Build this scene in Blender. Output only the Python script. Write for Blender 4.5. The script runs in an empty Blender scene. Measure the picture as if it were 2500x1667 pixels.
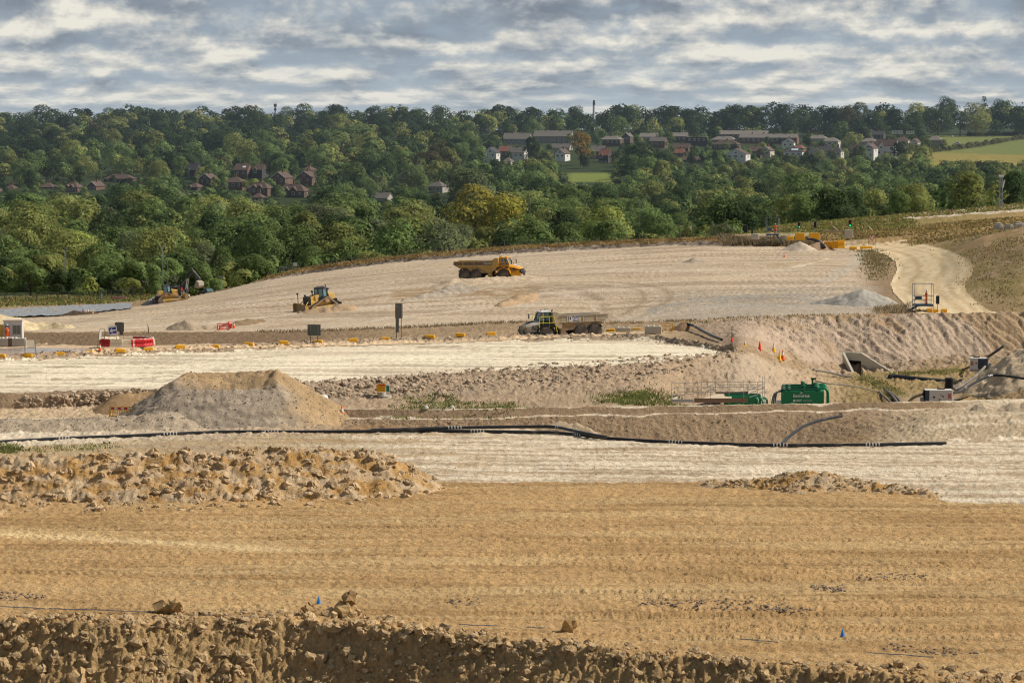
import bpy, bmesh, math, random
import numpy as np
from mathutils import Vector, Matrix
R = math.radians
random.seed(7)
RNG = np.random.default_rng(7)
SC = bpy.context.scene
COL = SC.collection

# ------------------------------------------------------------------ camera model
F, HC = 6944.0, 27.5                      # focal length in pixels of a 2500 px wide frame, camera height (m)
TH = math.atan((833.5 - 300) / F)         # pitch below the horizon
CT, ST = math.cos(TH), math.sin(TH)
def ray(u, v):
    x = (u - 1250.0) / F; y = (833.5 - v) / F
    return x, CT + y * ST, -ST + y * CT
def at(u, v, D):
    x, dy, dz = ray(u, v)
    return Vector((x * D / dy, D, HC + dz * D / dy))
def project(x, y, z):
    z = z - HC
    f = y * CT - z * ST; up = y * ST + z * CT
    return 1250 + F * x / f, 833.5 - F * up / f
def mpp(D): return D / F

cam = bpy.data.cameras.new('camera'); camo = bpy.data.objects.new('camera', cam); COL.objects.link(camo)
cam.sensor_width = 36.0; cam.lens = F / 2500 * 36.0
cam.clip_start = 1.0; cam.clip_end = 60000
camo.location = (0, 0, HC); camo.rotation_euler = (math.pi / 2 - TH, 0, 0)
SC.camera = camo
cam.dof.use_dof = True; cam.dof.focus_distance = 420; cam.dof.aperture_fstop = 1.6

# ------------------------------------------------------------------ light and sky
SUN_AZ, SUN_EL = R(86), R(40)             # azimuth measured from the view direction (+Y) towards +X
w = bpy.data.worlds.new('World'); SC.world = w; w.use_nodes = True
nt = w.node_tree; nt.nodes.clear()
def NN(nt, t, **k):
    n = nt.nodes.new(t)
    for a, b in k.items():
        if a == 'i':
            for s, val in b.items(): n.inputs[s].default_value = val
        else: setattr(n, a, b)
    return n
def mth(nt, op, a, b=None, clamp=False):
    n = nt.nodes.new('ShaderNodeMath'); n.operation = op; n.use_clamp = clamp
    for i, s in enumerate((a, b)):
        if s is None: continue
        if isinstance(s, (int, float)): n.inputs[i].default_value = s
        else: nt.links.new(s, n.inputs[i])
    return n.outputs[0]
def mixc(nt, f, a, b, mode='MIX'):
    n = nt.nodes.new('ShaderNodeMix'); n.data_type = 'RGBA'; n.blend_type = mode
    for idx, s in ((0, f), (6, a), (7, b)):
        if isinstance(s, (int, float)): n.inputs[idx].default_value = s
        elif isinstance(s, tuple): n.inputs[idx].default_value = (*s, 1)
        else: nt.links.new(s, n.inputs[idx])
    return n.outputs[2]
def mapr(nt, x, a, b, c, d, smooth=True):
    n = nt.nodes.new('ShaderNodeMapRange'); n.interpolation_type = 'SMOOTHSTEP' if smooth else 'LINEAR'
    nt.links.new(x, n.inputs[0])
    for i, q in enumerate((a, b, c, d)): n.inputs[1 + i].default_value = q
    return n.outputs[0]
sky = NN(nt, 'ShaderNodeTexSky', sky_type='NISHITA', sun_disc=False)
sky.sun_elevation = SUN_EL; sky.sun_rotation = SUN_AZ; sky.altitude = 50
tc = NN(nt, 'ShaderNodeTexCoord'); sp = NN(nt, 'ShaderNodeSeparateXYZ'); nt.links.new(tc.outputs['Generated'], sp.inputs[0])
el = mth(nt, 'MAXIMUM', sp.outputs[2], 0.0)
az = mth(nt, 'ARCTAN2', sp.outputs[0], sp.outputs[1])
ly = mth(nt, 'MULTIPLY', mth(nt, 'LOGARITHM', mth(nt, 'ADD', el, 0.014), 2.718), 4.3)
def cloudn(off, kx, ky, detail, seed, rough=0.55):
    cx = NN(nt, 'ShaderNodeCombineXYZ')
    nt.links.new(mth(nt, 'MULTIPLY', az, kx), cx.inputs[0])
    nt.links.new(mth(nt, 'MULTIPLY', mth(nt, 'ADD', ly, off), ky), cx.inputs[1]); cx.inputs[2].default_value = seed
    n = NN(nt, 'ShaderNodeTexNoise', i={'Scale': 1.0, 'Detail': detail, 'Roughness': rough, 'Distortion': 0.12}); nt.links.new(cx.outputs[0], n.inputs['Vector'])
    return n.outputs[0]
p0 = cloudn(0.0, 40, .80, 10, 3.1, .56); p1 = cloudn(0.45, 40, .80, 10, 3.1, .53)
big = cloudn(0.0, 6.0, .8, 4, 12.9, .5); med = cloudn(0.0, 13, 1.3, 5, 21.7, .45)
puff = mth(nt, 'MULTIPLY', mth(nt, 'SUBTRACT', p0, p1), 2.7)
lit = mth(nt, 'ADD', mth(nt, 'ADD', puff, mth(nt, 'MULTIPLY', mth(nt, 'SUBTRACT', big, 0.5), 1.0)), mth(nt, 'ADD', mth(nt, 'MULTIPLY', mth(nt, 'SUBTRACT', med, 0.5), 1.3), 0.55))
lit = mth(nt, 'SUBTRACT', lit, mapr(nt, el, 0.022, 0.048, 0.0, 0.20))
litc = mapr(nt, lit, 0.05, 0.95, 0, 1, False)
dens = mapr(nt, mth(nt, 'ADD', p0, mth(nt, 'MULTIPLY', med, .6)), 0.62, 0.90, 0, 1)
ramp = NN(nt, 'ShaderNodeValToRGB'); nt.links.new(litc, ramp.inputs[0])
e = ramp.color_ramp.elements
e[0].position = 0; e[0].color = (1.95, 2.3, 2.8, 1); e[1].position = 1; e[1].color = (8.6, 8.2, 7.2, 1)
for q_, c_ in ((.25, (2.6, 2.95, 3.4, 1)), (.48, (4.1, 4.4, 4.6, 1)), (.72, (6.1, 6.05, 5.7, 1))):
    m_ = e.new(q_); m_.color = c_
hz = mixc(nt, mapr(nt, el, 0.0, 0.03, 0, 1), (4.9, 5.6, 6.1), (3.7, 4.5, 5.3))
cl = mixc(nt, mth(nt, 'ADD', mth(nt, 'MULTIPLY', dens, 0.65), 0.35), hz, ramp.outputs[0])
cl = mixc(nt, mapr(nt, el, 0.0, 0.012, 0.45, 0), cl, (4.9, 5.7, 6.3))
fac = mapr(nt, el, 0.06, 0.30, 1.0, 0.5)
fin = mixc(nt, fac, sky.outputs[0], cl)
fin = mixc(nt, mapr(nt, el, 0.08, 0.4, 0.0, 0.30), fin, (0.0, 0.0, 0.0))
bg = NN(nt, 'ShaderNodeBackground', i={'Strength': 0.10}); nt.links.new(fin, bg.inputs[0])
wo = NN(nt, 'ShaderNodeOutputWorld'); nt.links.new(bg.outputs[0], wo.inputs[0])
w.cycles.sampling_method = 'MANUAL'; w.cycles.sample_map_resolution = 512
sl = bpy.data.lights.new('sun', 'SUN'); so = bpy.data.objects.new('sun', sl); COL.objects.link(so)
sl.energy = 5.0; sl.angle = R(0.6); sl.color = (1.0, .93, .82)
sdir = Vector((math.sin(SUN_AZ) * math.cos(SUN_EL), math.cos(SUN_AZ) * math.cos(SUN_EL), math.sin(SUN_EL)))
so.rotation_euler = sdir.to_track_quat('Z', 'Y').to_euler(); so.location = (200, 200, 300)
SC.view_settings.view_transform = 'Standard'; SC.view_settings.look = 'None'; SC.view_settings.exposure = 0
SC.cycles.max_bounces = 4; SC.cycles.diffuse_bounces = 2; SC.cycles.glossy_bounces = 2; SC.cycles.transmission_bounces = 2; SC.cycles.transparent_max_bounces = 6
SC.cycles.use_denoising = True; SC.cycles.filter_width = 1.1

# ------------------------------------------------------------------ noise
_P = RNG.permutation(512).astype(np.int64); _G = RNG.normal(size=(512, 2)); _G /= np.linalg.norm(_G, axis=1)[:, None]
def perlin(x, y):
    x = np.asarray(x, float); y = np.asarray(y, float)
    xi = np.floor(x).astype(np.int64); yi = np.floor(y).astype(np.int64); xf = x - xi; yf = y - yi
    def g(i, j):
        h = _P[(_P[(xi + i) & 511] + yi + j) & 511]
        return _G[h, 0] * (xf - i) + _G[h, 1] * (yf - j)
    s = xf * xf * xf * (xf * (xf * 6 - 15) + 10); t = yf * yf * yf * (yf * (yf * 6 - 15) + 10)
    a = g(0, 0) * (1 - s) + g(1, 0) * s; b = g(0, 1) * (1 - s) + g(1, 1) * s
    return (a * (1 - t) + b * t) * 1.5
def fbm(x, y, o=4, r=.5):
    t = 0; a = 1; f = 1
    for k in range(o):
        t = t + a * perlin(np.asarray(x) * f + 17.3 * k, np.asarray(y) * f - 9.1 * k); a *= r; f *= 2.03
    return t
def sstep(a, b, x):
    t = np.clip((np.asarray(x, float) - a) / (b - a), 0, 1); return t * t * (3 - 2 * t)

# ------------------------------------------------------------------ materials
MATS = {}
def mat(name, col, rough=.6, var=.15, scale=1.5, metal=0.0, bump=0.0, dust=0.0, dustcol=(.42, .31, .2), spec=.3, emit=None, obj=False):
    if name in MATS: return MATS[name]
    m = bpy.data.materials.new(name); m.use_nodes = True; n = m.node_tree; b = n.nodes['Principled BSDF']
    tcn = NN(n, 'ShaderNodeTexCoord')
    nz = NN(n, 'ShaderNodeTexNoise', i={'Scale': scale, 'Detail': 5.0, 'Roughness': .6}); n.links.new(tcn.outputs['Object'], nz.inputs['Vector'])
    c = mixc(n, nz.outputs[0], tuple(max(0, q * (1 - var * 1.6)) for q in col), tuple(min(1, q * (1 + var * 1.6)) for q in col))
    if dust:
        nz2 = NN(n, 'ShaderNodeTexNoise', i={'Scale': .7, 'Detail': 6.0}); n.links.new(tcn.outputs['Object'], nz2.inputs['Vector'])
        c = mixc(n, mapr(n, nz2.outputs[0], .62 - dust * .5, .95 - dust * .45, 0, 1), c, dustcol)
    n.links.new(c, b.inputs['Base Color'])
    b.inputs['Roughness'].default_value = rough; b.inputs['Metallic'].default_value = metal; b.inputs['Specular IOR Level'].default_value = spec
    if bump:
        bp = NN(n, 'ShaderNodeBump', i={'Strength': bump, 'Distance': .1}); n.links.new(nz.outputs[0], bp.inputs['Height']); n.links.new(bp.outputs[0], b.inputs['Normal'])
    if emit:
        b.inputs['Emission Color'].default_value = (*emit, 1); b.inputs['Emission Strength'].default_value = 1.0
    MATS[name] = m; return m
def earth_mat(name, bump=.6, sc=1.0, var=.28, streak=0.35, rough=1.0):
    """bare soil: colour from the 'col' attribute broken up by several scales of noise, with a bumpy surface"""
    m = bpy.data.materials.new(name); m.use_nodes = True; n = m.node_tree; b = n.nodes['Principled BSDF']
    at_ = NN(n, 'ShaderNodeAttribute', attribute_name='col')
    g = NN(n, 'ShaderNodeNewGeometry')
    def noise(scale, detail, stretch=None, rough_=.6):
        v = g.outputs['Position']
        if stretch:
            mp = NN(n, 'ShaderNodeMapping'); mp.inputs['Scale'].default_value = stretch; mp.inputs['Rotation'].default_value = (0, 0, R(-7)); n.links.new(v, mp.inputs[0]); v = mp.outputs[0]
        z = NN(n, 'ShaderNodeTexNoise', i={'Scale': scale, 'Detail': detail, 'Roughness': rough_}); n.links.new(v, z.inputs['Vector']); return z.outputs[0]
    f1 = noise(2.2 * sc, 6, rough_=.7); f2 = noise(.12, 4); f3 = noise(1.0, 5, (.06, .9, 1.0)); f4 = noise(7 * sc, 3)
    k = mth(n, 'ADD', mth(n, 'MULTIPLY', mth(n, 'SUBTRACT', f1, .5), var * 3.2), 1.0)
    k = mth(n, 'ADD', k, mth(n, 'MULTIPLY', mth(n, 'SUBTRACT', f2, .5), var * 1.4))
    k = mth(n, 'ADD', k, mth(n, 'MULTIPLY', mth(n, 'SUBTRACT', f3, .5), streak * 1.5))
    k = mth(n, 'ADD', k, mth(n, 'MULTIPLY', mth(n, 'SUBTRACT', f4, .5), var * 1.6)); k = mth(n, 'MAXIMUM', k, .3)
    sc_ = NN(n, 'ShaderNodeVectorMath', operation='SCALE'); n.links.new(at_.outputs['Color'], sc_.inputs[0]); n.links.new(k, sc_.inputs['Scale'])
    n.links.new(sc_.outputs[0], b.inputs['Base Color']); b.inputs['Roughness'].default_value = rough; b.inputs['Specular IOR Level'].default_value = .08
    hgt = mth(n, 'ADD', mth(n, 'MULTIPLY', f1, .6), mth(n, 'ADD', mth(n, 'MULTIPLY', f4, .22), mth(n, 'MULTIPLY', f3, .25)))
    bp = NN(n, 'ShaderNodeBump', i={'Strength': bump, 'Distance': .35 / sc}); n.links.new(hgt, bp.inputs['Height']); n.links.new(bp.outputs[0], b.inputs['Normal'])
    MATS[name] = m; return m

# ------------------------------------------------------------------ object helpers
def link(o, parent=None):
    COL.objects.link(o)
    if parent is not None: o.parent = parent
    return o
def tag(o, label=None, cat=None, group=None, kind=None):
    if label: o['label'] = label
    if cat: o['category'] = cat
    if group: o['group'] = group
    if kind: o['kind'] = kind
    return o
def thing(name, label, cat, loc=(0, 0, 0), yaw=0.0, group=None, pitch=0.0, roll=0.0, scale=1.0):
    o = bpy.data.objects.new(name, None); o.empty_display_size = .3; link(o)
    o.location = loc; o.rotation_mode = 'XYZ'; o.rotation_euler = (roll, pitch, yaw); o.scale = (scale,) * 3
    return tag(o, label, cat, group)
def copy_tree(o, parent=None):
    c = o.copy(); COL.objects.link(c); c.parent = parent
    for ch in list(o.children): copy_tree(ch, c)
    return c
def np_mesh(name, V, Fq, colors=None, smooth=False):
    """mesh from numpy arrays: V (n,3), Fq (m,3|4)"""
    me = bpy.data.meshes.new(name); n, k = Fq.shape
    me.vertices.add(len(V)); me.vertices.foreach_set('co', np.ascontiguousarray(V, dtype=np.float32).ravel())
    me.loops.add(n * k); me.loops.foreach_set('vertex_index', np.ascontiguousarray(Fq, dtype=np.int32).ravel())
    me.polygons.add(n); me.polygons.foreach_set('loop_start', np.arange(0, n * k, k, dtype=np.int32)); me.polygons.foreach_set('loop_total', np.full(n, k, dtype=np.int32))
    me.polygons.foreach_set('use_smooth', np.full(n, smooth))
    me.update(calc_edges=True)
    if colors is not None:
        a = me.color_attributes.new('col', 'FLOAT_COLOR', 'POINT'); c = np.ones((len(V), 4), np.float32); c[:, :3] = colors; a.data.foreach_set('color', c.ravel())
    return me
class MB:
    """collects shapes and links them as ONE mesh object"""
    def __init__(s): s.v = []; s.f = []
    def add(s, vs, fs):
        o = len(s.v); s.v += [tuple(q) for q in vs]; s.f += [tuple(i + o for i in f) for f in fs]; return s
    def box(s, c, d, rz=0.0, ry=0.0, rx=0.0):
        M = Matrix.Rotation(rz, 3, 'Z') @ Matrix.Rotation(ry, 3, 'Y') @ Matrix.Rotation(rx, 3, 'X'); c = Vector(c)
        vs = [c + M @ Vector((x * d[0] / 2, y * d[1] / 2, z * d[2] / 2)) for x in (-1, 1) for y in (-1, 1) for z in (-1, 1)]
        return s.add(vs, [(0, 1, 3, 2), (4, 6, 7, 5), (0, 4, 5, 1), (2, 3, 7, 6), (0, 2, 6, 4), (1, 5, 7, 3)])
    def bar(s, a, b, wd, h=None):
        a, b = Vector(a), Vector(b); h = h or wd; d = (b - a).normalized(); up = Vector((0, 0, 1)) if abs(d.z) < .95 else Vector((0, 1, 0))
        x = d.cross(up).normalized() * wd / 2; y = x.cross(d).normalized() * h / 2
        vs = [p + q for p in (a, b) for q in (x + y, x - y, -x - y, -x + y)]
        return s.add(vs, [(3, 2, 1, 0), (4, 5, 6, 7), (0, 1, 5, 4), (1, 2, 6, 5), (2, 3, 7, 6), (3, 0, 4, 7)])
    def tube(s, pts, r, n=8, cap=True):
        pts = [Vector(p) for p in pts]; rs = r if isinstance(r, (list, tuple)) else [r] * len(pts); rings = []; vs = []
        prev = None
        for i, p in enumerate(pts):
            d = (pts[min(i + 1, len(pts) - 1)] - pts[max(i - 1, 0)]).normalized()
            if prev is None: prev = d.orthogonal().normalized()
            x = (prev - d * prev.dot(d)); x = x.normalized() if x.length > 1e-6 else d.orthogonal().normalized(); prev = x; y = d.cross(x)
            for k in range(n):
                t = 2 * math.pi * k / n; vs.append(p + (x * math.cos(t) + y * math.sin(t)) * rs[i])
        fs = [(i * n + k, i * n + (k + 1) % n, (i + 1) * n + (k + 1) % n, (i + 1) * n + k) for i in range(len(pts) - 1) for k in range(n)]
        if cap: fs += [tuple(reversed(range(n))), tuple((len(pts) - 1) * n + k for k in range(n))]
        return s.add(vs, fs)
    def prism(s, prof, y0, y1, axis='y', taper=None):
        """profile (x,z) extruded along y"""
        n = len(prof); vs = [(x, y0, z) for x, z in prof] + [(x, y1, z) for x, z in (taper or prof)]
        if axis == 'x': vs = [(y, x, z) for x, y, z in vs]
        if axis == 'z': vs = [(x, z, y) for x, y, z in vs]
        return s.add(vs, [tuple(range(n)), tuple(reversed(range(n, 2 * n)))] + [(i, i + n, (i + 1) % n + n, (i + 1) % n) for i in range(n)])
    def lathe(s, prof, n=16, c=(0, 0, 0), axis='z'):
        vs = []
        for r, h in prof:
            for k in range(n):
                t = 2 * math.pi * k / n; p = (r * math.cos(t), r * math.sin(t), h)
                if axis == 'y': p = (p[0], p[2], p[1])
                if axis == 'x': p = (p[2], p[0], p[1])
                vs.append((p[0] + c[0], p[1] + c[1], p[2] + c[2]))
        m = len(prof); fs = [(i * n + k, i * n + (k + 1) % n, (i + 1) * n + (k + 1) % n, (i + 1) * n + k) for i in range(m - 1) for k in range(n)]
        fs += [tuple(reversed(range(n))), tuple((m - 1) * n + k for k in range(n))]
        return s.add(vs, fs)
    def build(s, name, m, parent=None, bevel=0.0, smooth=False, loc=None):
        me = bpy.data.meshes.new(name); me.from_pydata(s.v, [], s.f)
        bm = bmesh.new(); bm.from_mesh(me); bmesh.ops.recalc_face_normals(bm, faces=bm.faces)
        if bevel: bmesh.ops.bevel(bm, geom=[e_ for e_ in bm.edges if len(e_.link_faces) == 2 and e_.calc_face_angle(0) > .6], offset=bevel, segments=1, affect='EDGES', clamp_overlap=True)
        bm.to_mesh(me); bm.free()
        if smooth:
            me.polygons.foreach_set('use_smooth', [True] * len(me.polygons))
            try: me.set_sharp_from_angle(angle=R(40))
            except Exception: pass
        me.materials.append(m); o = bpy.data.objects.new(name, me); link(o, parent)
        if loc is not None: o.location = loc
        return o
def text(name, body, size, m, parent, loc, rot, sx=1.0, bold=0.0):
    cu = bpy.data.curves.new(name, 'FONT'); cu.body = body; cu.size = size; cu.align_x = 'CENTER'; cu.align_y = 'CENTER'; cu.extrude = .004; cu.offset = bold
    t = bpy.data.objects.new(name, cu); COL.objects.link(t); dg = bpy.context.evaluated_depsgraph_get(); dg.update()
    me = bpy.data.meshes.new_from_object(t.evaluated_get(dg)); bpy.data.objects.remove(t)
    me.materials.clear(); me.materials.append(m); o = bpy.data.objects.new(name, me); link(o, parent)
    o.location = loc; o.rotation_euler = rot; o.scale = (sx, 1, 1); return o
# ------------------------------------------------------------------ the ground: a surface lofted over ridge, toe and edge lines of the site
AU = np.concatenate([np.arange(-1900, -421, 37.0), np.arange(-420, 2921, 3.2), np.arange(2940, 4400, 37.0)])
AI = np.arange(len(AU)); A = (AU - 1250) / F                       # tangent of the azimuth of each column
UD = np.arange(-1900, 4400, 8.0)
def ik(k, U): k = sorted(k); return np.interp(U, [q[0] for q in k], [q[1] for q in k])
def K(c): return [(0, c)] if isinstance(c, (int, float)) else c
def smooth1(y, n=9):
    k = np.hanning(n + 2)[1:-1]; k /= k.sum(); return np.convolve(np.pad(y, n // 2, mode='edge'), k, 'valid')
def fromVZ(v, z):
    v = smooth1(ik(K(v), UD)); z = smooth1(ik(K(z), UD)); x, dy, dz = ray(UD, v); D = (z - HC) / (dz / dy); a = x / dy
    return np.interp(A, a, D), np.interp(A, a, z)
def fromVD(v, d):
    v = smooth1(ik(K(v), UD)); D = smooth1(ik(K(d), UD)); x, dy, dz = ray(UD, v); z = HC + dz / dy * D; a = x / dy
    return np.interp(A, a, D), np.interp(A, a, z)
def fromDZ(d, z): return smooth1(ik(K(d), AU)), smooth1(ik(K(z), AU))
def rel(L, dD, dz):
    return L[0] + ik(K(dD), AU), L[1] + ik(K(dz), AU)
def relz(L, dD, z): return L[0] + ik(K(dD), AU), ik(K(z), AU) + 0 * AU
TAN = (.475, .300, .136); CHK = (.71, .595, .435); PAD = (.83, .72, .53); FLD = (.54, .425, .30); BRN = (.28, .19, .105); GRY = (.36, .30, .23)
RUB = (.40, .29, .19); ROAD = (.66, .50, .29); STRAW = (.36, .25, .11); CUT = (.305, .215, .132); GRS = (.12, .14, .04); DIM = (.035, .05, .018)  # CUT, BRN: soil browns darkened further to carry the shade of steep faces
Ls = []; Cs = []; Ns = []; Hs = []        # lines; colour, rows and roughness of the strip in front of each line
def line(L, col=None, rows=6, hn=.05): Ls.append(L); Cs.append(col); Ns.append(rows); Hs.append(hn)
line(fromDZ(80, -3.0))
crest = fromVZ([(0, 1515), (160, 1522), (300, 1528), (500, 1516), (700, 1512), (820, 1520), (1000, 1540), (1250, 1565), (1500, 1590), (1800, 1616), (2100, 1641), (2500, 1668), (2900, 1690)], .25)
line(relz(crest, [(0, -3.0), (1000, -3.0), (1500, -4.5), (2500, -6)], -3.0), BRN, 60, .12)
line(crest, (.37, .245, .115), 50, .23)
line(relz(crest, 2.5, 0.0), TAN, 8, .10)
line(fromVZ([(-300, 1205), (0, 1205), (500, 1203), (900, 1192), (1050, 1176), (1300, 1178), (1700, 1177), (2000, 1192), (2250, 1210), (2300, 1224), (2500, 1230), (2800, 1230)], 0), TAN, 250, .06)
e5 = fromVZ([(0, 1092), (300, 1078), (800, 1060), (920, 1052), (1100, 1044), (1350, 1043), (1430, 1050), (1500, 1066), (1700, 1080), (2000, 1083), (2200, 1080), (2300, 1077), (2500, 1075)], 0)
line(e5, [(-400, (.50, .385, .235)), (700, (.50, .385, .235)), (1000, CHK)], 70, .06)
w8 = fromVZ([(0, 1035), (700, 1024), (800, 1019), (1000, 1021), (1200, 1019), (1620, 1009), (1900, 1004), (2200, 1000), (2400, 992), (2600, 985)], 0.0)
l7 = rel(w8, -.9, 0)
dep = [(0, 0), (780, 0), (860, .9), (1000, 1.3), (1250, 1.5), (1450, 2.6), (1700, 3.1), (1950, 3.0), (2080, 1.9), (2200, .7), (2270, 0)]
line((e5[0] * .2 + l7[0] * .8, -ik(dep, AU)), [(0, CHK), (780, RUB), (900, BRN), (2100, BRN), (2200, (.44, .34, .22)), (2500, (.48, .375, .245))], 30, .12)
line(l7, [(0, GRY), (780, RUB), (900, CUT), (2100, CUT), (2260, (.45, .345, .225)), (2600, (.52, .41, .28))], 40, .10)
line(w8, CHK, 2, .03)
w9 = fromVD([(0, 1022), (600, 1015), (760, 1003), (850, 997), (1000, 999), (1200, 996), (1620, 991), (2000, 984), (2250, 980), (2500, 973)], [(AU[i], w8[0][i] + .55) for i in range(0, len(AU), 10)])
line(w9, [(0, GRY), (780, CUT), (2300, CUT), (2450, CHK)], 9, .04)
line(rel(w9, 2.5, [(0, -.3), (1500, -.5), (1640, -1.4), (2500, -1.4)]), CHK, 5, .04)
t11 = fromVZ([(-200, 1000), (0, 1000), (250, 990), (500, 985), (750, 980), (900, 975), (1100, 968), (1300, 962), (1640, 955), (1750, 950)], .5)
t11b = fromDZ([(0, 300), (1900, 296), (2100, 306), (2500, 312)], [(0, .2), (1600, -.6), (1780, -1.2), (1900, -2.2), (2050, -4.2), (2400, -4.2), (2520, -2.4), (2700, -1)])
k11 = sstep(1540, 1680, AU)
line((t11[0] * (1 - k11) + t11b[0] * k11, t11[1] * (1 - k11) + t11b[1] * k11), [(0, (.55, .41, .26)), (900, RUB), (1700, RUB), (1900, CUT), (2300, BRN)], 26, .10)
PZ = 1.5
b12 = fromVZ([(-200, 985), (0, 984), (100, 980), (250, 968), (350, 960), (735, 940), (900, 926), (1100, 913), (1300, 901), (1480, 894), (1600, 886), (1700, 874), (1780, 863), (1830, 860)], PZ + .45)
b12b = fromDZ([(0, 330), (1850, 322), (1950, 334), (2050, 344), (2200, 345), (2350, 350), (2500, 352)], [(0, 0), (1850, .8), (1930, -1.2), (2000, -2.2), (2060, -2.9), (2200, -2.6), (2500, -1.6), (2700, 0)])
k12 = sstep(1800, 1880, AU)
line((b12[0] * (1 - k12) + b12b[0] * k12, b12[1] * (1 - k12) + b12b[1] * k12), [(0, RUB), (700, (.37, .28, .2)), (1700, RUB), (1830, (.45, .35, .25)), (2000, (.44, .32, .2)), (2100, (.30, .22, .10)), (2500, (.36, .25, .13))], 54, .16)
l12 = Ls[-1]
kp = sstep(1760, 1812, AU)
line((l12[0] + 1.6, (PZ) * (1 - kp) + (l12[1] + .1) * kp), RUB, 5, .14)
e14 = fromVZ([(-200, 890), (0, 881), (250, 869), (500, 859), (750, 847), (1000, 837), (1250, 831), (1500, 829), (1600, 833), (1700, 846), (1750, 855), (1795, 864)], PZ)
line((np.where(AU < 1790, np.maximum(e14[0], l12[0] + 2), l12[0] + 2.2), (e14[1]) * (1 - kp) + (l12[1] + .15) * kp), [(0, PAD), (1765, PAD), (1800, CUT)], 60, .03)
l14 = Ls[-1]
line((l14[0] + 1.6, l14[1] + .5), [(0, RUB), (1700, (.34, .26, .18)), (1800, CUT)], 7, .16)
line((l14[0] + 3.4, l14[1] + .05), RUB, 7, .14)
l16 = Ls[-1]
t17 = fromVZ([(-200, 842), (0, 842), (400, 843), (760, 837), (1000, 829), (1250, 819), (1500, 809), (1620, 806), (1700, 806)], PZ)
c18 = fromVD([(-200, 812), (0, 813), (400, 813), (700, 811), (760, 810), (1000, 801), (1200, 790), (1300, 788), (1480, 791), (1600, 789), (1700, 783), (1850, 776), (2000, 772), (2200, 768), (2300, 767), (2400, 765), (2500, 763), (2800, 760)],
             [(-300, 356), (400, 355), (1000, 364), (1300, 370), (1500, 374), (1700, 366), (1850, 360), (2500, 362)])
kk = sstep(1640, 1820, AU); lo = l16[0] + .35 * (c18[0] - l16[0])
t17D = np.maximum(t17[0], l16[0] + 1); t17D = np.minimum(t17D, c18[0] - 1.6)
line((t17D * (1 - kk) + lo * kk, PZ * (1 - kk) + (l16[1] + .35 * (c18[1] - l16[1])) * kk), [(0, (.55, .40, .26)), (1500, ROAD), (1700, CUT), (1900, (.45, .34, .25))], 24, .05)
line(c18, [(0, (.21, .145, .085)), (700, (.22, .15, .09)), (1000, (.33, .235, .14)), (1650, (.36, .26, .16)), (1850, (.47, .355, .26))], 34, .10)
line(rel(c18, 3.0, -.1), [(0, BRN), (700, BRN), (1600, (.40, .25, .13)), (2300, (.42, .27, .15))], 6, .10)
zc = lambda D, keys: fromDZ(D, keys)
line(zc(400, [(-300, -1.9), (0, -1.6), (200, -.6), (400, .25), (800, 1.3), (1200, 2.6), (1700, 4.0), (2000, 4.5), (2200, 4.6), (2300, 6), (2400, 8.5), (2500, 10.5), (2800, 13)]), [(0, FLD), (1500, FLD), (1700, (.46, .38, .29)), (2120, (.45, .37, .28)), (2160, CUT), (2500, (.30, .22, .11))], 100, .05)
line(zc(440, [(-300, -4), (0, -3.2), (200, -2.6), (400, -1.7), (800, 1.3), (1200, 3.5), (1700, 5.0), (2000, 5.4), (2200, 5.4), (2300, 7), (2400, 10), (2500, 11.5), (2800, 14)]), [(0, FLD), (2080, FLD), (2150, CUT), (2260, (.33, .22, .11))], 100, .05)
c22 = fromVD([(-300, 782), (0, 777), (150, 771), (250, 761), (350, 747), (450, 729), (560, 706), (650, 685), (750, 669), (850, 655), (950, 644), (1100, 631), (1250, 619), (1400, 611), (1550, 604), (1700, 599), (1800, 600), (1950, 603), (2050, 608), (2130, 602), (2200, 596), (2300, 582), (2400, 572), (2500, 565), (2800, 555)],
             [(-300, 490), (0, 490), (200, 505), (380, 540), (500, 560), (750, 560), (1250, 540), (1700, 520), (1950, 508), (2130, 502), (2500, 490)])
line(c22, [(0, (.47, .35, .225)), (700, FLD), (2080, FLD), (2150, CUT), (2260, (.30, .21, .105))], 200, .05)
line(rel(c22, [(0, 1.2), (650, 1.5), (1760, 2), (1800, 8), (2500, 8)], [(0, -.1), (600, -.1), (720, .55), (1200, .75), (1700, .7), (1800, .9), (2100, .9), (2500, .6)]), [(0, (.12, .09, .06)), (500, (.2, .14, .09)), (700, (.27, .22, .17)), (1760, (.33, .26, .2)), (1850, (.42, .28, .14)), (2500, STRAW)], 10, .16)
l23 = Ls[-1]
line(rel(l23, [(0, 4), (1760, 4), (1850, 14), (2500, 20)], [(0, -.2), (600, -.1), (720, .35), (1700, .35), (1900, .5), (2500, .7)]), [(0, STRAW), (1760, STRAW), (1850, (.46, .33, .19)), (2100, STRAW), (2500, STRAW)], 12, .08)
l24 = Ls[-1]
g25 = fromDZ([(0, 545), (250, 560), (400, 585), (760, 590), (1200, 580), (1760, 560), (1900, 560), (2100, 575), (2500, 585)], [(-300, -7.3), (0, -7.3), (330, -7.9), (500, -9.2), (760, -5.4), (1200, 0), (1700, 3.9), (1900, 6.6), (2150, 7.7), (2500, 9.4), (2800, 9.6)])
line((np.maximum(g25[0], l24[0] + 8), g25[1]), [(0, (.30, .23, .13)), (330, (.28, .2, .11)), (500, (.2, .17, .07)), (1700, GRS), (1900, (.17, .17, .05)), (2500, STRAW)], 16, .12)
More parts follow.
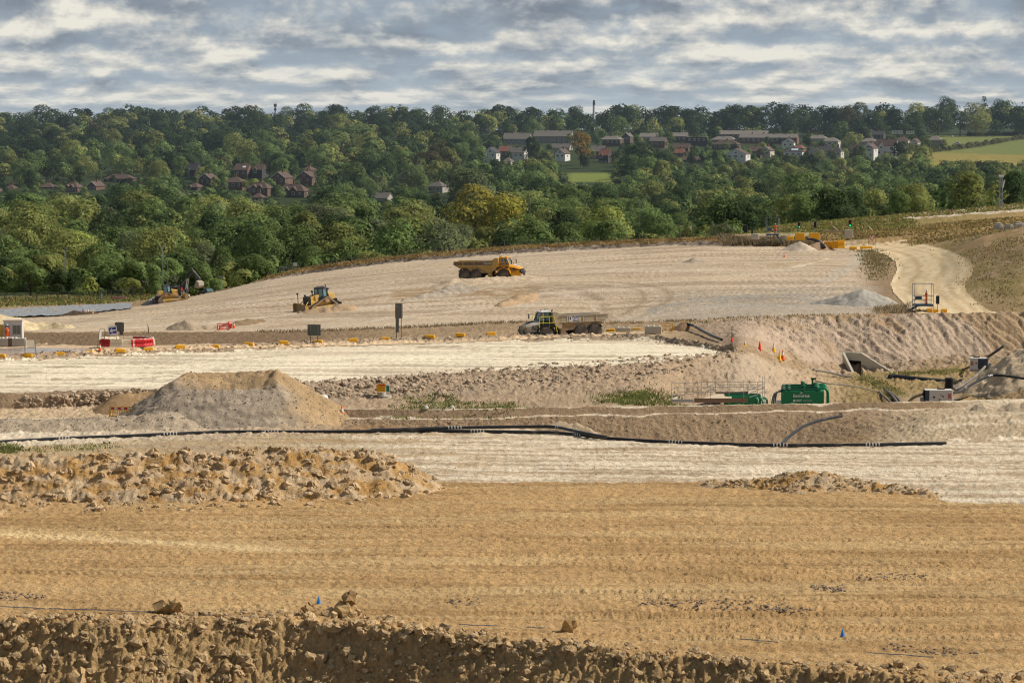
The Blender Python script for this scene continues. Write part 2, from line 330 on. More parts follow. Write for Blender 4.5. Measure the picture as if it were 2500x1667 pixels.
line(fromDZ([(0, 605), (760, 625), (1760, 610), (2500, 630)], [(-300, -9.2), (0, -9.2), (400, -9.5), (760, -10.5), (1200, -7), (1700, -1.5), (1900, 5.5), (2150, 7.0), (2500, 9.6), (2800, 10)]), [(0, (.24, .2, .1)), (500, GRS), (1700, GRS), (2100, (.22, .2, .07)), (2230, (.55, .45, .34)), (2500, (.6, .5, .38))], 14, .12)
NL_SITE = len(Ls)
line(fromDZ(680, [(0, -11), (1250, -12), (1700, -8), (1900, -3), (2200, 0), (2500, 2)]), DIM, 6, .2)
line(fromDZ(900, [(0, -10), (1250, -11), (1800, -9), (2500, -7)]), DIM, 10, .3)
line(fromDZ(1330, [(0, -14.5), (900, -14.5), (1100, -10), (2500, -6)]), DIM, 8, .4)
line(fromDZ(1400, [(0, -8.5), (700, -8.5), (1250, -6), (1700, -6), (2100, -4), (2500, -5)]), DIM, 14, .4)
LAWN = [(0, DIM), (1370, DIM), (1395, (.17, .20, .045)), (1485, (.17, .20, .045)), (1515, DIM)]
line(fromDZ(1472, [(0, -4.8), (700, -5), (1250, -2.6), (1700, -2.6), (2100, -2), (2500, -4)]), DIM, 5, .2)
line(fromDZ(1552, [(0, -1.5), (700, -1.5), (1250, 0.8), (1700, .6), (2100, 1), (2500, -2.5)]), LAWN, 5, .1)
line(fromDZ(1620, [(0, 1), (700, 1), (1250, 3.8), (1700, 3.6), (2100, 4), (2300, 1.5), (2500, -1)]), [(0, DIM), (2150, DIM), (2200, (.26, .2, .06)), (2500, (.26, .2, .06))], 8, .3)
line(fromDZ(1760, [(0, 4), (700, 4.5), (1250, 10), (1700, 10), (2100, 10.5), (2300, 9.5), (2500, 8)]), [(0, DIM), (2150, DIM), (2200, (.25, .2, .06)), (2500, (.24, .2, .055))], 12, .3)
line(fromDZ(2100, [(0, 12), (700, 14), (1250, 17.5), (1700, 18), (2100, 18), (2500, 18)]), [(0, DIM), (2150, DIM), (2250, (.17, .18, .05)), (2500, (.15, .17, .05))], 14, .4)
line(fromDZ(2600, [(0, 19), (300, 21.5), (800, 21.5), (1200, 21), (1700, 22), (2100, 22), (2300, 25), (2500, 25)]), DIM, 12, .5)
line(fromDZ(3300, 8), DIM, 5, .5); line(fromDZ(7000, -25), DIM, 4, 0); line(fromDZ(26000, -120), DIM, 4, 0)

LD = np.stack([l[0] for l in Ls]); LZ_ = np.stack([l[1] for l in Ls])
for k in range(1, len(Ls)): LD[k] = np.maximum(LD[k], LD[k - 1] + .12)
def colkeys(c):
    if isinstance(c, tuple): return np.tile(np.array(c, float), (len(AU), 1))
    return np.stack([np.interp(AU, [q[0] for q in c], [q[1][j] for q in c]) for j in range(3)], 1)
SEGC = [None] + [colkeys(c) for c in Cs[1:]]
def gz(x, y):
    """height of the smooth ground under a point"""
    a = x / y; i = min(float(np.interp(a, A, AI)), len(A) - 1.001); j = int(i); t = i - j
    return float(np.interp(y, LD[:, j], LZ_[:, j]) * (1 - t) + np.interp(y, LD[:, j + 1], LZ_[:, j + 1]) * t)
def hit(u, v, lo=100, hi=3000, dz=0.0):
    """where the view of pixel (u, v) meets the ground between two distances"""
    x, dy, dzz = ray(u, v); a = x / dy; i = min(float(np.interp(a, A, AI)), len(A) - 1.001); j = int(round(i))
    D = np.linspace(lo, hi, 1500); zg = np.interp(D, LD[:, j], LZ_[:, j]); zr = HC + dzz / dy * D; s = np.nonzero(zr <= zg)[0]
    d = D[s[0]] if len(s) else hi
    return Vector((a * d, d, float(np.interp(d, LD[:, j], LZ_[:, j])) + dz))
def onground(u, D, dz=0.0):
    """ground point in the direction of column u at distance D"""
    a = (u - 1250) / F
    for _ in range(3):
        z = gz(a * D, D); uu, _v = project(a * D, D, z); a += (u - uu) / F
    return Vector((a * D, D, gz(a * D, D) + dz))

def loft(k0, k1, cs=1, rowmul=1.0):
    cols = np.arange(0, len(A), cs); Ds, Zs, Cc, Hh, segi = [], [], [], [], []
    for k in range(k0 + 1, k1):
        n = max(2, int(Ns[k] * rowmul)); t = (np.arange(n) if k < k1 - 1 else np.arange(n + 1)) / n
        Ds.append(LD[k - 1][cols] * (1 - t[:, None]) + LD[k][cols] * t[:, None]); Zs.append(LZ_[k - 1][cols] * (1 - t[:, None]) + LZ_[k][cols] * t[:, None])
        Cc.append(np.repeat(SEGC[k][cols][None], len(t), 0)); Hh.append(np.full(len(t), Hs[k])); segi.append(np.full(len(t), k))
    D = np.concatenate(Ds); Z = np.concatenate(Zs); C = np.concatenate(Cc); H = np.concatenate(Hh); seg = np.concatenate(segi)
    X = A[cols][None] * D
    return cols, X, D, Z, C, H, seg
def finish(name, X, D, Z, C, m, smooth=True):
    n, c = X.shape; V = np.stack([X, D, Z], -1).reshape(-1, 3)
    i = (np.arange(n - 1)[:, None] * c + np.arange(c - 1)[None]); Fq = np.stack([i, i + 1, i + c + 1, i + c], -1).reshape(-1, 4)
    me = np_mesh(name, V, Fq, C.reshape(-1, 3), smooth); me.materials.append(m); o = bpy.data.objects.new(name, me); link(o); return o

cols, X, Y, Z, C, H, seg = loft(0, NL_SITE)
U_, V_ = project(X, Y, Z)
Hs_ = smooth1(H, 9)[:, None]
nz = fbm(X * .9, Y * .9, 4, .55); nb = fbm(X * .11, Y * .11, 3)
# fresh clods on broken ground, softer relief on trafficked ground
rough = np.abs(fbm(X * 1.7 + 40, Y * 1.7, 3, .6))
Zd = Z + Hs_ * (nz * 1.1 + 0.6 * nb) + np.where(Hs_ > .09, Hs_ * rough * 1.5, 0)
# wheel and track ruts running across the foreground and the chalk flat
s4_ = (seg == 4)[:, None]; fg = (seg == 4)[:, None] | (seg == 5)[:, None]
rut = perlin(X * .045 + 3, Y * 1.15 + .16 * X * .3) + .6 * perlin(X * .07, Y * 2.3 + .1 * X) + .9 * np.abs(perlin(X * 1.3, Y * 1.4)) + .5 * perlin(X * 2.6 + Y, Y * 1.2)
Zd = Zd + np.where(fg, .075 * rut, 0)
# lug prints of a dozer track: short rows of pressed bars
def tracks(Yc, x0, x1, slope, wid=.55, pitch=.46, dep_=.17):
    global Zd
    t = np.abs(Y - (Yc + slope * X)) ; mk = sstep(wid, wid * .6, t) * sstep(x0 - 1, x0 + 1, X) * sstep(x1 + 1, x1 - 1, X)
    Zd = Zd - mk * dep_ * (.4 + .6 * (np.sin((X + .6 * Y) * 2 * math.pi / pitch) > 0)) + sstep(1.3, .8, t) * sstep(.4, .7, t) * mk * .05
for (yc, x0, x1, s) in ((165.5, 1, 14, .03), (163.2, 2, 16, .05), (168.5, 8, 22, .12), (171.5, 9, 24, .10), (174.5, 4, 30, .02), (180, -2, 30, .04), (186, -8, 34, .03), (193, -20, 10, .02), (150.3, 6, 27, .02), (152.6, 5, 24, .03), (154.6, 9, 27, -.03), (157, 3, 25, .05), (159.5, 8, 27, .02), (161.5, 13, 28, .1), (178, 12, 30, -.05)): tracks(yc, x0, x1, s)
# tread prints: rows of pressed bars left by tracked machines all over the tan ground
_yy = Y + .045 * X + .5 * perlin(X * .03, Y * .05); _r = np.floor(_yy / .62).astype(int); _fr = _yy / .62 - _r
_h1 = _P[_r & 511] / 511.0; _h2 = _P[(_r * 7 + 3) & 511] / 511.0; _h3 = _P[(_r * 13 + 5) & 511] / 511.0
_am = (.15 + .85 * _h1) * sstep(-.1, .5, fbm(X * .05 + _r * 3.7, Y * .02, 2))
_bar = (np.sin(2 * math.pi * (X + (_h2 - .5) * 1.4 * _fr + 9 * _h3) / (.40 + .12 * _h2)) > .1) * sstep(0, .15, _fr) * sstep(1, .8, _fr)
Zd = Zd - s4_ * .075 * _am * _bar * sstep(207, 180, Y) ** .5
_b2 = np.floor((Y + .10 * X + 3 * perlin(X * .012, Y * .015)) / 1.7).astype(int); _q1 = _P[_b2 & 511] / 511.0; _q2 = _P[(_b2 * 11 + 2) & 511] / 511.0
FTR = (np.sin(2 * math.pi * (X + 7 * _q2) / (.8 + .2 * _q1)) > 0) * (.3 + .7 * _q1) * sstep(-.2, .3, fbm(X * .03 + 5, Y * .03, 3))
# running gullies down the excavated bank
bank = (seg >= 13) & (seg <= 18); kb = sstep(1790, 1960, U_) * bank[:, None]
wx = X + 1.6 * fbm(X * .13, Y * .13 + 3, 3); gul = np.abs(perlin(wx * .42 + .33 * (Y - 345) + 4, Y * .07)); gul2 = np.abs(perlin(wx * 1.0 + .72 * (Y - 345) + 4, Y * .06))
Zd = Zd + kb * (.34 * np.minimum(gul, .3) * 2 * (.35 + .65 * sstep(-.3, .4, fbm(X * .06 + 3, Y * .1, 2))) - .15 + .24 * gul2 * 2 + .10 * nz)
# shallow terraces and swells in the big cut field
fld = sstep(372, 385, Y) * sstep(545, 520, Y) * sstep(2140, 2060, U_)
Zd = Zd - fld * .05 * FTR
Zd = Zd + fld * (.16 * perlin(X * .02 + .3, Y * .12 + .02 * X + perlin(X * .02, Y * .02)) + .03 * perlin(X * .06, Y * .6 + .15 * X) + .05 * np.abs(fbm(X * .5, Y * .5, 3)))
notch = (U_ > 2071 + (348.6 - Y) * 4.6) & (U_ < 2103) & (Y > 338) & (Y < 348.6); Zd = np.where(notch, np.minimum(Zd, -3.5), Zd)
# ---- colour: soft edged zones, chalk dust and darker patches
jit = np.rint(3.2 * fbm(X * .22, Y * .22, 3) * np.where(np.isin(seg, (5, 6, 13, 14, 15)), 1.5, 1)[:, None]).astype(int)
ri = np.clip(np.arange(X.shape[0])[:, None] + jit, 0, X.shape[0] - 1); C = C[ri, np.arange(X.shape[1])[None]]
def blend(mask, col, k=1.0):
    global C
    mk = np.clip(mask * k, 0, 1)[..., None]; C = C * (1 - mk) + np.array(col) * mk
s4 = (seg == 4)[:, None]; s5 = (seg == 5)[:, None]
blend(s4 * sstep(.12, .5, fbm(X * .035 + 8, Y * .16, 4)), (.55, .385, .19), .5)
blend(s4 * sstep(.15, .55, fbm(X * .05 + 1, Y * .3 + 5, 4)), (.33, .2, .085), .55)
blend(s4 * sstep(.18, .42, perlin(X * .02 + 3, Y * 1.5 + .06 * X)) * sstep(-.3, .3, fbm(X * .05, Y * .1 + 9, 2)), (.26, .155, .068), .6)
blend(s4 * sstep(.25, .5, perlin(X * .03 + 13, Y * .9 - .03 * X)), (.52, .37, .19), .5)
blend(s4 * np.exp(-((Y - 187 + .35 * (X + 28)) / 1.2) ** 2) * sstep(-12, -18, X), (.72, .53, .28), .8)
st = fbm(X * .03 + 2, Y * .55 + .05 * X, 4, .6)
blend(s5 * sstep(-.08, .35, st), (.45, .335, .215), .8); blend(s5 * sstep(.25, .45, fbm(X * .06 + 12, Y * .7 + .05 * X, 4, .6)), (.36, .26, .16), .7)
blend(s5 * sstep(620, 200, U_) * sstep(1085, 1120, V_), (.42, .30, .16), .8)
blend(s5 * sstep(.1, .4, fbm(X * .15, Y * .3 + 3, 4)) * sstep(1500, 900, U_), (.45, .31, .17), .8)
pd = (seg == 14)[:, None] & (U_ < 1790)
blend(pd * sstep(.16, .42, fbm(X * .035 + 5, Y * .45 + .03 * X, 4, .6)), (.42, .33, .23), .7)
blend(pd * sstep(.25, .6, fbm(X * .02 + 15, Y * .2, 3)), (.66, .53, .37), .6)
f3 = fbm(X * .022 + 9 + .4 * perlin(X * .02, Y * .03), Y * .17 + .03 * X + 1.2 * perlin(X * .013, Y * .02 + 5), 5, .62)
blend(fld * sstep(.1, .6, f3), (.41, .305, .205), .5); blend(fld * sstep(.1, .6, -f3), (.60, .49, .365), .6)
blend(fld * sstep(.1, .5, fbm(X * .03 + 77, Y * .07, 4)), (.55, .43, .29), .6)
blend(fld * sstep(.2, .35, fbm(X * .018 + 55, Y * .3 + .04 * X, 3)), (.33, .245, .16), .55)
blend(fld * sstep(.1, .4, fbm(X * .05 + 21, Y * .1, 3)) * sstep(1450, 1750, U_) * sstep(700, 740, V_), (.36, .32, .27), .8)
# tyre arcs in the field behind the grey truck
for (cx, cy, rx, ry) in ((6.0, 398, 16, 26), (4.5, 398, 14, 23)):
    rr = np.sqrt(((X - cx) / rx) ** 2 + ((Y - cy) / ry) ** 2)
    blend(fld * np.exp(-((rr - 1) / .035) ** 2) * (X > 2), (.30, .22, .14), .6)
STN1 = fbm(X * .12, Y * .12, 3); STN2 = sstep(-.6, .1, fbm(X * .3, Y * .3 + 3, 3))
def strokes(pts, wd, col, k, lo=360, hi=560):
    global C
    r_ = np.nonzero(((Y > lo) & (Y < hi)).any(1))[0]; r_ = slice(r_[0], r_[-1] + 1); Xs, Ys, Us, Vs_ = X[r_], Y[r_], U_[r_], V_[r_]; d = np.full(Xs.shape, 1e9); m = (Ys > lo) & (Ys < hi)
    for (x0, y0), (x1, y1) in zip(pts[:-1], pts[1:]):
        dx, dy = x1 - x0, (y1 - y0) * 2.2; t = np.clip(((Us - x0) * dx + (Vs_ - y0) * 2.2 * dy) / (dx * dx + dy * dy), 0, 1); d = np.minimum(d, np.hypot(Us - x0 - t * dx, (Vs_ - y0) * 2.2 - t * dy))
    w_ = wd * (1 + .5 * STN1[r_]); mk = np.clip(m * sstep(1.25, .6, d / w_) * STN2[r_] * k, 0, 1)[..., None]; C[r_] = C[r_] * (1 - mk) + np.array(col) * mk
for P_, w_, c_, k_ in (([(380, 776), (560, 757), (760, 741), (1000, 716), (1100, 702)], 9, (.36, .26, .165), .8), ([(300, 800), (480, 792), (720, 768), (1000, 742), (1180, 735)], 5, (.66, .56, .42), .7), ([(560, 740), (800, 712), (960, 692)], 7, (.60, .49, .36), .7), ([(450, 748), (650, 716), (900, 682)], 6, (.40, .30, .2), .6),
    ([(980, 722), (1120, 712), (1240, 716), (1300, 708)], 24, (.355, .24, .13), .85), ([(1020, 738), (1150, 736), (1250, 728)], 10, (.58, .46, .31), .6), ([(1300, 708), (1400, 708), (1455, 724), (1484, 750), (1486, 780)], 12, (.34, .26, .18), .7), ([(1320, 716), (1398, 722), (1440, 740), (1458, 765)], 5, (.62, .53, .41), .6), ([(1500, 700), (1600, 690), (1800, 672), (1980, 655)], 6, (.60, .50, .37), .5), ([(1440, 672), (1650, 655), (1850, 640)], 8, (.42, .33, .23), .5),
    ([(1600, 762), (1700, 740), (1850, 722), (1980, 728)], 26, (.37, .335, .28), .7), ([(1700, 752), (1850, 745), (1990, 750)], 16, (.42, .375, .31), .6), ([(1880, 648), (1960, 642), (2012, 636)], 8, (.42, .29, .17), .7), ([(1900, 660), (2010, 636), (2020, 632)], 4, (.68, .58, .44), .7), ([(2010, 690), (2090, 640), (2110, 618)], 14, (.50, .45, .37), .6), ([(150, 800), (330, 780), (500, 770)], 10, (.62, .52, .38), .6), ([(160, 790), (260, 778)], 6, (.40, .31, .21), .6), ([(650, 800), (900, 775), (1100, 755)], 6, (.40, .30, .2), .5), ([(800, 800), (1000, 770), (1190, 752)], 4, (.64, .54, .42), .6)):
    strokes(P_, w_, c_, k_)
for P_, w_ in (([(2265, 1046), (2330, 1040), (2420, 1034), (2520, 1030)], 16), ([(2300, 1022), (2400, 1016), (2520, 1008)], 10)): strokes(P_, w_, (.64, .53, .38), .85, 225, 300)
for P_, w_ in (([(108, 897), (160, 895), (232, 896)], 4), ([(66, 909), (100, 907)], 4), ([(18, 919), (72, 919)], 5), ([(130, 926), (215, 924)], 7), ([(210, 940), (276, 935)], 5), ([(200, 953), (260, 950), (330, 949)], 5), ([(370, 910), (448, 906)], 4), ([(0, 936), (50, 933)], 3), ([(330, 925), (420, 918)], 3), ([(520, 905), (640, 897)], 3), ([(780, 884), (900, 876)], 3), ([(1020, 848), (1120, 845)], 3), ([(1250, 862), (1380, 858)], 3), ([(560, 878), (700, 868)], 3), ([(-10, 960), (90, 958)], 4)): strokes(P_, w_, (.38, .29, .19), .8, 255, 345)
blend(kb * sstep(.0, .3, gul2), (.47, .36, .255), .5); blend(kb * sstep(.08, .0, gul), (.27, .20, .14), .5)  # ribs lightened, gully floors darkened: raking light put into the colour
blend(kb * sstep(.1, .45, fbm(X * .12, Y * .12, 4)), (.38, .26, .14), .7)
rb = sstep(2150, 2330, U_) * sstep(365, 385, Y) * sstep(500, 480, Y)
blend(rb * sstep(.0, .4, fbm(X * .09 + 3, Y * .07, 4)), (.24, .20, .07), .65)
blend(rb * sstep(.1, .5, fbm(X * .25 + 3, Y * .2 + 9, 4)), (.42, .30, .18), .7)
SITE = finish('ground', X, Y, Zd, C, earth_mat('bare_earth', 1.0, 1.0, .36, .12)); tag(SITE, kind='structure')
TX, TY, TZ, TU, TV, TSEG = X, Y, Zd, U_, V_, np.repeat(seg[:, None], X.shape[1], 1)
cols, X2, Y2, Z2, C2, H2, seg2 = loft(NL_SITE - 1, len(Ls), 4)
HILL = finish('hills', X2, Y2, Z2 + H2[:, None] * fbm(X2 * .02, Y2 * .02, 3) * (seg2 < len(Ls) - 2)[:, None] * (np.arange(len(seg2)) > 1)[:, None], C2, earth_mat('meadow', .3, .3, .35, .1)); tag(HILL, kind='structure')
def inpoly(U, V, P):
    r = np.zeros(U.shape, bool); n = len(P)
    for i in range(n):
        (x0, y0), (x1, y1) = P[i], P[(i + 1) % n]
        if y0 == y1: continue
        r ^= ((y0 > V) != (y1 > V)) & (U < (x1 - x0) * (V - y0) / (y1 - y0) + x0)
    return r
def pick(P, n, lo, hi, jit_=.12):
    """n random ground points of the site inside a patch"""
    m = np.nonzero((inpoly(TU, TV, P) & (TY > lo) & (TY < hi)).ravel())[0]
    if len(m) == 0: return np.zeros((0, 3))
    D = TY.ravel()[m]; wgt = D / D.sum(); s = RNG.choice(m, n, p=wgt)
    jx = RNG.normal(0, jit_, (n, 2)); Q = np.stack([TX.ravel()[s] + jx[:, 0], TY.ravel()[s] + jx[:, 1], TZ.ravel()[s]], 1)
    if jit_ > .5: Q[:, 2] = [gz(a, b) for a, b in Q[:, :2]]
    return Q
def patch(name, P, lo, hi, colfun, m, lift=.04):
    """a sheet laid over the ground inside an outline (roads, wet slurry, liner)"""
    n, c = TX.shape; ins = inpoly(TU, TV, P) & (TY > lo) & (TY < hi)
    q = ins[:-1, :-1] & ins[1:, :-1] & ins[:-1, 1:] & ins[1:, 1:]; r, k = np.nonzero(q); i = r * c + k
    Fq = np.stack([i, i + 1, i + c + 1, i + c], -1); used, inv = np.unique(Fq, return_inverse=True)
    V = np.stack([TX.ravel()[used], TY.ravel()[used], TZ.ravel()[used] + lift], -1)
    cc = colfun(V[:, 0], V[:, 1], TU.ravel()[used], TV.ravel()[used])
    me = np_mesh(name, V, inv.reshape(Fq.shape), cc, True); me.materials.append(m); o = bpy.data.objects.new(name, me); link(o); tag(o, kind='structure'); return o
# ------------------------------------------------------------------ houses on the hillside
WHITE = (.62, .60, .55); CREAM = (.50, .45, .36); BRICK = (.15, .09, .065); DBRICK = (.10, .073, .055); PALE = (.36, .33, .28); DARKW = (.06, .055, .055); PEBBLE = (.26, .24, .21)
RB = (.10, .065, .05); RG = (.13, .115, .10); RD = (.055, .05, .05); RR = (.20, .085, .055); RP = (.20, .175, .145)
# u0, u1, ridge v, lowest visible v, distance, roof kind, wall, roof, number of gablets, short name, rest of the label
HOUSES = [
 (-28, 8, 457, 478, 1430, 'hip', BRICK, RB, 0, 'brick house cut by the picture edge', 'with one orange wall in the sun'),
 (8, 42, 450, 468, 1450, 'hip', DBRICK, RB, 0, 'brown hipped house beside a dark oak', 'half hidden at the wood edge'),
 (92, 138, 446, 466, 1450, 'hip', DBRICK, RB, 0, 'brown roofed house behind a bushy tree', 'only its sloping roof end showing'),
 (148, 204, 445, 474, 1430, 'hip', BRICK, RB, 2, 'brick house near a yellow bush', 'with two front gablets and one white window'),
 (212, 250, 444, 470, 1440, 'gy', BRICK, RB, 0, 'brick gable with an arched white window', 'facing the valley from a clearing'),
 (250, 332, 426, 444, 1500, 'hip', DBRICK, RB, 0, 'long brown hipped roof', 'above the dark oaks, its walls hidden'),
 (452, 492, 400, 434, 1520, 'gx', DARKW, RD, 1, 'dark house with two white bays', 'under the tall woodland'),
 (484, 528, 425, 448, 1460, 'gy', DBRICK, RB, 0, 'small brown gable under a yellow tree', 'with a pale verge and one window'),
 (455, 496, 446, 462, 1440, 'hip', DBRICK, RB, 1, 'low brown roof with one pale gablet', 'just above the dark oaks'),
 (570, 614, 401, 432, 1530, 'gx', BRICK, RB, 0, 'brick house with a bright rooflight', 'and an orange sunlit end wall'),
 (617, 652, 402, 430, 1530, 'gx', DARKW, RB, 1, 'dark house with a single white bay', 'beside a copper tree'),
 (545, 600, 432, 462, 1440, 'hip', BRICK, RB, 0, 'brown roof falling to an orange wall', 'partly hidden by an olive tree'),
 (660, 713, 421, 450, 1460, 'gy', BRICK, RB, 0, 'stepped brick gable with three windows', 'and a second ridge behind'),
 (722, 773, 419, 448, 1470, 'gy', BRICK, RB, 0, 'brick gable by a yellow hedge', 'with a small high window'),
 (735, 772, 405, 425, 1540, 'hip', DBRICK, RB, 0, 'grey brown roof behind a brick gable', 'under pale green trees'),
 (600, 668, 445, 478, 1400, 'hip', BRICK, RB, 2, 'brick house with garage roof before it', 'and two gablets over white windows'),
 (670, 758, 450, 487, 1395, 'hip', DBRICK, RB, 2, 'widest brick house of the lower row', 'with twin gablets and many small windows'),
 (612, 648, 471, 490, 1375, 'hip', DBRICK, RB, 0, 'low brick garage', 'with a hipped roof below a twin gablet house'),
 (980, 1006, 418, 447, 1440, 'gy', BRICK, RG, 0, 'narrow brick gable with a shiny roof edge', 'among dark trees'),
 (1040, 1096, 443, 471, 1400, 'hip', PALE, RG, 0, 'grey slate hip roof', 'with its sunlit slope turned away from the valley road'),
 (905, 960, 472, 489, 1330, 'gx', PALE, RG, 0, 'low slate roofed bungalow', 'deep among the valley trees'),
 (1012, 1034, 398, 424, 1480, 'hip', CREAM, RD, 0, 'little cream house behind a round tree', 'with a dark bay'),
 (1180, 1222, 360, 389, 1650, 'gy', WHITE, RD, 0, 'white house with a dark slate gable', 'at the end of the village'),
 (1216, 1252, 358, 384, 1670, 'gx', BRICK, RR, 0, 'red brick house with white patio windows', 'between two white houses'),
 (1238, 1290, 361, 388, 1640, 'gx', WHITE, RG, 0, 'long white cottage with white chimney', 'and a grey slate roof'),
 (1230, 1252, 384, 396, 1610, 'hip', PALE, RG, 0, 'tiny grey hipped garden room', 'below a white cottage'),
 (1226, 1302, 326, 356, 1900, 'gx', PEBBLE, RP, 0, 'pale flats with black cladding', 'and a flat grey roofline, end of the block'),
 (1300, 1404, 320, 352, 1930, 'gx', PEBBLE, RP, 0, 'long flats with white gable ends', 'and dark clad walls behind a dark tree'),
 (1343, 1400, 352, 362, 1780, 'gx', PALE, RG, 0, 'low plain roof', 'in front of the long flats'),
 (1355, 1393, 364, 392, 1650, 'gy', WHITE, RB, 0, 'bright white house with a single window', 'standing alone between dark trees'),
 (1440, 1482, 357, 386, 1680, 'gx', BRICK, RG, 0, 'orange brick bungalow', 'half behind the autumn tree'),
 (1462, 1497, 364, 404, 1640, 'gx', DARKW, RR, 1, 'dark tile hung house under red roof', 'with white windows and porch gable'),
 (1463, 1524, 332, 352, 1850, 'hip', DBRICK, RP, 0, 'pale hipped roofs', 'with a small brick gable at the village top'),
 (1518, 1548, 325, 346, 1900, 'gy', DBRICK, RG, 0, 'dark brick gable at the village top', 'turned side on'),
 (1585, 1632, 336, 356, 1820, 'gx', BRICK, RG, 0, 'brick terrace end', 'behind a pale green tree'),
 (1560, 1612, 326, 340, 1930, 'gx', PALE, RP, 0, 'weathered roof below the skyline trees', 'of the top village street'),
 (1640, 1684, 325, 342, 1930, 'gx', DBRICK, RP, 0, 'weathered ridge with two chimneys', 'beside the flat topped dormer house'),
 (1675, 1732, 335, 353, 1850, 'flat', DARKW, RP, 0, 'flat topped dormer house', 'with a row of white windows'),
 (1735, 1803, 333, 352, 1860, 'hip', BRICK, RP, 0, 'broad brown hipped roof', 'in the middle of the village'),
 (1752, 1882, 320, 337, 1960, 'gx', BRICK, RP, 0, 'longest top terrace', 'with pale roof and four chimneys'),
 (1802, 1956, 328, 347, 1900, 'gx', BRICK, RP, 0, 'second long terrace', 'with a mossy roof below the top terrace'),
 (1738, 1812, 343, 366, 1780, 'hip', DBRICK, RB, 0, 'dark valley roofs', 'behind the black spruces'),
 (1640, 1692, 352, 368, 1760, 'gx', DBRICK, RB, 0, 'plain brown roof beside black spruces', 'in the middle of the village'),
 (1646, 1676, 364, 382, 1700, 'gx', BRICK, RR, 0, 'small red roofed brick house', 'above the dormer bungalow'),
 (1656, 1720, 381, 402, 1640, 'hip', DBRICK, RB, 0, 'wide bungalow with two roof dormers', 'at the foot of the village'),
 (1771, 1836, 364, 391, 1640, 'gy', WHITE, RB, 0, 'white gable with a long brown roof', 'and an orange extension'),
 (1828, 1864, 359, 384, 1680, 'gx', DBRICK, RB, 0, 'steep brown roofed house', 'next to a white gable'),
 (1856, 1894, 358, 380, 1690, 'gy', CREAM, RB, 0, 'pale gable with a shining rooflight', 'near the village middle'),
 (1908, 1946, 339, 356, 1790, 'gy', WHITE, RB, 0, 'small white gable below a terrace', 'beside a clipped hedge'),
 (1937, 1971, 353, 366, 1740, 'hip', BRICK, RR, 0, 'orange tiled hip roof', 'catching the sun above the white row'),
 (1912, 1966, 361, 379, 1660, 'hip', WHITE, RD, 0, 'white house with solar roof', 'in the lower row'),
 (1973, 2012, 360, 381, 1660, 'hip', CREAM, RD, 0, 'cream house with a slate hip', 'next to a white garage'),
 (2000, 2036, 358, 384, 1650, 'gx', CREAM, RD, 0, 'cream house with two upper windows', 'beside its twin'),
 (2030, 2064, 358, 384, 1650, 'hip', CREAM, RD, 0, 'cream house with a sunlit hip', 'and a low white annexe'),
 (1970, 2027, 330, 347, 1850, 'hip', PALE, RP, 0, 'grey hipped pair above the cream houses', 'with a shared valley'),
 (2005, 2056, 336, 353, 1790, 'hip', CREAM, RP, 0, 'grey roofed bungalow with white bay', 'above the cream houses'),
 (2078, 2098, 353, 380, 1680, 'gx', DBRICK, RB, 0, 'narrow brown house by a dark cypress', 'with a slanting roof'),
 (2107, 2148, 350, 380, 1660, 'gy', WHITE, RB, 2, 'white house with two pointed gables', 'beside a dark cypress'),
 (2138, 2198, 341, 374, 1680, 'gx', WHITE, RB, 1, 'tall white house with many windows', 'brightest on the hillside'),
 (2100, 2150, 337, 352, 1800, 'hip', PALE, RP, 0, 'grey hip roof above the white gables', 'plain and wide'),
 (2124, 2166, 321, 339, 1900, 'gx', DARKW, RD, 0, 'dark barn roof below the caravans', 'at the hill top'),
 (2183, 2226, 334, 352, 1760, 'hip', CREAM, RB, 0, 'cream house with brown hip', 'below the caravans'),
 (2264, 2308, 331, 356, 1780, 'hip', PEBBLE, RP, 0, 'grey pebbledash house', 'at the edge of the sloping meadow'),
 (2228, 2247, 339, 352, 1760, 'gy', PALE, RB, 0, 'tiny grey gable by dark shrubs', 'near the meadow'),
]
def wmat(c): return mat('render_%d_%d_%d' % tuple(int(q * 255) for q in c), c, .85, .12, .8)
def rmat(c): return mat('tiles_%d_%d_%d' % tuple(int(q * 255) for q in c), c, .8, .22, 1.6, bump=.3)
FRAME = mat('white_frame', (.72, .71, .68), .5, .05); PANE = mat('dark_glass', (.035, .045, .055), .12, .1, spec=.6)
CHIM = mat('chimney_brick', (.17, .085, .06), .9, .2)
_wm = None
def window(parent, loc, rz=0.0, sc=(1, 1, 1)):
    """a white casement with its dark pane; copies share the two meshes"""
    global _wm
    if _wm is None:
        fr = MB().box((0, 0, 0), (1.7, .10, 1.35)); f = fr.build('window', FRAME)
        g = MB().box((-.39, -.06, 0), (.66, .04, 1.07)).box((.39, -.06, 0), (.66, .04, 1.07)); p = g.build('pane', PANE, f); _wm = (f, p); f0 = f
    else:
        f0 = _wm[0].copy(); COL.objects.link(f0); p = _wm[1].copy(); COL.objects.link(p); p.parent = f0
    f0.parent = parent; f0.location = loc; f0.rotation_euler = (0, 0, rz); f0.scale = sc; return f0
BOX = []
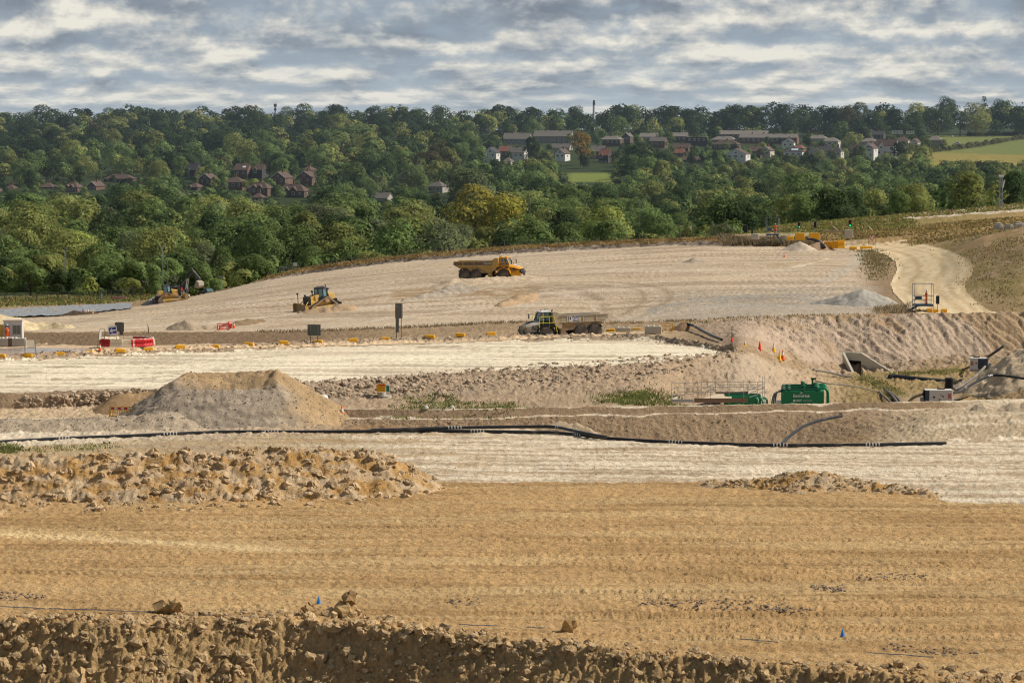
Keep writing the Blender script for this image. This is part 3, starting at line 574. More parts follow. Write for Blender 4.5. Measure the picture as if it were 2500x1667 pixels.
def house(h):
    u0, u1, vt, vb, D, kind, wall, roof, ngab, nick, rest = h
    m = D / F; rr = random.Random(nick); yaw = R(rr.uniform(-24, -10)); wd = (u1 - u0) * m * (.93 if kind != 'gy' else .9); top = at((u0 + u1) / 2, vt, D)
    dp = 8.0 if wd > 7 else 6.5
    if kind == 'gy': dp = 9.5
    wd = max(wd / math.cos(yaw) - dp * abs(math.sin(yaw)) * .8, 4.5)
    base_g = gz(top.x, top.y); tall = max(min((vb - vt) * m * 1.0, 9.2), 5.2); rh = min(tall * .45, 3.6 if kind != 'gy' else wd * .42)
    if kind == 'flat': rh = .3
    z0 = min(base_g, top.z - tall) - 1.0; eave = top.z - rh - z0
    t = thing('house', nick + ' ' + rest, 'house', (top.x, top.y + dp / 2, z0), yaw, 'houses on the hillside')
    x, y = wd / 2, dp / 2; wl = MB(); o = .35
    if kind == 'gy':
        wl.prism([(-x, 0), (x, 0), (x, eave), (0, eave + rh), (-x, eave)], -y, y); wl.build('wall', wmat(wall), t)
        rf = MB(); th = .22
        for s in (-1, 1): rf.prism([(s * (x + o), eave - o * rh / x), (0, eave + rh), (0, eave + rh + th * 1.3), (s * (x + o), eave - o * rh / x + th)], -y - .3, y + .3)
        rfo = rf.build('roof', rmat(roof), t)
        MB().bar((-x - o, -y - .33, eave - o * rh / x + .1), (0, -y - .33, eave + rh + .12), .1, .22).bar((x + o, -y - .33, eave - o * rh / x + .1), (0, -y - .33, eave + rh + .12), .1, .22).build('bargeboard', FRAME, rfo)
    elif kind == 'flat':
        wl.box((0, 0, eave / 2), (wd, dp, eave)).build('wall', wmat(wall), t); rfo = MB().box((0, 0, eave + .16), (wd + .6, dp + .6, .3)).build('roof', rmat(roof), t)
    elif kind == 'gx':
        wl.prism([(-y, 0), (y, 0), (y, eave), (0, eave + rh), (-y, eave)], -x, x, 'x').build('wall', wmat(wall), t)
        rf = MB(); th = .22
        for s in (-1, 1): rf.prism([(s * (y + o), eave - o * rh / y), (0, eave + rh), (0, eave + rh + th * 1.3), (s * (y + o), eave - o * rh / y + th)], -x - .25, x + .25, 'x')
        rfo = rf.build('roof', rmat(roof), t)
    else:
        wl.box((0, 0, eave / 2), (wd, dp, eave)).build('wall', wmat(wall), t); q = max(x - y * .9, .15); X = x + o; Y = y + o
        rfo = MB().add([(-X, -Y, eave), (X, -Y, eave), (X, Y, eave), (-X, Y, eave), (-q, 0, eave + rh), (q, 0, eave + rh)], [(0, 1, 5, 4), (1, 2, 5), (2, 3, 4, 5), (3, 0, 4), (3, 2, 1, 0)]).build('roof', rmat(roof), t)
    nch = max(1, int(wd / 9))
    for i in range(nch):
        cx = (i + .5) / nch * wd - x + .4; cx = cx * .8
        MB().box((cx, .3, eave + rh + .2), (.8, .6, 1.5)).lathe([(.16, .9), (.14, 1.4)], 6, (cx - .18, .3, eave + rh)).lathe([(.16, .9), (.14, 1.4)], 6, (cx + .18, .3, eave + rh)).build('chimney', CHIM, rfo)
    for g in range(ngab):
        gx = (g - (ngab - 1) / 2) * wd * .27 + (0 if ngab > 1 else -wd * .2); gw = min(wd * .13, 1.9); gh = gw * 1.0; zb = eave - .3
        gb = MB().prism([(gx - gw, zb - 2.4), (gx + gw, zb - 2.4), (gx + gw, zb + .3), (gx, zb + .3 + gh), (gx - gw, zb + .3)], -y - .5, -y * .2).build('gable', wmat(wall), t)
        r2 = MB()
        for s in (-1, 1): r2.prism([(gx + s * (gw + .3), zb + .05), (gx, zb + .3 + gh), (gx, zb + .6 + gh), (gx + s * (gw + .3), zb + .32)], -y - .75, 0)
        r2.build('gable_roof', rmat(roof), gb)
        window(t, (gx, -y - .56, zb - .75))
    nw = max(2, int(round(wd / 3.6))); rows = [eave - 1.35] + ([eave - 4.0] if tall > 7 else [])
    for zr in rows:
        for i in range(nw):
            xx = ((i + .5) / nw - .5) * wd * .92
            if ngab and zr == rows[0] and abs(xx) < wd * .27: continue
            if kind == 'gy' and abs(xx) > x - 1: xx *= .8
            window(t, (xx, -y - .06, zr), 0, (rr.choice((.6, .8, 1, 1)), 1, 1))
    if kind == 'gy' and wd > 6: window(t, (0, -y - .06, eave + rh * .25), 0, (.7, 1, .8))
    if tall > 6: window(t, (x + .06, 0, eave - 1.5), R(90), (.7, 1, .9))
    BOX.append((u0, u1, vt, vb, D)); return t
HT = [house(h) for h in HOUSES]
LM = [((h[0] + h[1]) / 2, (h[2] + h[3]) / 2, 'the ' + h[9]) for h in HOUSES]
# rooflights and solar panels, their sun flash put in as pale colour
def roofpanel(hi, name, col, dx, dz, w_, h_):
    h = HOUSES[hi]; t = HT[hi]; m = mat(name + '_sheet', col, .15, .05, spec=.8)
    rf = [c for c in t.children if c.name.startswith('roof')][0]; bb = [v.co for v in rf.data.vertices]; zt = max(v.z for v in bb); zb = min(v.z for v in bb); yb = min(v.y for v in bb); sl = math.atan2(zt - zb, -yb)
    zc = zb + (zt - zb) * dz; yc = yb * (1 - dz)
    MB().box((0, 0, 0), (w_, h_, .14)).build(name, m, rf, loc=(dx, yc, zc + .25)).rotation_euler = (sl, 0, 0)
roofpanel(9, 'rooflight', (.8, .8, .8), 1.5, .45, 1.8, 1.2); roofpanel(50, 'solar_panel', (.45, .5, .58), 1.0, .45, 4.0, 2.4); roofpanel(47, 'rooflight', (.8, .8, .8), 1.0, .45, 1.6, 1.3)
BOX += [(1390, 1488, 421, 446, 1700), (2275, 2335, 366, 384, 1640), (2335, 2410, 352, 388, 1640), (2410, 2520, 340, 392, 1640), (2185, 2240, 319, 330, 1900), (2325, 2350, 345, 353, 1800), (1975, 2060, 386, 402, 1500), (1442, 1458, 246, 282, 2450), (666, 679, 254, 270, 2660)]

# ------------------------------------------------------------------ trees
def leaf_mat(name):
    m = bpy.data.materials.new(name); m.use_nodes = True; n = m.node_tree; n.nodes.clear()
    a = NN(n, 'ShaderNodeAttribute', attribute_name='col'); oi = NN(n, 'ShaderNodeObjectInfo')
    g = NN(n, 'ShaderNodeNewGeometry'); nz = NN(n, 'ShaderNodeTexNoise', i={'Scale': .35, 'Detail': 2.0}); n.links.new(g.outputs['Position'], nz.inputs['Vector'])
    c = mixc(n, 1.0, a.outputs['Color'], oi.outputs['Color'], 'MULTIPLY')
    k = mapr(n, nz.outputs[0], .3, .7, .65, 1.35); sc_ = NN(n, 'ShaderNodeVectorMath', operation='SCALE'); n.links.new(c, sc_.inputs[0]); n.links.new(k, sc_.inputs['Scale'])
    d = NN(n, 'ShaderNodeBsdfDiffuse'); t = NN(n, 'ShaderNodeBsdfTranslucent'); n.links.new(sc_.outputs[0], d.inputs[0]); n.links.new(sc_.outputs[0], t.inputs[0])
    mx = NN(n, 'ShaderNodeMixShader', i={0: .42}); n.links.new(d.outputs[0], mx.inputs[1]); n.links.new(t.outputs[0], mx.inputs[2])
    o = NN(n, 'ShaderNodeOutputMaterial'); n.links.new(mx.outputs[0], o.inputs[0]); MATS[name] = m; return m
LEAF = leaf_mat('foliage'); BARK = mat('bark', (.085, .065, .045), .9, .3, 3.0, bump=.4)
def crown(kind, n, seed, ls):
    """leaf clumps of a tree 1 m tall: (vertices, faces, colours)"""
    g = np.random.default_rng(seed)
    if kind == 'round': L = 30; cz, rx, rz = .51, .41, .46
    elif kind == 'wide': L = 34; cz, rx, rz = .51, .56, .45
    elif kind == 'oval': L = 24; cz, rx, rz = .54, .27, .44
    elif kind == 'bush': L = 16; cz, rx, rz = .45, .58, .46
    elif kind == 'willow': L = 34; cz, rx, rz = .5, .44, .48
    if kind in ('cone', 'poplar'):
        L = 36; zz = g.uniform(.08, .97, L); rmax = (.24 * (1 - zz) + .02) if kind == 'cone' else .11 * np.sqrt(np.clip(1 - ((zz - .5) / .52) ** 2, 0, 1))
        th = g.uniform(0, 6.28, L); c = np.stack([rmax * .7 * np.cos(th), rmax * .7 * np.sin(th), zz], 1); r = np.maximum(rmax * .75, .035)
    else:
        d = g.normal(size=(L, 3)); d /= np.linalg.norm(d, axis=1)[:, None]; q = g.uniform(.35, .82, L)[:, None]
        d[:, 2] = np.where(d[:, 2] < -.8, -d[:, 2], d[:, 2])
        c = d * q * np.array([rx, rx * g.uniform(.85, 1.1), rz]) + np.array([0, 0, cz]); r = g.uniform(.12, .23, L) * (rx / .4) ** .5
        c[:4, :2] *= .4; c[:4, 2] = cz + rz * g.uniform(.3, .62, 4); c[:, :2] += g.normal(0, .035, 2)
    li = g.choice(L, n, p=r ** 2 / (r ** 2).sum()); dv = g.normal(size=(n, 3)); dv /= np.linalg.norm(dv, axis=1)[:, None]; dv[:, 2] = np.where((dv[:, 2] < -.3) & (g.random(n) < .6), -dv[:, 2], dv[:, 2])
    P = c[li] + dv * (r[li] * g.uniform(.78, 1.08, n))[:, None] * np.array([1, 1, .85])
    if kind == 'willow': P[:, 2] -= .10 * g.random(n) ** 2 * (1 - P[:, 2])
    keep = np.ones(n, bool)
    for j in range(L): keep &= ~((np.linalg.norm(P - c[j], axis=1) < r[j] * .62) & (li != j))
    P = P[keep]; dv = dv[keep]; li = li[keep]; m = len(P)
    oc = (P - np.array([0, 0, .42])); oc /= np.linalg.norm(oc, axis=1)[:, None]; nr = dv * .9 + oc * .7 + g.normal(size=(m, 3)) * .34 + np.array([0, 0, .15]); nr /= np.linalg.norm(nr, axis=1)[:, None]
    a = np.cross(nr, g.normal(size=(m, 3))); a /= np.linalg.norm(a, axis=1)[:, None]; b = np.cross(nr, a); s = (ls * g.uniform(.6, 1.25, m))[:, None]
    V = np.stack([P + a * s, P + b * s * .7, P - a * s, P - b * s * .7], 1).reshape(-1, 3)
    lob = g.uniform(.82, 1.18, L)[li]; t = g.uniform(.82, 1.18, m) * lob
    C = np.stack([t * g.uniform(.9, 1.15, m), t, t * g.uniform(.8, 1.1, m)], 1); C = np.repeat(C, 4, 0)
    return V, np.arange(len(V)).reshape(-1, 4), C
def trunk_mb(kind, seed):
    g = random.Random(seed); b = MB(); hh = .5 if kind not in ('cone', 'poplar') else .9
    b.tube([(0, 0, -.05), (.005, 0, .15), (g.uniform(-.02, .02), g.uniform(-.02, .02), hh * .6), (g.uniform(-.03, .03), g.uniform(-.03, .03), hh)], [.028, .02, .015, .007], 7)
    if hh < .6:
        for k in range(6):
            t = k * 1.05 + g.uniform(-.3, .3); z = g.uniform(.16, .38); l = g.uniform(.2, .32)
            b.tube([(0, 0, z), (math.cos(t) * l * .5, math.sin(t) * l * .5, z + l * .35), (math.cos(t) * l, math.sin(t) * l, z + l * .85)], [.012, .008, .003], 5)
    return b
PROTO = {}
for kind, cnt, n, ls in (('round', 5, 7000, .0215), ('wide', 4, 8000, .023), ('oval', 3, 5200, .020), ('bush', 4, 5200, .029), ('willow', 4, 7000, .021), ('cone', 2, 2000, .026), ('poplar', 1, 1600, .020)):
    PROTO[kind] = []
    for j in range(cnt):
        V, Fq, Cc = crown(kind, n, 100 + j * 7 + len(kind), ls); me = np_mesh('crown', V, Fq, Cc); me.materials.append(LEAF)
        tm = trunk_mb(kind, j); tme = bpy.data.meshes.new('trunk'); tme.from_pydata(tm.v, [], tm.f); tme.materials.append(BARK); PROTO[kind].append((me, tme))
LOW = {k: [crown(k, n, 900 + j, ls) for j in range(3)] for k, n, ls in (('round', 1000, .050), ('wide', 1100, .054), ('oval', 800, .046), ('bush', 560, .074), ('willow', 950, .05), ('cone', 420, .05))}
HALF = {'round': .46, 'wide': .6, 'oval': .34, 'bush': .62, 'willow': .5, 'cone': .2, 'poplar': .11}
OLV = ((.25, .275, .095), 'olive'); GRN = ((.155, .215, .078), 'mid green'); DRK = ((.066, .10, .044), 'dark green'); YGR = ((.30, .335, .10), 'yellow green'); YEL = ((.33, .30, .07), 'golden yellow')
BRZ = ((.105, .10, .052), 'bronze'); GGR = ((.17, .20, .11), 'grey green'); AUT = ((.30, .205, .065), 'autumn tinted'); BLK = ((.042, .062, .034), 'almost black')
HD = ((.040, .066, .033), 'dark green'); HG = ((.070, .108, .046), 'mid green')  # HD, HG: hill crown greens darkened in colour to stand for cloud shadow
TR = []   # u, D, height, kind, colour, base z, special label
def cand(D0, D1, step, lat, hlo, hhi, ulo, uhi, cols, kinds, hfun=None):
    D = D0
    while D < D1:
        u = ulo + random.uniform(0, lat * F / D)
        while u < uhi:
            d = D + random.uniform(-.45, .45) * step; uu = u + random.uniform(-.3, .3) * lat * F / d
            cf = cols(uu, d) if callable(cols) else cols
            TR.append([uu, d, (hlo + (hhi - hlo) * random.random() ** 1.3 * 1.12) * (hfun(uu, d) if hfun else 1), random.choice(kinds), cf[int(np.clip(.5 + .6 * float(fbm(uu * .008 + 7, d * .006, 2)) + random.uniform(-.2, .2), 0, .999) * len(cf))], None])
            u += lat * F / D * random.uniform(.75, 1.25)
        D += step
def c_front(u, d):
    if u > 1500: return (GRN, GRN, OLV, DRK, GRN)
    if d > 960: return (DRK, GRN, DRK, GRN, GGR)
    return (OLV, OLV, YGR, GRN, GRN, OLV, GGR, DRK, OLV) if fbm(u * .004, d * .01) > -.25 else (GRN, DRK, GRN, OLV)
cand(612, 700, 17, 8, 5.5, 10, -360, 1800, c_front, ('bush', 'bush', 'willow', 'wide'), lambda u, d: .75 if d < 640 else 1)
cand(660, 1000, 21, 10.5, 9, 16.5, -360, 2860, c_front, ('round', 'willow', 'round', 'wide', 'oval'), lambda u, d: .8 if u > 1500 else 1.0)
cand(1000, 1390, 24, 11, 10, 16.5, -360, 2860, c_front, ('round', 'wide', 'round', 'oval'), lambda u, d: .85 if u > 1500 else 1.0)
cand(1400, 1700, 26, 11.5, 8, 16, -360, 2860, (DRK, GRN, DRK, GRN, OLV, GRN, BRZ), ('round', 'wide', 'oval', 'bush'), lambda u, d: .62 if 1640 < u < 2130 else 1)
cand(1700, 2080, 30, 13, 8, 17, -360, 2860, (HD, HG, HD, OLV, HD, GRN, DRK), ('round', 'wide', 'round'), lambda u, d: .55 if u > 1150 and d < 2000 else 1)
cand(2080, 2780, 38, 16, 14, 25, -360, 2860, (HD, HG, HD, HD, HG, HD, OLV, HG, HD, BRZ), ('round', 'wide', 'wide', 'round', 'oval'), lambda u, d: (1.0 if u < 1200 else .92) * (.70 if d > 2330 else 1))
TR = [t for t in TR if not (t[0] > 2270 and 1570 < t[1] < 2060) and not (1380 < t[0] < 1495 and 1600 < t[1] < 1790) and not (t[0] > 1830 and t[1] < 655)]
def sp_(u, vt, D, kind, colr, label): TR.append([u, D, None, kind, colr, label, vt])
sp_(1155, 455, 830, 'wide', YEL, 'tall golden yellow tree, larger of the two autumn poplars at the wood edge')
sp_(1228, 470, 822, 'round', ((.33, .31, .06), 'y'), 'golden green tree leaning against the taller yellow poplar at the wood edge')
sp_(1150, 402, 1010, 'round', GGR, 'broad grey green tree standing behind the golden yellow poplar')
sp_(1418, 314, 1610, 'oval', AUT, 'rust tinted tall tree beside the bright white house')
sp_(1300, 330, 1625, 'oval', DRK, 'pointed dark tree before the pale flats')
sp_(1300, 370, 1560, 'wide', BLK, 'great black green oak beside the bright white house')
sp_(1425, 378, 1580, 'round', BLK, 'dark round tree under the rust tinted tree')
sp_(1560, 352, 1560, 'wide', BLK, 'largest black green oak beside the dark tile hung house'); sp_(1625, 368, 1570, 'wide', DRK, 'dark spreading oak next to the dormer bungalow')
sp_(1968, 416, 930, 'round', GRN, 'bright domed tree rising out of the valley scrub'); sp_(1930, 470, 800, 'oval', GRN, 'tall mid green ash below the bright domed tree')
sp_(1755, 478, 720, 'round', GRN, 'round ash tree behind the stone track by the white post'); sp_(1490, 512, 700, 'wide', YGR, 'broad sunlit sallow near the fence bend')
for i, (u, v, dd) in enumerate(((1688, 356, 1620), (1714, 362, 1625), (1747, 354, 1615))): sp_(u, v, dd, 'cone', BLK, ('slim black spruce beside the small red roofed house', 'shortest of three black spruces below the dormer house', 'broadest of three black spruces below the dark valley roofs')[i])
sp_(2101, 350, 1665, 'cone', BLK, 'dark cypress between the narrow brown house and the white gables')
sp_(2402, 235, 2450, 'poplar', DRK, 'slender spire tree on the skyline above the meadow'); sp_(2314, 236, 2440, 'round', DRK, 'lofty round oak standing above the skyline near a spire tree')
sp_(2445, 243, 2430, 'round', DRK, 'bulky oak on the skyline past the spire tree'); sp_(2068, 258, 2500, 'wide', BLK, 'flat topped cedar on the skyline'); sp_(2178, 256, 2500, 'cone', DRK, 'pointed fir on the skyline near the cedar')
sp_(1548, 255, 2500, 'round', OLV, 'open crowned tall tree on the skyline near the chimney tower'); sp_(1915, 263, 2480, 'cone', DRK, 'narrow dark fir beside a mast stump on the skyline'); sp_(1788, 260, 2480, 'round', GRN, 'rounded tree above the top terrace'); sp_(1836, 261, 2480, 'round', GRN, 'twin rounded tree above the top terrace')
for i, u in enumerate((905, 926, 942)): sp_(u, 266 + (i % 2) * 3, 2560, 'cone', BLK, ('first small fir of three on the open ridge', 'tallest fir of three on the open ridge', 'last small fir of three on the open ridge, most sunlit')[i])
sp_(700, 263, 2620, 'wide', GGR, 'hazy wide tree behind the telephone mast'); sp_(15, 272, 2480, 'round', OLV, 'lone tree standing proud at the far end of the ridge'); sp_(270, 266, 2500, 'wide', DRK, 'wide crown highest on the long wooded ridge'); sp_(455, 270, 2500, 'wide', YGR, 'pale yellow crown on the wooded ridge'); sp_(1185, 262, 2500, 'round', GRN, 'tall tree above the pale flats on the skyline'); sp_(1250, 261, 2500, 'round', GRN, 'second tall tree above the pale flats')
sp_(1405, 258, 2520, 'round', DRK, 'dark crown beside the white chimney tower')
sp_(620, 432, 1410, 'oval', YGR, 'yellow green willow between the brick houses'); sp_(507, 398, 1500, 'bush', YGR, 'bright yellow bush tree beside the dark house with two bays'); sp_(546, 378, 1540, 'oval', BRZ, 'tall copper beech between two dark roofed houses'); sp_(698, 372, 1550, 'round', GRN, 'glossy round tree above the stepped brick gable')
sp_(780, 312, 1900, 'oval', YGR, 'pale lime tree high on the wooded slope'); sp_(820, 314, 1890, 'oval', YGR, 'second pale lime tree high on the wooded slope'); sp_(1008, 398, 1400, 'round', GRN, 'round tree hiding the little cream house')
sp_(115, 382, 1480, 'oval', BLK, 'dark columnar yew group above the brown hipped house'); sp_(440, 355, 1540, 'poplar', GGR, 'slim pale poplar beside the dark house with two bays')
for h in HOUSES:
    for uu in np.arange(h[0] + 3, h[1], 13):
        m_ = h[4] / F; TR.append([uu + random.uniform(-3, 3), h[4] - random.uniform(11, 18), None, random.choice(('bush', 'wide', 'round')), random.choice((DRK, GRN, DRK, OLV, GRN)), None, h[3] + random.uniform(-8, 3)])
cand(1290, 1720, 15, 7, 3.0, 5.5, -360, 2250, (DRK, GRN, DRK, GRN, OLV), ('bush', 'wide', 'bush'))
cand(588, 612, 9, 5.0, 2.2, 4.6, 150, 640, (OLV, YGR, GRN, GGR, YGR), ('bush', 'bush', 'willow'))
cand(602, 640, 9, 5.5, 4.5, 9, -360, 900, (OLV, DRK, GRN, GRN), ('bush',))
cand(600, 625, 10, 7, 3, 5.5, 900, 1800, (OLV, YGR, GRN, GGR, GRN), ('bush', 'bush', 'wide'))
for h in HOUSES:
    for k in range(1 + int((h[1] - h[0]) / 45)):
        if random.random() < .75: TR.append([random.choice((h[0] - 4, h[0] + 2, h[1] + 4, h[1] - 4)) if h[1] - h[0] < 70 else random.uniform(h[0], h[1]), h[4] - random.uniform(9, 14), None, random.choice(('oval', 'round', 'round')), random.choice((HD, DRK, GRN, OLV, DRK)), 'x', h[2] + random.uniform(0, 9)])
sky_l = np.full(3400, 1000.0)
_uu = np.clip((TU.ravel() + 400).astype(int), 0, 3399); np.minimum.at(sky_l, _uu, TV.ravel()); sky_l[:] = np.minimum(sky_l, np.roll(sky_l, 2)); sky_l[:] = np.minimum(sky_l, np.roll(sky_l, -2))
GOOD = []
for t in TR:
    g0 = onground(t[0], t[1]); t_z = g0.z
    if t[2] is None:
        topz = at(t[0], t[6], t[1]).z; t[2] = max(topz - t_z, 4.0)
    GOOD.append([t, g0])
GOOD.sort(key=lambda q: q[0][1])
INDIV = []
for t, g0 in GOOD:
    u, D, h, kind, colr, lab = t[:6]; hw = HALF[kind] * h * F / D; vt = project(g0.x, g0.y, g0.z + h * .97)[1]; ok = True
    if not lab:
        for (b0, b1, bt, bb, bd) in BOX:
            q_ = (b1 - b0) * (.22 if b1 - b0 < 70 else .06) if bt < bb - 4 and bd != 1700 and bd != 1500 else 0
            if bd > D - 2 and u + hw * .8 > b0 + q_ and u - hw * .8 < b1 - q_ and vt < bb - 3: ok = False; break
            if abs(bd + 5 - D) < 10 and b0 - 2 < u < b1 + 2: ok = False; break
        if ok and D < 1350 and ((1110 < u < 1265 and D < 835 and vt < 540)): ok = False
    if lab == 'x': lab = t[5] = None
    if not ok: continue
    a, b = int(max(u - hw, -399) + 400), int(min(u + hw, 2980) + 400)
    if b <= a + 1: continue
    xs = (np.arange(a, b) - 400 - u) / hw; prof = vt + h * F / D * .55 * (1 - np.sqrt(np.clip(1 - xs ** 2, 0, 1))) ** .8
    vis = np.clip(sky_l[a:b] - prof, 0, h * F / D * .6); area = vis.sum()
    if area < 1.6 * (b - a) and not lab: continue
    if u + hw > -15 and u - hw < 2515 or lab: pass
    sky_l[a:b] = np.minimum(sky_l[a:b], prof + h * F / D * .07)
    INDIV.append([area * (1 if -20 < u < 2520 else 0) + (1e6 if lab else 0), t, g0, vt])
INDIV.sort(key=lambda q: -q[0])
ONES, REST = INDIV[:292], INDIV[292:]
LM += [(400, 715, 'the yellow bulldozer by the excavator'), (700, 645, 'the white notice board'), (960, 625, 'the triangular fence sign'), (1200, 615, 'the fence above the orange dump truck'), (2443, 500, 'the lattice lamp mast'), (1885, 560, 'the distant watching platform'), (2075, 548, 'the nearer green signal'), (541, 690, 'the twin lamp post'), (398, 650, 'the tall lamp post'), (158, 615, 'the short lamp post'), (60, 740, 'the mesh fence corner'), (1450, 250, 'the white chimney tower'), (672, 262, 'the telephone mast'), (1190, 500, 'the golden yellow poplar'), (1440, 432, 'the sunlit lawn'), (2400, 375, 'the sloping meadow'), (1400, 598, 'the middle of the long fence'), (1600, 590, 'the upper end of the long fence'), (270, 735, 'the striped barrier'), (1968, 450, 'the bright domed tree'), (2195, 325, 'the white caravans'), (850, 560, 'the lower fence run')]
seen = set(); sizes = ((9.5, 'small'), (12.5, 'medium sized'), (15, 'tall'), (99, 'very tall'))
SHAPE = {'round': 'round', 'wide': 'spreading', 'oval': 'upright', 'bush': 'bushy', 'willow': 'drooping', 'cone': 'conical', 'poplar': 'columnar'}
for area, t, g0, vt in ONES:
    u, D, h, kind, colr, lab = t[:6]; vc = vt + .3 * h * F / D
    if not lab:
        order = sorted(LM, key=lambda q: (q[0] - u) ** 2 + 2.2 * (q[1] - vc) ** 2); size = next(n for lim, n in sizes if h < lim)
        done = False
        for lm in order[:10]:
            du, dv = u - lm[0], vc - lm[1]
            dirs = []
            if abs(dv) > abs(du) * .7: dirs = ['just uphill of' if dv > -35 else 'uphill of' if dv > -80 else 'far uphill of'] if dv < 0 else ['just below' if dv < 35 else 'below' if dv < 80 else 'far below']
            else: dirs = ['on the sunny side of' if du > 0 else 'on the shady side of', 'well to the sunny side of' if du > 0 else 'well to the shady side of'][0 if abs(du) < 70 else 1:]
            for d_ in dirs:
                lab = '%s %s %s tree %s %s' % (size, colr[1], SHAPE[kind], d_, lm[2])
                if lab not in seen and len(lab.replace('-', ' ').split()) <= 16: done = True; break
            if done: break
        if not done: lab = ' '.join(lab.split()[:16])
    seen.add(lab)
    e_ = thing('fir_tree' if kind == 'cone' else 'poplar_tree' if kind == 'poplar' else 'broadleaf_tree', lab, 'tree', g0, random.uniform(0, 6.28), 'trees of the valley and hillside'); e_.scale = (h, h, h)
    me, tme = random.choice(PROTO[kind]); q = random.uniform(.88, 1.14)
    c = bpy.data.objects.new('crown', me); link(c, e_); q *= 1 + .22 * float(np.clip(fbm(u * .006, D * .004, 2), -1, 1)); c.color = (colr[0][0] * q, colr[0][1] * q, colr[0][2] * q, 1); link(bpy.data.objects.new('trunk', tme), e_)  # broad noise lightens and darkens crowns in colour, like passing cloud shadow
Vs, Fs, Cs_ = [], [], []; off = 0
for area, t, g0, vt in REST:
    u, D, h, kind, colr = t[:5]; V, Fq, Cc = random.choice(LOW[kind if kind in LOW else 'round']); a = random.uniform(0, 6.28); ca, sa = math.cos(a), math.sin(a)
    P = np.stack([V[:, 0] * ca - V[:, 1] * sa, V[:, 0] * sa + V[:, 1] * ca, V[:, 2]], 1) * h + np.array(g0); Vs.append(P); Fs.append(Fq + off); off += len(V); Cs_.append(Cc * np.array(colr[0]) * random.uniform(.82, 1.2) * (1 + .35 * float(np.clip(fbm(u * .006, D * .004, 2), -1, 1))))  # the same cloud-patch tone is put into the woodland colour
wme = np_mesh('woodland', np.concatenate(Vs), np.concatenate(Fs), np.concatenate(Cs_)); wme.materials.append(LEAF); WOOD = bpy.data.objects.new('woodland', wme); link(WOOD); tag(WOOD, 'mixed broadleaf woodland filling the hillside between the single trees', 'woodland', kind='stuff')
print('TREES', len(TR), len(INDIV), 'faces', off // 4)
# ------------------------------------------------------------------ machines
TYRE = mat('tyre_rubber', (.055, .05, .045), .95, .2, 3, dust=.5, dustcol=(.22, .175, .125)); BLACK = mat('black_paint', (.02, .02, .022), .5, .2, 2, dust=.25); GLASS = mat('cab_glass', (.10, .16, .14), .08, .1, spec=.8)
STEEL = mat('worn_steel', (.22, .2, .17), .5, .2, 4, metal=.3, dust=.5); YEL_P = mat('yellow_paint', (.72, .43, .09), .5, .1, 2, dust=.5, dustcol=(.60, .44, .26)); ORG_P = mat('amber_paint', (.80, .36, .03), .45, .08, 2, dust=.15, dustcol=(.56, .34, .14))
KHK = mat('dusty_khaki_paint', (.36, .31, .225), .7, .14, 1.2, dust=.5, dustcol=(.46, .35, .23)); GRYP = mat('warm_grey_paint', (.46, .42, .36), .45, .1, 1.5, dust=.4, dustcol=(.42, .34, .25)); MUDB = mat('mud_caked_steel', (.30, .20, .11), .9, .25, 1.3, dust=.5, dustcol=(.38, .28, .18)); GRNP = mat('bottle_green', (.03, .13, .09), .4, .1, dust=.2)
WHT = mat('white_paint', (.74, .73, .70), .4, .05, 2, dust=.12); LAMPW = mat('lamp_lens', (.75, .75, .7), .15, .02, spec=.8); RAILY = mat('lime_rail', (.62, .58, .03), .5, .05); RAILO = mat('orange_rail', (.65, .33, .02), .5, .05); REDL = mat('red_lens', (.5, .04, .02), .3, .05); BLUE = mat('sign_blue', (.03, .055, .30), .4, .05); NAVY = mat('navy_print', (.045, .05, .14), .5, .05); SOILM = earth_mat('load_soil', .8, 1.2, .3, .1)
def flatcol(o, c):
    a = o.data.color_attributes.new('col', 'FLOAT_COLOR', 'POINT'); a.data.foreach_set('color', np.tile(np.array([*c, 1], np.float32), len(o.data.vertices))); return o
def wheel(par, x, y, r, wd, rimm):
    s = 1 if y > 0 else -1
    ty = MB().lathe([(r * .62, -wd / 2), (r * .93, -wd / 2), (r, -wd * .36), (r, wd * .36), (r * .93, wd / 2), (r * .62, wd / 2)], 26, (0, 0, 0), 'y')
    for k in range(18):
        t = k * 2 * math.pi / 18
        for q in (-1, 1): ty.box(((r + .015) * math.cos(t + q * .07), q * wd * .24, (r + .015) * math.sin(t + q * .07)), (.07, wd * .42, .11), ry=-t)
    w_ = bpy.data.objects.new('wheel', None); link(w_, par); w_.location = (x, y, r)
    ty.build('tyre', TYRE, w_, smooth=True)
    MB().lathe([(r * .6, s * wd * .30), (r * .6, s * wd * .47), (r * .5, s * wd * .47), (r * .44, s * wd * .25), (r * .22, s * wd * .25), (r * .2, s * wd * .42), (.02, s * wd * .43)], 20, (0, 0, 0), 'y').build('rim', rimm, w_, smooth=True)
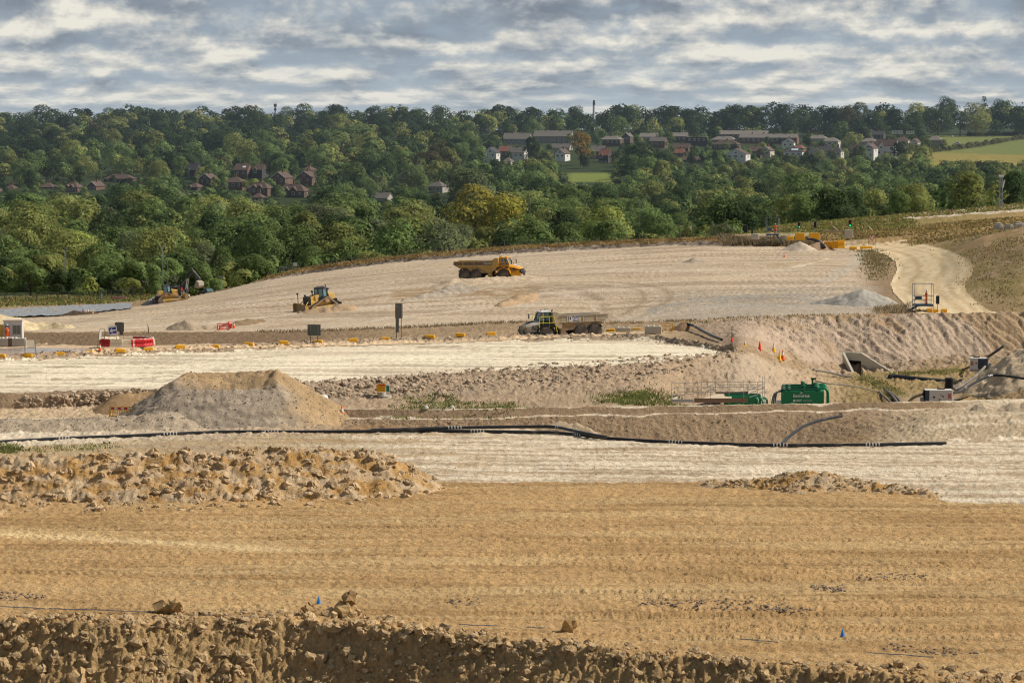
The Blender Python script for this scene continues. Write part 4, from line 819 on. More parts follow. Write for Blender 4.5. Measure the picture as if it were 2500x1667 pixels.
def dump_truck(name, label, loc, yaw, pitch, hood_m, cab_m, body_m, rim_m, khaki, roll=0.0):
    t = thing(name, label, 'dump truck', loc, yaw, 'articulated dump trucks', pitch, roll)
    r = .9
    for x in (2.55, -1.95, -3.75):
        for y in (1.2, -1.2): wheel(t, x, y, r, .72, rim_m)
    MB().box((2.4, 0, .95), (4.2, .9, .5)).box((-2.2, 0, 1.05), (5.4, .9, .45)).tube([(.2, 0, .95), (.9, 0, .95)], .42, 12).box((-2.85, .75, .95), (2.2, .2, .25)).box((-2.85, -.75, .95), (2.2, .2, .25)).build('chassis', BLACK, t)
    MB().box((.25, 0, 1.25), (.7, 1.9, 1.3)).box((.25, 1.05, 1.0), (.65, .35, 1.2)).box((.25, -1.05, 1.0), (.65, .35, 1.2)).build('hitch', body_m, t, .03)
    # bonnet: slopes down from the cab, nose rounded
    h = MB(); L = [(3.2, 2.45, 1.12), (4.3, 2.2, 1.08), (5.0, 1.95, 1.0), (5.25, 1.75, .92)]
    vs = []; n = len(L)
    for x, z, y in L: vs += [(x, -y, 1.05), (x, -y, z - .28), (x, -y * .72, z), (x, y * .72, z), (x, y, z - .28), (x, y, 1.05)]
    fs = [(i * 6 + k, i * 6 + k + 1, i * 6 + 7 + k, i * 6 + 6 + k) for i in range(n - 1) for k in range(5)] + [tuple(range(6)), tuple(range(6 * n - 6, 6 * n))]
    ho = h.add(vs, fs).build('bonnet', hood_m, t, .04)
    v_ = MB()
    for s in (-1, 1):
        for k in range(6): v_.box((3.45 + k * .16, s * 1.125, 1.62), (.06, .03, .6), ry=R(-14))
    v_.build('side_vents', BLACK, ho)
    MB().box((4.2, 0, 2.26), (.8, .9, .05), ry=R(13)).build('bonnet_panel', BLACK if khaki else WHT, ho)
    MB().prism([(5.05, .55), (5.42, .6), (5.45, 1.0), (5.3, 1.78), (5.1, 1.8)], -.86, .86).build('grille', mat('grille_grey', (.10, .095, .085), .7, .2, 6, dust=.45) if khaki else BLACK, t, .05)
    MB().prism([(3.6, .5), (5.35, .5), (5.42, .8), (5.2, 1.1), (3.6, 1.1)], -1.32, 1.32).build('bumper', BLACK if khaki else cab_m, t, .06)
    for s in (-1, 1):
        MB().box((5.30, s * 1.02, 1.22), (.2, .34, .34)).box((5.1, s * 1.1, 1.5), (.25, .1, .5)).build('lamp_housing', BLACK, t, .03)
        MB().box((5.415, s * 1.05, .82), (.06, .42, .2)).build('headlight', LAMPW, t, .02)
    # front mudguards
    for s in (-1, 1):
        g = MB(); P = [(2.55 + 1.18 * math.cos(a), .92 + 1.08 * math.sin(a)) for a in np.linspace(.05, 2.95, 10)]; Q = [(2.55 + 1.05 * math.cos(a), .92 + .97 * math.sin(a)) for a in np.linspace(2.95, .05, 10)]
        g.prism(P + Q, s * .82, s * 1.6); g.build('mudguard', BLACK if khaki else cab_m, t)
        MB().box((2.3, s * 1.25, 2.02), (1.9, .6, .1)).build('step_deck', BLACK, t)
    # cab: frame posts, roof, glass
    cb = MB(); x0, x1, y1, zb, zt = 1.75, 3.35, .92, 1.6, 3.45
    cb.box(((x0 + x1) / 2 - .1, 0, 1.95), (x1 - x0 - .1, 1.86, .95)); cb.box((x0 + .08, 0, 2.6), (.16, 1.8, 1.7))
    for s in (-1, 1):
        cb.bar((x1, s * .93, 2.4), (x1 - .42, s * .84, zt), .12); cb.bar((x0 + .1, s * .93, 1.6), (x0 + .15, s * .86, zt), .16); cb.bar((x0 + .75, s * .95, 1.6), (x0 + .72, s * .86, zt), .09); cb.bar((x0, s * .95, 2.42), (x1, s * .95, 2.42), .09)
    co = cb.build('cab', cab_m, t)
    MB().prism([(x0 - .05, zt), (x1 - .25, zt), (x1 - .3, zt + .12), (x0 + .1, zt + .16)], -.98, .98).build('roof', WHT if khaki else cab_m, co, .04)
    gl = MB()
    for s in (-1, 1): gl.add([(x0 + .2, s * .9, 2.45), (x1 - .04, s * .92, 2.45), (x1 - .42, s * .83, zt), (x0 + .2, s * .85, zt)], [(0, 1, 2, 3)])
    gl.build('side_glass', GLASS, co)
    MB().add([(x1 - .02, -.9, 2.42), (x1 - .02, .9, 2.42), (x1 - .44, .8, zt), (x1 - .44, -.8, zt)], [(0, 1, 2, 3)]).build('windscreen', GLASS, co)
    MB().tube([(x0 + .25, -.6, zt + .15), (x0 + .25, -.6, zt + .36)], .09, 8).build('beacon', mat('green_lens', (.1, .45, .2), .3, .05), t)
    MB().tube([(x0 + .9, -.3, zt + .1), (x0 + .9, -.3, zt + .28)], .07, 8).build('beacon', REDL, t)
    MB().tube([(1.55, .55, 1.8), (1.55, .55, 3.5), (1.45, .55, 3.75)], .09, 8).tube([(1.55, -.75, 2.0), (1.55, -.75, 3.3)], .14, 8).build('exhaust', BLACK, t)
    for s in (-1, 1):
        MB().bar((x1 + .05, s * .95, 3.2), (x1 + .5, s * 1.45, 3.1), .04).box((x1 + .5, s * 1.5, 2.85), (.08, .3, .6)).build('mirror', BLACK, t)
    for s in (-1, 1):
        hr = MB(); yy = s * 1.5; zt2 = 2.92 if khaki else 2.75
        hr.tube([(3.45, yy, 1.15), (3.4, yy, zt2), (3.25, yy, zt2 + .05), (1.75, yy, zt2 + .05), (1.55, yy, zt2), (1.15, yy, .95)], .04, 6).tube([(3.42, yy, 2.2), (1.4, yy, 2.2)], .03, 6)
        hr.build('handrail', RAILY if khaki else cab_m, t)
        MB().tube([(2.95, yy - s * .03, 1.5), (2.95, yy - s * .03, 3.35)], .05, 6).tube([(2.15, yy, 1.6), (2.15, yy, zt2)], .045, 6).build('grab_pole', RAILO if khaki else BLACK, t)
        MB().box((2.9, s * 1.42, 1.35), (.5, .3, .06)).box((2.9, s * 1.46, .95), (.5, .3, .06)).build('step', BLACK, t)
    # tipping body
    yb = 1.5; rear, fr = -5.35, .75
    prof = [(fr, 1.5), (-.1, 1.22), (-2.5, 1.28), (-4.6, 2.0), (rear, 2.5), (rear, 2.95), (fr, 3.0)]
    bd = MB()
    for s in (-1, 1):
        bd.prism([(fr - .1, 2.18), (-4.9, 2.3), (rear - .1, 2.5), (rear - .1, 2.98), (fr - .1, 3.02)], s * (yb - .08), s * (yb + .02))
        for x in (-.35, -2.15, -3.9): bd.box((x, s * (yb + .04), 2.62), (.12, .1, .78))
        bd.box(((fr + rear) / 2, s * (yb + .03), 3.02), (fr - rear, .16, .1)); bd.box(((fr - 4.9) / 2, s * (yb + .02), 2.2), (fr + 4.9, .1, .1))
    bd.prism([(fr, 1.4), (-.1, 1.2), (-2.5, 1.26), (-4.6, 1.98), (rear, 2.45), (rear, 2.55), (-4.6, 2.12), (-2.5, 1.42), (-.1, 1.36), (fr - .1, 1.55)], -yb + .2, yb - .2)
    bd.prism([(fr + .1, 1.4), (fr + .95, 2.2), (fr + .95, 3.45), (fr + .45, 3.5), (fr - .25, 3.02), (fr - .2, 1.5)], -yb, yb)
    bo = bd.build('dump_body', body_m, t, .02); hb = MB()
    for s in (-1, 1): hb.prism(prof[:5] + [(-4.9, 2.32), (fr, 2.2)], s * (yb - .3), s * (yb - .14))
    hb.build('hull_side', MUDB if khaki else body_m, bo)
    ld = MB(); ld.add([(fr - .2, -1.35, 2.85), (rear + .4, -1.35, 2.55), (rear + .4, 1.35, 2.55), (fr - .2, 1.35, 2.85), (-1.2, -.5, 3.12), (-2.8, -.4, 3.08), (-2.8, .4, 3.05), (-1.2, .5, 3.1), (fr - .3, 0, 2.9), (rear + .4, 0, 2.6)], [(0, 1, 5, 4), (1, 9, 2, 6, 5), (2, 3, 7, 6), (3, 8, 0, 4, 7), (4, 5, 6, 7)])
    flatcol(ld.build('soil_load', SOILM, bo), (.16, .14, .12))
    for s in (-1, 1):
        MB().tube([(-.1, s * 1.3, 1.2), (-2.0, s * 1.42, 2.15)], .09, 8).build('tipping_ram', STEEL, t)
        MB().tube([(-2.35, s * 1.5, 2.5), (-2.65, s * 1.45, 1.15)], .045, 6).build('body_prop', STEEL, t)
    for x in (-3.75,): 
        for s in (-1, 1):
            P = [(x + 1.1 * math.cos(a), .9 + 1.12 * math.sin(a)) for a in np.linspace(.2, 2.6, 8)]; Q = [(x + 1.0 * math.cos(a), .9 + 1.02 * math.sin(a)) for a in np.linspace(2.6, .2, 8)]
            MB().prism(P + Q, s * .85, s * 1.55).build('mudguard', BLACK, t)
    return t, bo
pt = hit(1378, 822, 335, 366); pt.y = 349; pt.x = (1374 - 1250) / F * 349; pt.z = at(1374, 828, 349).z
T1, B1 = dump_truck('dump_truck', 'grey and khaki articulated dump truck with lime handrails and plant hire board', pt, R(180 + 17), R(1.0), GRYP, mat('dark_green_cab', (.035, .055, .045), .4, .1, dust=.2), KHK, mat('cream_rim', (.58, .46, .31), .7, .15), True)
pn = MB().box((-1.0, 1.55, 2.63), (1.75, .02, .66)).build('sign_panel', mat('hire_board', (.62, .60, .56), .6, .05), B1)
text('lettering', 'PLANT', .36, NAVY, pn, (-1.35, 1.566, 2.78), (R(90), 0, R(180)), 1.0, .008)
text('lettering', 'HIRE', .30, WHT, MB().box((-1.25, 1.563, 2.46), (.78, .012, .30)).build('lettering_band', BLUE, pn), (-1.25, 1.574, 2.46), (R(90), 0, R(180)), 1.1, .006)
text('lettering', 'M', .5, NAVY, pn, (-.42, 1.566, 2.63), (R(90), 0, R(180)), 1.15, .004)
MB().box((-1.78, 1.566, 2.46), (.22, .012, .3)).build('yellow_square', YEL_P, pn)
text('lettering', 'TA400', .2, WHT, B1, (-4.6, 1.53, 2.75), (R(90), 0, R(180))); text('lettering', 'TEREX', .16, WHT, T1, (5.4, 0, 1.6), (R(80), 0, R(90)))
# yellow truck: heading away to the east over the hill field
pt = at(1197, 689, 440); T2, B2 = dump_truck('dump_truck', 'orange yellow articulated dump truck crossing the pale field below the fence', (pt.x, 440, gz(pt.x, 440) - .3), R(-14), R(-1.5), ORG_P, ORG_P, mat('ochre_body', (.48, .30, .09), .8, .15, 1.2, dust=.4, dustcol=(.42, .30, .17)), mat('dusty_rim', (.42, .36, .28), .7, .15), False)
MB().box((-2.3, -1.53, 2.68), (6.0, .03, .52)).build('dirt_band', mat('grey_brown_dirt', (.17, .125, .09), .95, .2, 2), B2); text('lettering', 'VOLVO', .36, WHT, B2, (.0, -1.56, 2.7), (R(90), 0, 0), 1.1)
MB().prism([(3.3, 1.98), (4.9, 1.72), (5.0, 1.6), (4.2, 1.62)], -1.17, -1.12).build('bonnet_stripe', BLACK, T2)

def bulldozer(name, label, loc, yaw, pitch, roll, gps):
    t = thing(name, label, 'bulldozer', loc, yaw, 'yellow bulldozers', pitch, roll)
    for s in (-1, 1):
        C3 = [((1.55, .48), .48), ((-.75, 1.5), .5), ((-1.9, .48), .48)]; pts = []
        hull = []
        for (cx, cz), r_ in C3:
            for a in np.linspace(0, 2 * math.pi, 24, endpoint=False): hull.append((cx + r_ * math.cos(a), cz + r_ * math.sin(a)))
        P = sorted(set(hull))
        def half(P):
            o = []
            for p in P:
                while len(o) > 1 and (o[-1][0] - o[-2][0]) * (p[1] - o[-2][1]) - (o[-1][1] - o[-2][1]) * (p[0] - o[-2][0]) <= 0: o.pop()
                o.append(p)
            return o
        hl = half(P)[:-1] + half(P[::-1])[:-1]; inn = [(x * .86 - .05, .5 + (z - .5) * .84 + .02) for x, z in hl]; n = len(hl)
        tr = MB(); y0, y1 = s * .75, s * 1.35
        vs = [(x, y0, z) for x, z in hl] + [(x, y1, z) for x, z in hl] + [(x, y0, z) for x, z in inn] + [(x, y1, z) for x, z in inn]
        fs = []
        for i in range(n):
            j = (i + 1) % n; fs += [(i, j, n + j, n + i), (2 * n + i, 3 * n + i, 3 * n + j, 2 * n + j), (i, 2 * n + i, 2 * n + j, j), (n + i, n + j, 3 * n + j, 3 * n + i)]
        tr.add(vs, fs)
        pl = 0; last = hl[-1]
        for i in range(n):
            a_, b_ = hl[i], hl[(i + 1) % n]; L = math.dist(a_, b_); k = max(1, int(L / .22))
            for q in range(k):
                f_ = (q + .5) / k; tr.box((a_[0] + (b_[0] - a_[0]) * f_, s * 1.05, a_[1] + (b_[1] - a_[1]) * f_), (.05, .6, .1), ry=-math.atan2(b_[1] - a_[1], b_[0] - a_[0]))
        tk = tr.build('track', mat('track_steel', (.20, .165, .125), .7, .25, 4, metal=.2, dust=.6), t)
        MB().lathe([(.05, s * 1.3), (.38, s * 1.3), (.42, s * 1.2), (.42, s * .8)], 16, (-.75, 0, 1.5), 'y').build('sprocket', mat('pink_dust_steel', (.42, .26, .16), .7, .2), tk)
        for x in (1.5, -1.85): MB().lathe([(.05, s * 1.3), (.36, s * 1.3), (.38, s * .8)], 14, (x, 0, .5), 'y').build('idler', STEEL, tk)
        fb = MB().box((-.15, s * 1.05, .5), (2.9, .45, .42))
        for k in range(6): fb.lathe([(.16, s * .85), (.16, s * 1.25)], 10, (-1.3 + k * .45, 0, .2), 'y')
        fb.build('track_frame', YEL_P, tk)
    MB().box((.1, 0, 1.1), (3.8, 1.4, .8)).build('main_frame', YEL_P, t, .04)
    MB().prism([(.35, 1.3), (1.95, 1.3), (2.0, 2.0), (.35, 2.35)], -.55, .55).build('engine_hood', YEL_P, t, .05)
    MB().prism([(1.6, 1.0), (2.12, 1.0), (2.12, 2.1), (1.6, 2.2)], -.72, .72).build('radiator_guard', BLACK, t, .04)
    MB().box((.55, .62, 1.9), (.6, .1, .8)).box((.9, -.62, 1.75), (.8, .1, .7)).build('side_cover', YEL_P, t, .02)
    MB().tube([(1.1, .3, 2.2), (1.1, .3, 2.85), (1.25, .3, 3.0)], .07, 8).build('exhaust', BLACK, t)
    MB().tube([(.75, -.35, 2.2), (.75, -.35, 2.6)], .08, 8).tube([(.75, -.35, 2.6), (.75, -.35, 2.8)], .17, 10).build('air_cleaner', BLACK, t)
    cb = MB(); cb.box((-.45, 0, 1.72), (1.5, 1.5, .4))
    for x, y in ((.3, .55), (.3, -.55), (-.35, .78), (-.35, -.78), (-1.1, .68), (-1.1, -.68)): cb.bar((x, y, 1.7), (x - .04, y * .95, 3.1), .11)
    cb.add([(.32, -.6, 3.08), (-.35, -.85, 3.08), (-1.2, -.75, 3.08), (-1.2, .75, 3.08), (-.35, .85, 3.08), (.32, .6, 3.08), (.2, -.5, 3.24), (-1.1, -.65, 3.24), (-1.1, .65, 3.24), (.2, .5, 3.24)], [(0, 1, 2, 3, 4, 5), (6, 9, 8, 7), (0, 5, 9, 6), (0, 6, 7, 1), (1, 7, 2), (2, 7, 8, 3), (3, 8, 4), (4, 8, 9, 5)])
    co = cb.build('cab', BLACK, t)
    gl = MB(); G6 = [(.29, .5), (-.34, .74), (-1.09, .64), (-1.09, -.64), (-.34, -.74), (.29, -.5)]
    for i in range(6):
        a_, b_ = G6[i], G6[(i + 1) % 6]; gl.add([(a_[0], a_[1], 1.95), (b_[0], b_[1], 1.95), (b_[0], b_[1] * .96, 3.05), (a_[0], a_[1] * .96, 3.05)], [(0, 1, 2, 3)])
    gl.build('cab_glass', mat('dozer_glass', (.16, .30, .32), .1, .15, spec=.8), co)
    MB().box((-.4, 0, 2.2), (.5, .5, .6)).box((-.62, 0, 2.6), (.14, .5, .6)).build('driver_seat', mat('seat_red', (.16, .05, .045), .9, .2), co)
    MB().prism([(-1.2, 1.4), (-2.1, 1.4), (-2.2, 1.9), (-2.1, 2.25), (-1.2, 2.25)], -.85, .85).build('fuel_tank', YEL_P, t, .06)
    MB().box((-2.45, 0, 1.0), (.5, 1.2, .7)).bar((-2.6, .4, .9), (-3.0, .4, .5), .16, .3).bar((-2.6, -.4, .9), (-3.0, -.4, .5), .16, .3).box((-3.05, 0, .65), (.22, 1.9, .28)).bar((-3.1, 0, .9), (-3.2, 0, .15), .12, .2).build('ripper', BLACK, t, .02)
    bl = MB(); pr = [(2.95, 0.0), (2.78, .35), (2.72, .7), (2.8, 1.05), (2.98, 1.3)]; q = [(x - .1, z) for x, z in reversed(pr)]
    bl.prism(pr + q, -1.75, 1.75)
    for s in (-1, 1): bl.box((2.95, s * 1.78, .62), (.5, .05, 1.25))
    bo = bl.build('blade', mat('blade_ochre', (.47, .28, .07), .6, .15, 1.5, dust=.5), t)
    for s in (-1, 1): MB().bar((2.7, s * 1.45, .35), (-.2, s * 1.45, .5), .2, .28).bar((2.75, s * .9, 1.0), (1.9, s * .62, 1.7), .1).build('push_arm', YEL_P, t)
    if gps:
        for y in (-1.1, 1.1): MB().tube([(2.7, y, 1.2), (2.7, y, 2.55)], .05, 8).lathe([(.06, 2.45), (.18, 2.6), (.18, 2.68), (.05, 2.75)], 12, (2.7, y, 0)).build('gps_mast', BLACK, t)
    MB().tube([(-1.0, .5, 3.2), (-1.0, .5, 3.5)], .035, 6).lathe([(.1, 3.46), (.12, 3.54), (.02, 3.58)], 10, (-1.0, .5, 0)).tube([(-.2, -.5, 3.2), (-.2, -.5, 3.42)], .05, 6).build('roof_aerial', BLACK, t)
    MB().box((-1.25, .72, 2.95), (.16, .16, .18)).box((-1.25, -.72, 2.95), (.16, .16, .18)).build('work_lamp', BLACK, t)
    return t
pt = at(780, 758, 400); z0 = gz(pt.x, 400)
DZ1 = bulldozer('bulldozer', 'yellow and black bulldozer pushing soil in the open field, blade lowered', (pt.x, 400, z0 - .05), R(180 + 33), R(7), R(-3), True)
text('lettering', 'CAT', .34, WHT, DZ1, (.55, .69, 2.0), (R(90), 0, R(180)))
pt = at(418, 741, 536); DZ2 = bulldozer('bulldozer', 'yellow bulldozer in front of the black excavator at the field edge', (pt.x, 534, gz(pt.x, 534) + .1), R(16), R(-5), R(2), False)
# excavator behind it
def excavator():
    D = 549; p = at(436, 716, D); t = thing('excavator', 'black excavator with raised boom and hanging toothless bucket', 'excavator', (p.x, D, gz(p.x, D) + .2), R(-28)); DK = mat('charcoal_paint', (.035, .035, .038), .5, .15, 2, dust=.3)
    for s in (-1, 1): MB().prism([(-1.9, .35), (-1.6, .02), (1.6, .02), (1.9, .35), (1.6, .85), (-1.6, .85)], s * .8, s * 1.4).build('track', mat('track_steel', (0, 0, 0)), t, .05)
    MB().lathe([(.7, .7), (.7, 1.1)], 16).box((0, 0, .6), (2.2, 1.6, .4)).build('undercarriage', DK, t)
    MB().prism([(-2.4, 1.15), (1.4, 1.15), (1.4, 1.7), (.3, 2.3), (-2.2, 2.3), (-2.5, 1.9)], -1.3, 1.3).build('engine_house', DK, t, .06)
    cb = MB().box((.9, .8, 1.75), (1.3, .95, 1.0))
    for x in (.35, 1.5):
        for y in (.38, 1.22): cb.bar((x, y, 2.0), (x - .05, y, 3.1), .1)
    cb.box((.9, .8, 3.12), (1.35, 1.0, .12)); co = cb.build('cab', DK, t); MB().box((.9, .8, 2.6), (1.1, .84, .95)).build('cab_glass', GLASS, co); MB().box((1.0, -.7, 1.95), (.7, .5, .6)).build('red_panel', mat('red_paint', (.45, .06, .04), .5, .1), t)
    P = [Vector(q) for q in ((1.2, 0, 1.9), (2.0, 0, 4.0), (3.3, 0, 5.6), (4.75, 0, 3.55))]
    MB().bar(P[0], P[1], .38, .62).bar(P[1], P[2], .36, .5).build('boom', DK, t, .03)
    MB().bar(P[2] + Vector((-.35, 0, .35)), P[3], .3, .4).build('stick', DK, t, .03)
    MB().tube([(1.8, .26, 1.9), (2.2, .26, 3.9)], .08, 8).tube([(1.8, -.26, 1.9), (2.2, -.26, 3.9)], .08, 8).tube([P[2] + Vector((.25, .1, -.1)), P[3] + Vector((.28, .1, .45))], .07, 8).build('hydraulic_ram', mat('bright_ram', (.55, .55, .53), .25, .1, metal=.6), t)
    b = MB(); o = P[3]; pr = [(0, .1), (.55, -.25), (.6, -.9), (.1, -1.35), (-.5, -1.3), (-.62, -1.15), (.0, -1.15), (.45, -.82), (.4, -.32), (0, -.1)]
    b.prism([(o.x + x, o.z + z) for x, z in pr], -.85, .85)
    for s in (-1, 1): b.prism([(o.x + x, o.z + z) for x, z in ((0, .1), (.55, -.25), (.6, -.9), (.1, -1.35), (-.5, -1.3), (-.3, -.5))], s * .83, s * .9)
    b.build('bucket', mat('bucket_steel', (.30, .26, .21), .6, .2, 3, dust=.4), t)
excavator()
# dark pick-up and low trailer beyond the brow, white pick-up behind the heap
def pickup(name, label, loc, yaw, paint, cabin):
    t = thing(name, label, 'pickup', loc, yaw)
    for x in (1.55, -1.6):
        for y in (.78, -.78): wheel(t, x, y, .39, .26, STEEL)
    MB().prism([(-2.6, .55), (2.5, .5), (2.62, .8), (2.5, 1.08), (1.2, 1.18), (-2.6, 1.12)], -.9, .9).build('body', paint, t, .06)
    MB().prism([(-.75, 1.1), (1.25, 1.12), (.45, 1.78), (-.6, 1.8)], -.8, .8).build('cabin', cabin, t, .06)
    MB().add([(1.2, -.7, 1.2), (1.2, .7, 1.2), (.52, .64, 1.72), (.52, -.64, 1.72)], [(0, 1, 2, 3)]).build('windscreen', GLASS, t).location = (.03, 0, .02)
    for s in (-1, 1):
        MB().add([(-.6, s * .82, 1.2), (.95, s * .82, 1.2), (.4, s * .82, 1.68), (-.52, s * .82, 1.68)], [(0, 1, 2, 3)]).build('side_window', GLASS, t)
        MB().box((2.5, s * .65, .88), (.16, .4, .2)).build('headlight', LAMPW, t, .03)
        MB().prism([(1.55 + .52 * math.cos(a), .4 + .52 * math.sin(a)) for a in np.linspace(0, math.pi, 9)], s * .895, s * .915).build('wheel_arch', BLACK, t)
    MB().box((2.6, 0, .55), (.15, 1.7, .25)).build('bumper', BLACK, t, .03)
    return t
p = at(508, 716, 575); pickup('pickup', 'dark blue pickup parked beyond the brow of the field', (p.x, 575, gz(p.x, 575) - .1), R(-60), mat('dark_blue_car', (.03, .04, .07), .3, .1, dust=.1), mat('dark_blue_car', (0, 0, 0)))
p = at(742, 985, 296); pickup('pickup', 'white pickup half hidden behind the big stockpile', (at(742, 985, 272).x - .4, 272, gz(at(742, 985, 272).x, 272) - .05), R(-12), WHT, WHT)
# ------------------------------------------------------------------ heaps of soil, gravel and chalk
EARTH2 = earth_mat('loose_spoil', 1.0, 1.6, .3, .05); GRAV = earth_mat('crushed_gravel', 1.3, 3.2, .5, .0); CLOD = earth_mat('clay_clods', 1.0, 1.6, .32, .0)
SPOTS = {}
def pile(name, label, cat, ridge, slope, col, m, noise=.18, step=.22, cap=None, group=None, nscale=1.0, base=None):
    """ridge: points (u, D, crest height over ground, spread); natural angle of repose all round"""
    P = []
    for i in range(len(ridge)):
        u, D, h = ridge[i][:3]; g_ = onground(u, D); P.append((g_.x, D, g_.z, h))
    Q = []
    for i in range(len(P) - 1):
        n = max(2, int(math.dist(P[i][:2], P[i + 1][:2]) / .5))
        for k in range(n): Q.append(tuple(P[i][j] + (P[i + 1][j] - P[i][j]) * k / n for j in range(4)))
    Q.append(P[-1]); Q = np.array(Q); rad = (Q[:, 3].max() + .6) / slope
    xs = np.arange(Q[:, 0].min() - rad, Q[:, 0].max() + rad, step); ys = np.arange(Q[:, 1].min() - rad, Q[:, 1].max() + rad, step); X, Y = np.meshgrid(xs, ys)
    h = np.full(X.shape, -9.0); which = np.zeros(X.shape, int); gzb = np.zeros(X.shape)
    for x, y, z, hh in Q: h = np.maximum(h, hh - slope * np.sqrt((X - x) ** 2 + (Y - y) ** 2))
    if cap: h = np.where(h > cap, cap + (h - cap) * .05, h)
    gx = xs[::4]; gy = ys[::4]; G4 = np.array([[gz(x, y) for x in gx] for y in gy])
    ix = np.clip(np.arange(len(xs)) / 4, 0, len(gx) - 1.001); iy = np.clip(np.arange(len(ys)) / 4, 0, len(gy) - 1.001); i0 = ix.astype(int); j0 = iy.astype(int); fx = (ix - i0)[None]; fy = (iy - j0)[:, None]
    g00 = G4[np.ix_(j0, i0)]; g01 = G4[np.ix_(j0, np.minimum(i0 + 1, len(gx) - 1))]; g10 = G4[np.ix_(np.minimum(j0 + 1, len(gy) - 1), i0)]; g11 = G4[np.ix_(np.minimum(j0 + 1, len(gy) - 1), np.minimum(i0 + 1, len(gx) - 1))]
    gb = (g00 * (1 - fx) + g01 * fx) * (1 - fy) + (g10 * (1 - fx) + g11 * fx) * fy
    if base is not None: gb = np.minimum(gb, base)
    k = nscale; nz = fbm(X * .8 * k + 3, Y * .8 * k, 4, .55) + .7 * np.abs(fbm(X * 1.9 * k, Y * 1.9 * k + 7, 3, .6))
    Z = gb + np.maximum(h, -.5) + noise * nz * sstep(-.35, .25, h) - .04
    keep = h > -.42; n, c = X.shape; q = keep[:-1, :-1] | keep[1:, :-1] | keep[:-1, 1:] | keep[1:, 1:]; r, kk = np.nonzero(q); i = r * c + kk
    Fq = np.stack([i, i + 1, i + c + 1, i + c], -1); used, inv = np.unique(Fq, return_inverse=True)
    V = np.stack([X.ravel()[used], Y.ravel()[used], Z.ravel()[used]], -1); hv = h.ravel()[used]
    cc = col(V, hv) if callable(col) else np.tile(np.array(col), (len(V), 1)) * (1 + .22 * fbm(V[:, 0] * .5, V[:, 1] * .5, 3))[:, None]
    me = np_mesh(name, V, inv.reshape(Fq.shape), cc, True); me.materials.append(m); o = bpy.data.objects.new(name, me); link(o); tag(o, label, cat, group); SPOTS[o.name] = (V, hv); return o
_rock = []
for j in range(7):
    bm = bmesh.new(); bmesh.ops.create_icosphere(bm, subdivisions=2 if j < 3 else 1, radius=1.0); g_ = np.random.default_rng(j)
    V = np.array([v.co for v in bm.verts]); ax = g_.normal(size=(8, 3)); ax /= np.linalg.norm(ax, axis=1)[:, None]
    for a_ in ax: d_ = V @ a_; V = V - np.where(d_ > .5, (d_ - .5) * .95, 0)[:, None] * a_
    V = V * g_.uniform(.7, 1.2, 3) + g_.normal(0, .13, V.shape); _rock.append((V, np.array([[v.index for v in f.verts] for f in bm.faces]))); bm.free()
def rocks(name, label, P, smin, smax, col, power=3.0, sink=.5, m=None):
    """loose clods: one object, nobody could count them"""
    Vs, Fs, Cs2 = [], [], []; off = 0
    for p in P:
        s = smin + (smax - smin) * random.random() ** power; V, Fq = _rock[random.randrange(3) if s > .3 else random.randrange(3, 7)]
        a = random.uniform(0, 6.28); ca, sa = math.cos(a), math.sin(a); W = np.stack([V[:, 0] * ca - V[:, 1] * sa, V[:, 0] * sa + V[:, 1] * ca, V[:, 2] * random.uniform(.65, 1.0)], 1) * s + np.array(p) + np.array([0, 0, s * (.5 - sink)])
        q = random.uniform(.78, 1.25); Vs.append(W); Fs.append(Fq + off); off += len(V); Cs2.append(np.tile(np.array(col) * q, (len(V), 1)))
    me = np_mesh(name, np.concatenate(Vs), np.concatenate(Fs), np.concatenate(Cs2), False); me.materials.append(m or CLOD); o = bpy.data.objects.new(name, me); link(o); tag(o, label, 'rubble', kind='stuff'); return o
def onpile(nm, n, hmin=.1):
    V, h = SPOTS[nm]; m = np.nonzero(h > hmin)[0]; return V[RNG.choice(m, n)]
def stock_col(V, h):
    base = np.tile(np.array((.40, .275, .15)), (len(V), 1)); u, v = project(V[:, 0], V[:, 1], V[:, 2])
    k = sstep(263.3, 261.0, V[:, 1] + .35 * fbm(V[:, 0] * .6, V[:, 1] * .6, 3)) * sstep(800, 640, u + 30 * fbm(V[:, 0] * .4, V[:, 2], 2)); gr = np.array((.335, .27, .20)) * (1 + .35 * fbm(V[:, 0] * .35, V[:, 1] * .5 + V[:, 2], 3))[:, None]
    return base * (1 + .15 * fbm(V[:, 0], V[:, 1], 3))[:, None] * (1 - k[:, None]) + gr * k[:, None]
SP1 = pile('stockpile', 'big flat topped stockpile of tan soil with dark gravel tipped down its front', 'stockpile', [(405, 259.6, 2.6), (440, 259.8, 3.15), (560, 259.8, 3.2), (680, 260.6, 3.1), (672, 264.5, 4.3), (560, 265.5, 4.45), (470, 264.5, 4.4), (430, 262, 3.6)], .64, stock_col, GRAV, .13, .16, cap=4.15, nscale=1.5)
pile('gravel_bank', 'low grey gravel bank running along the black pipeline', 'gravel bank', [(-120, 253, 1.1), (60, 254, 1.0), (200, 255, 1.05), (330, 256, 1.2), (420, 256.5, 1.5)], .42, (.39, .31, .22), GRAV, .13, .16, nscale=1.5)
pile('soil_heap', 'smooth brown heap behind the orange pedestrian barrier', 'soil heap', [(296, 268.5, 1.75), (330, 269, 1.7), (395, 269, 1.9)], .58, (.34, .225, .12), EARTH2, .10, .2)
def bund_col(V, h):
    a = fbm(V[:, 0] * .45, V[:, 1] * .6 + V[:, 2] * .5, 4)[:, None]; k = np.clip(.5 + a * 1.2, 0, 1); return np.array((.42, .245, .09)) * (1 - k) + np.array((.50, .37, .23)) * k
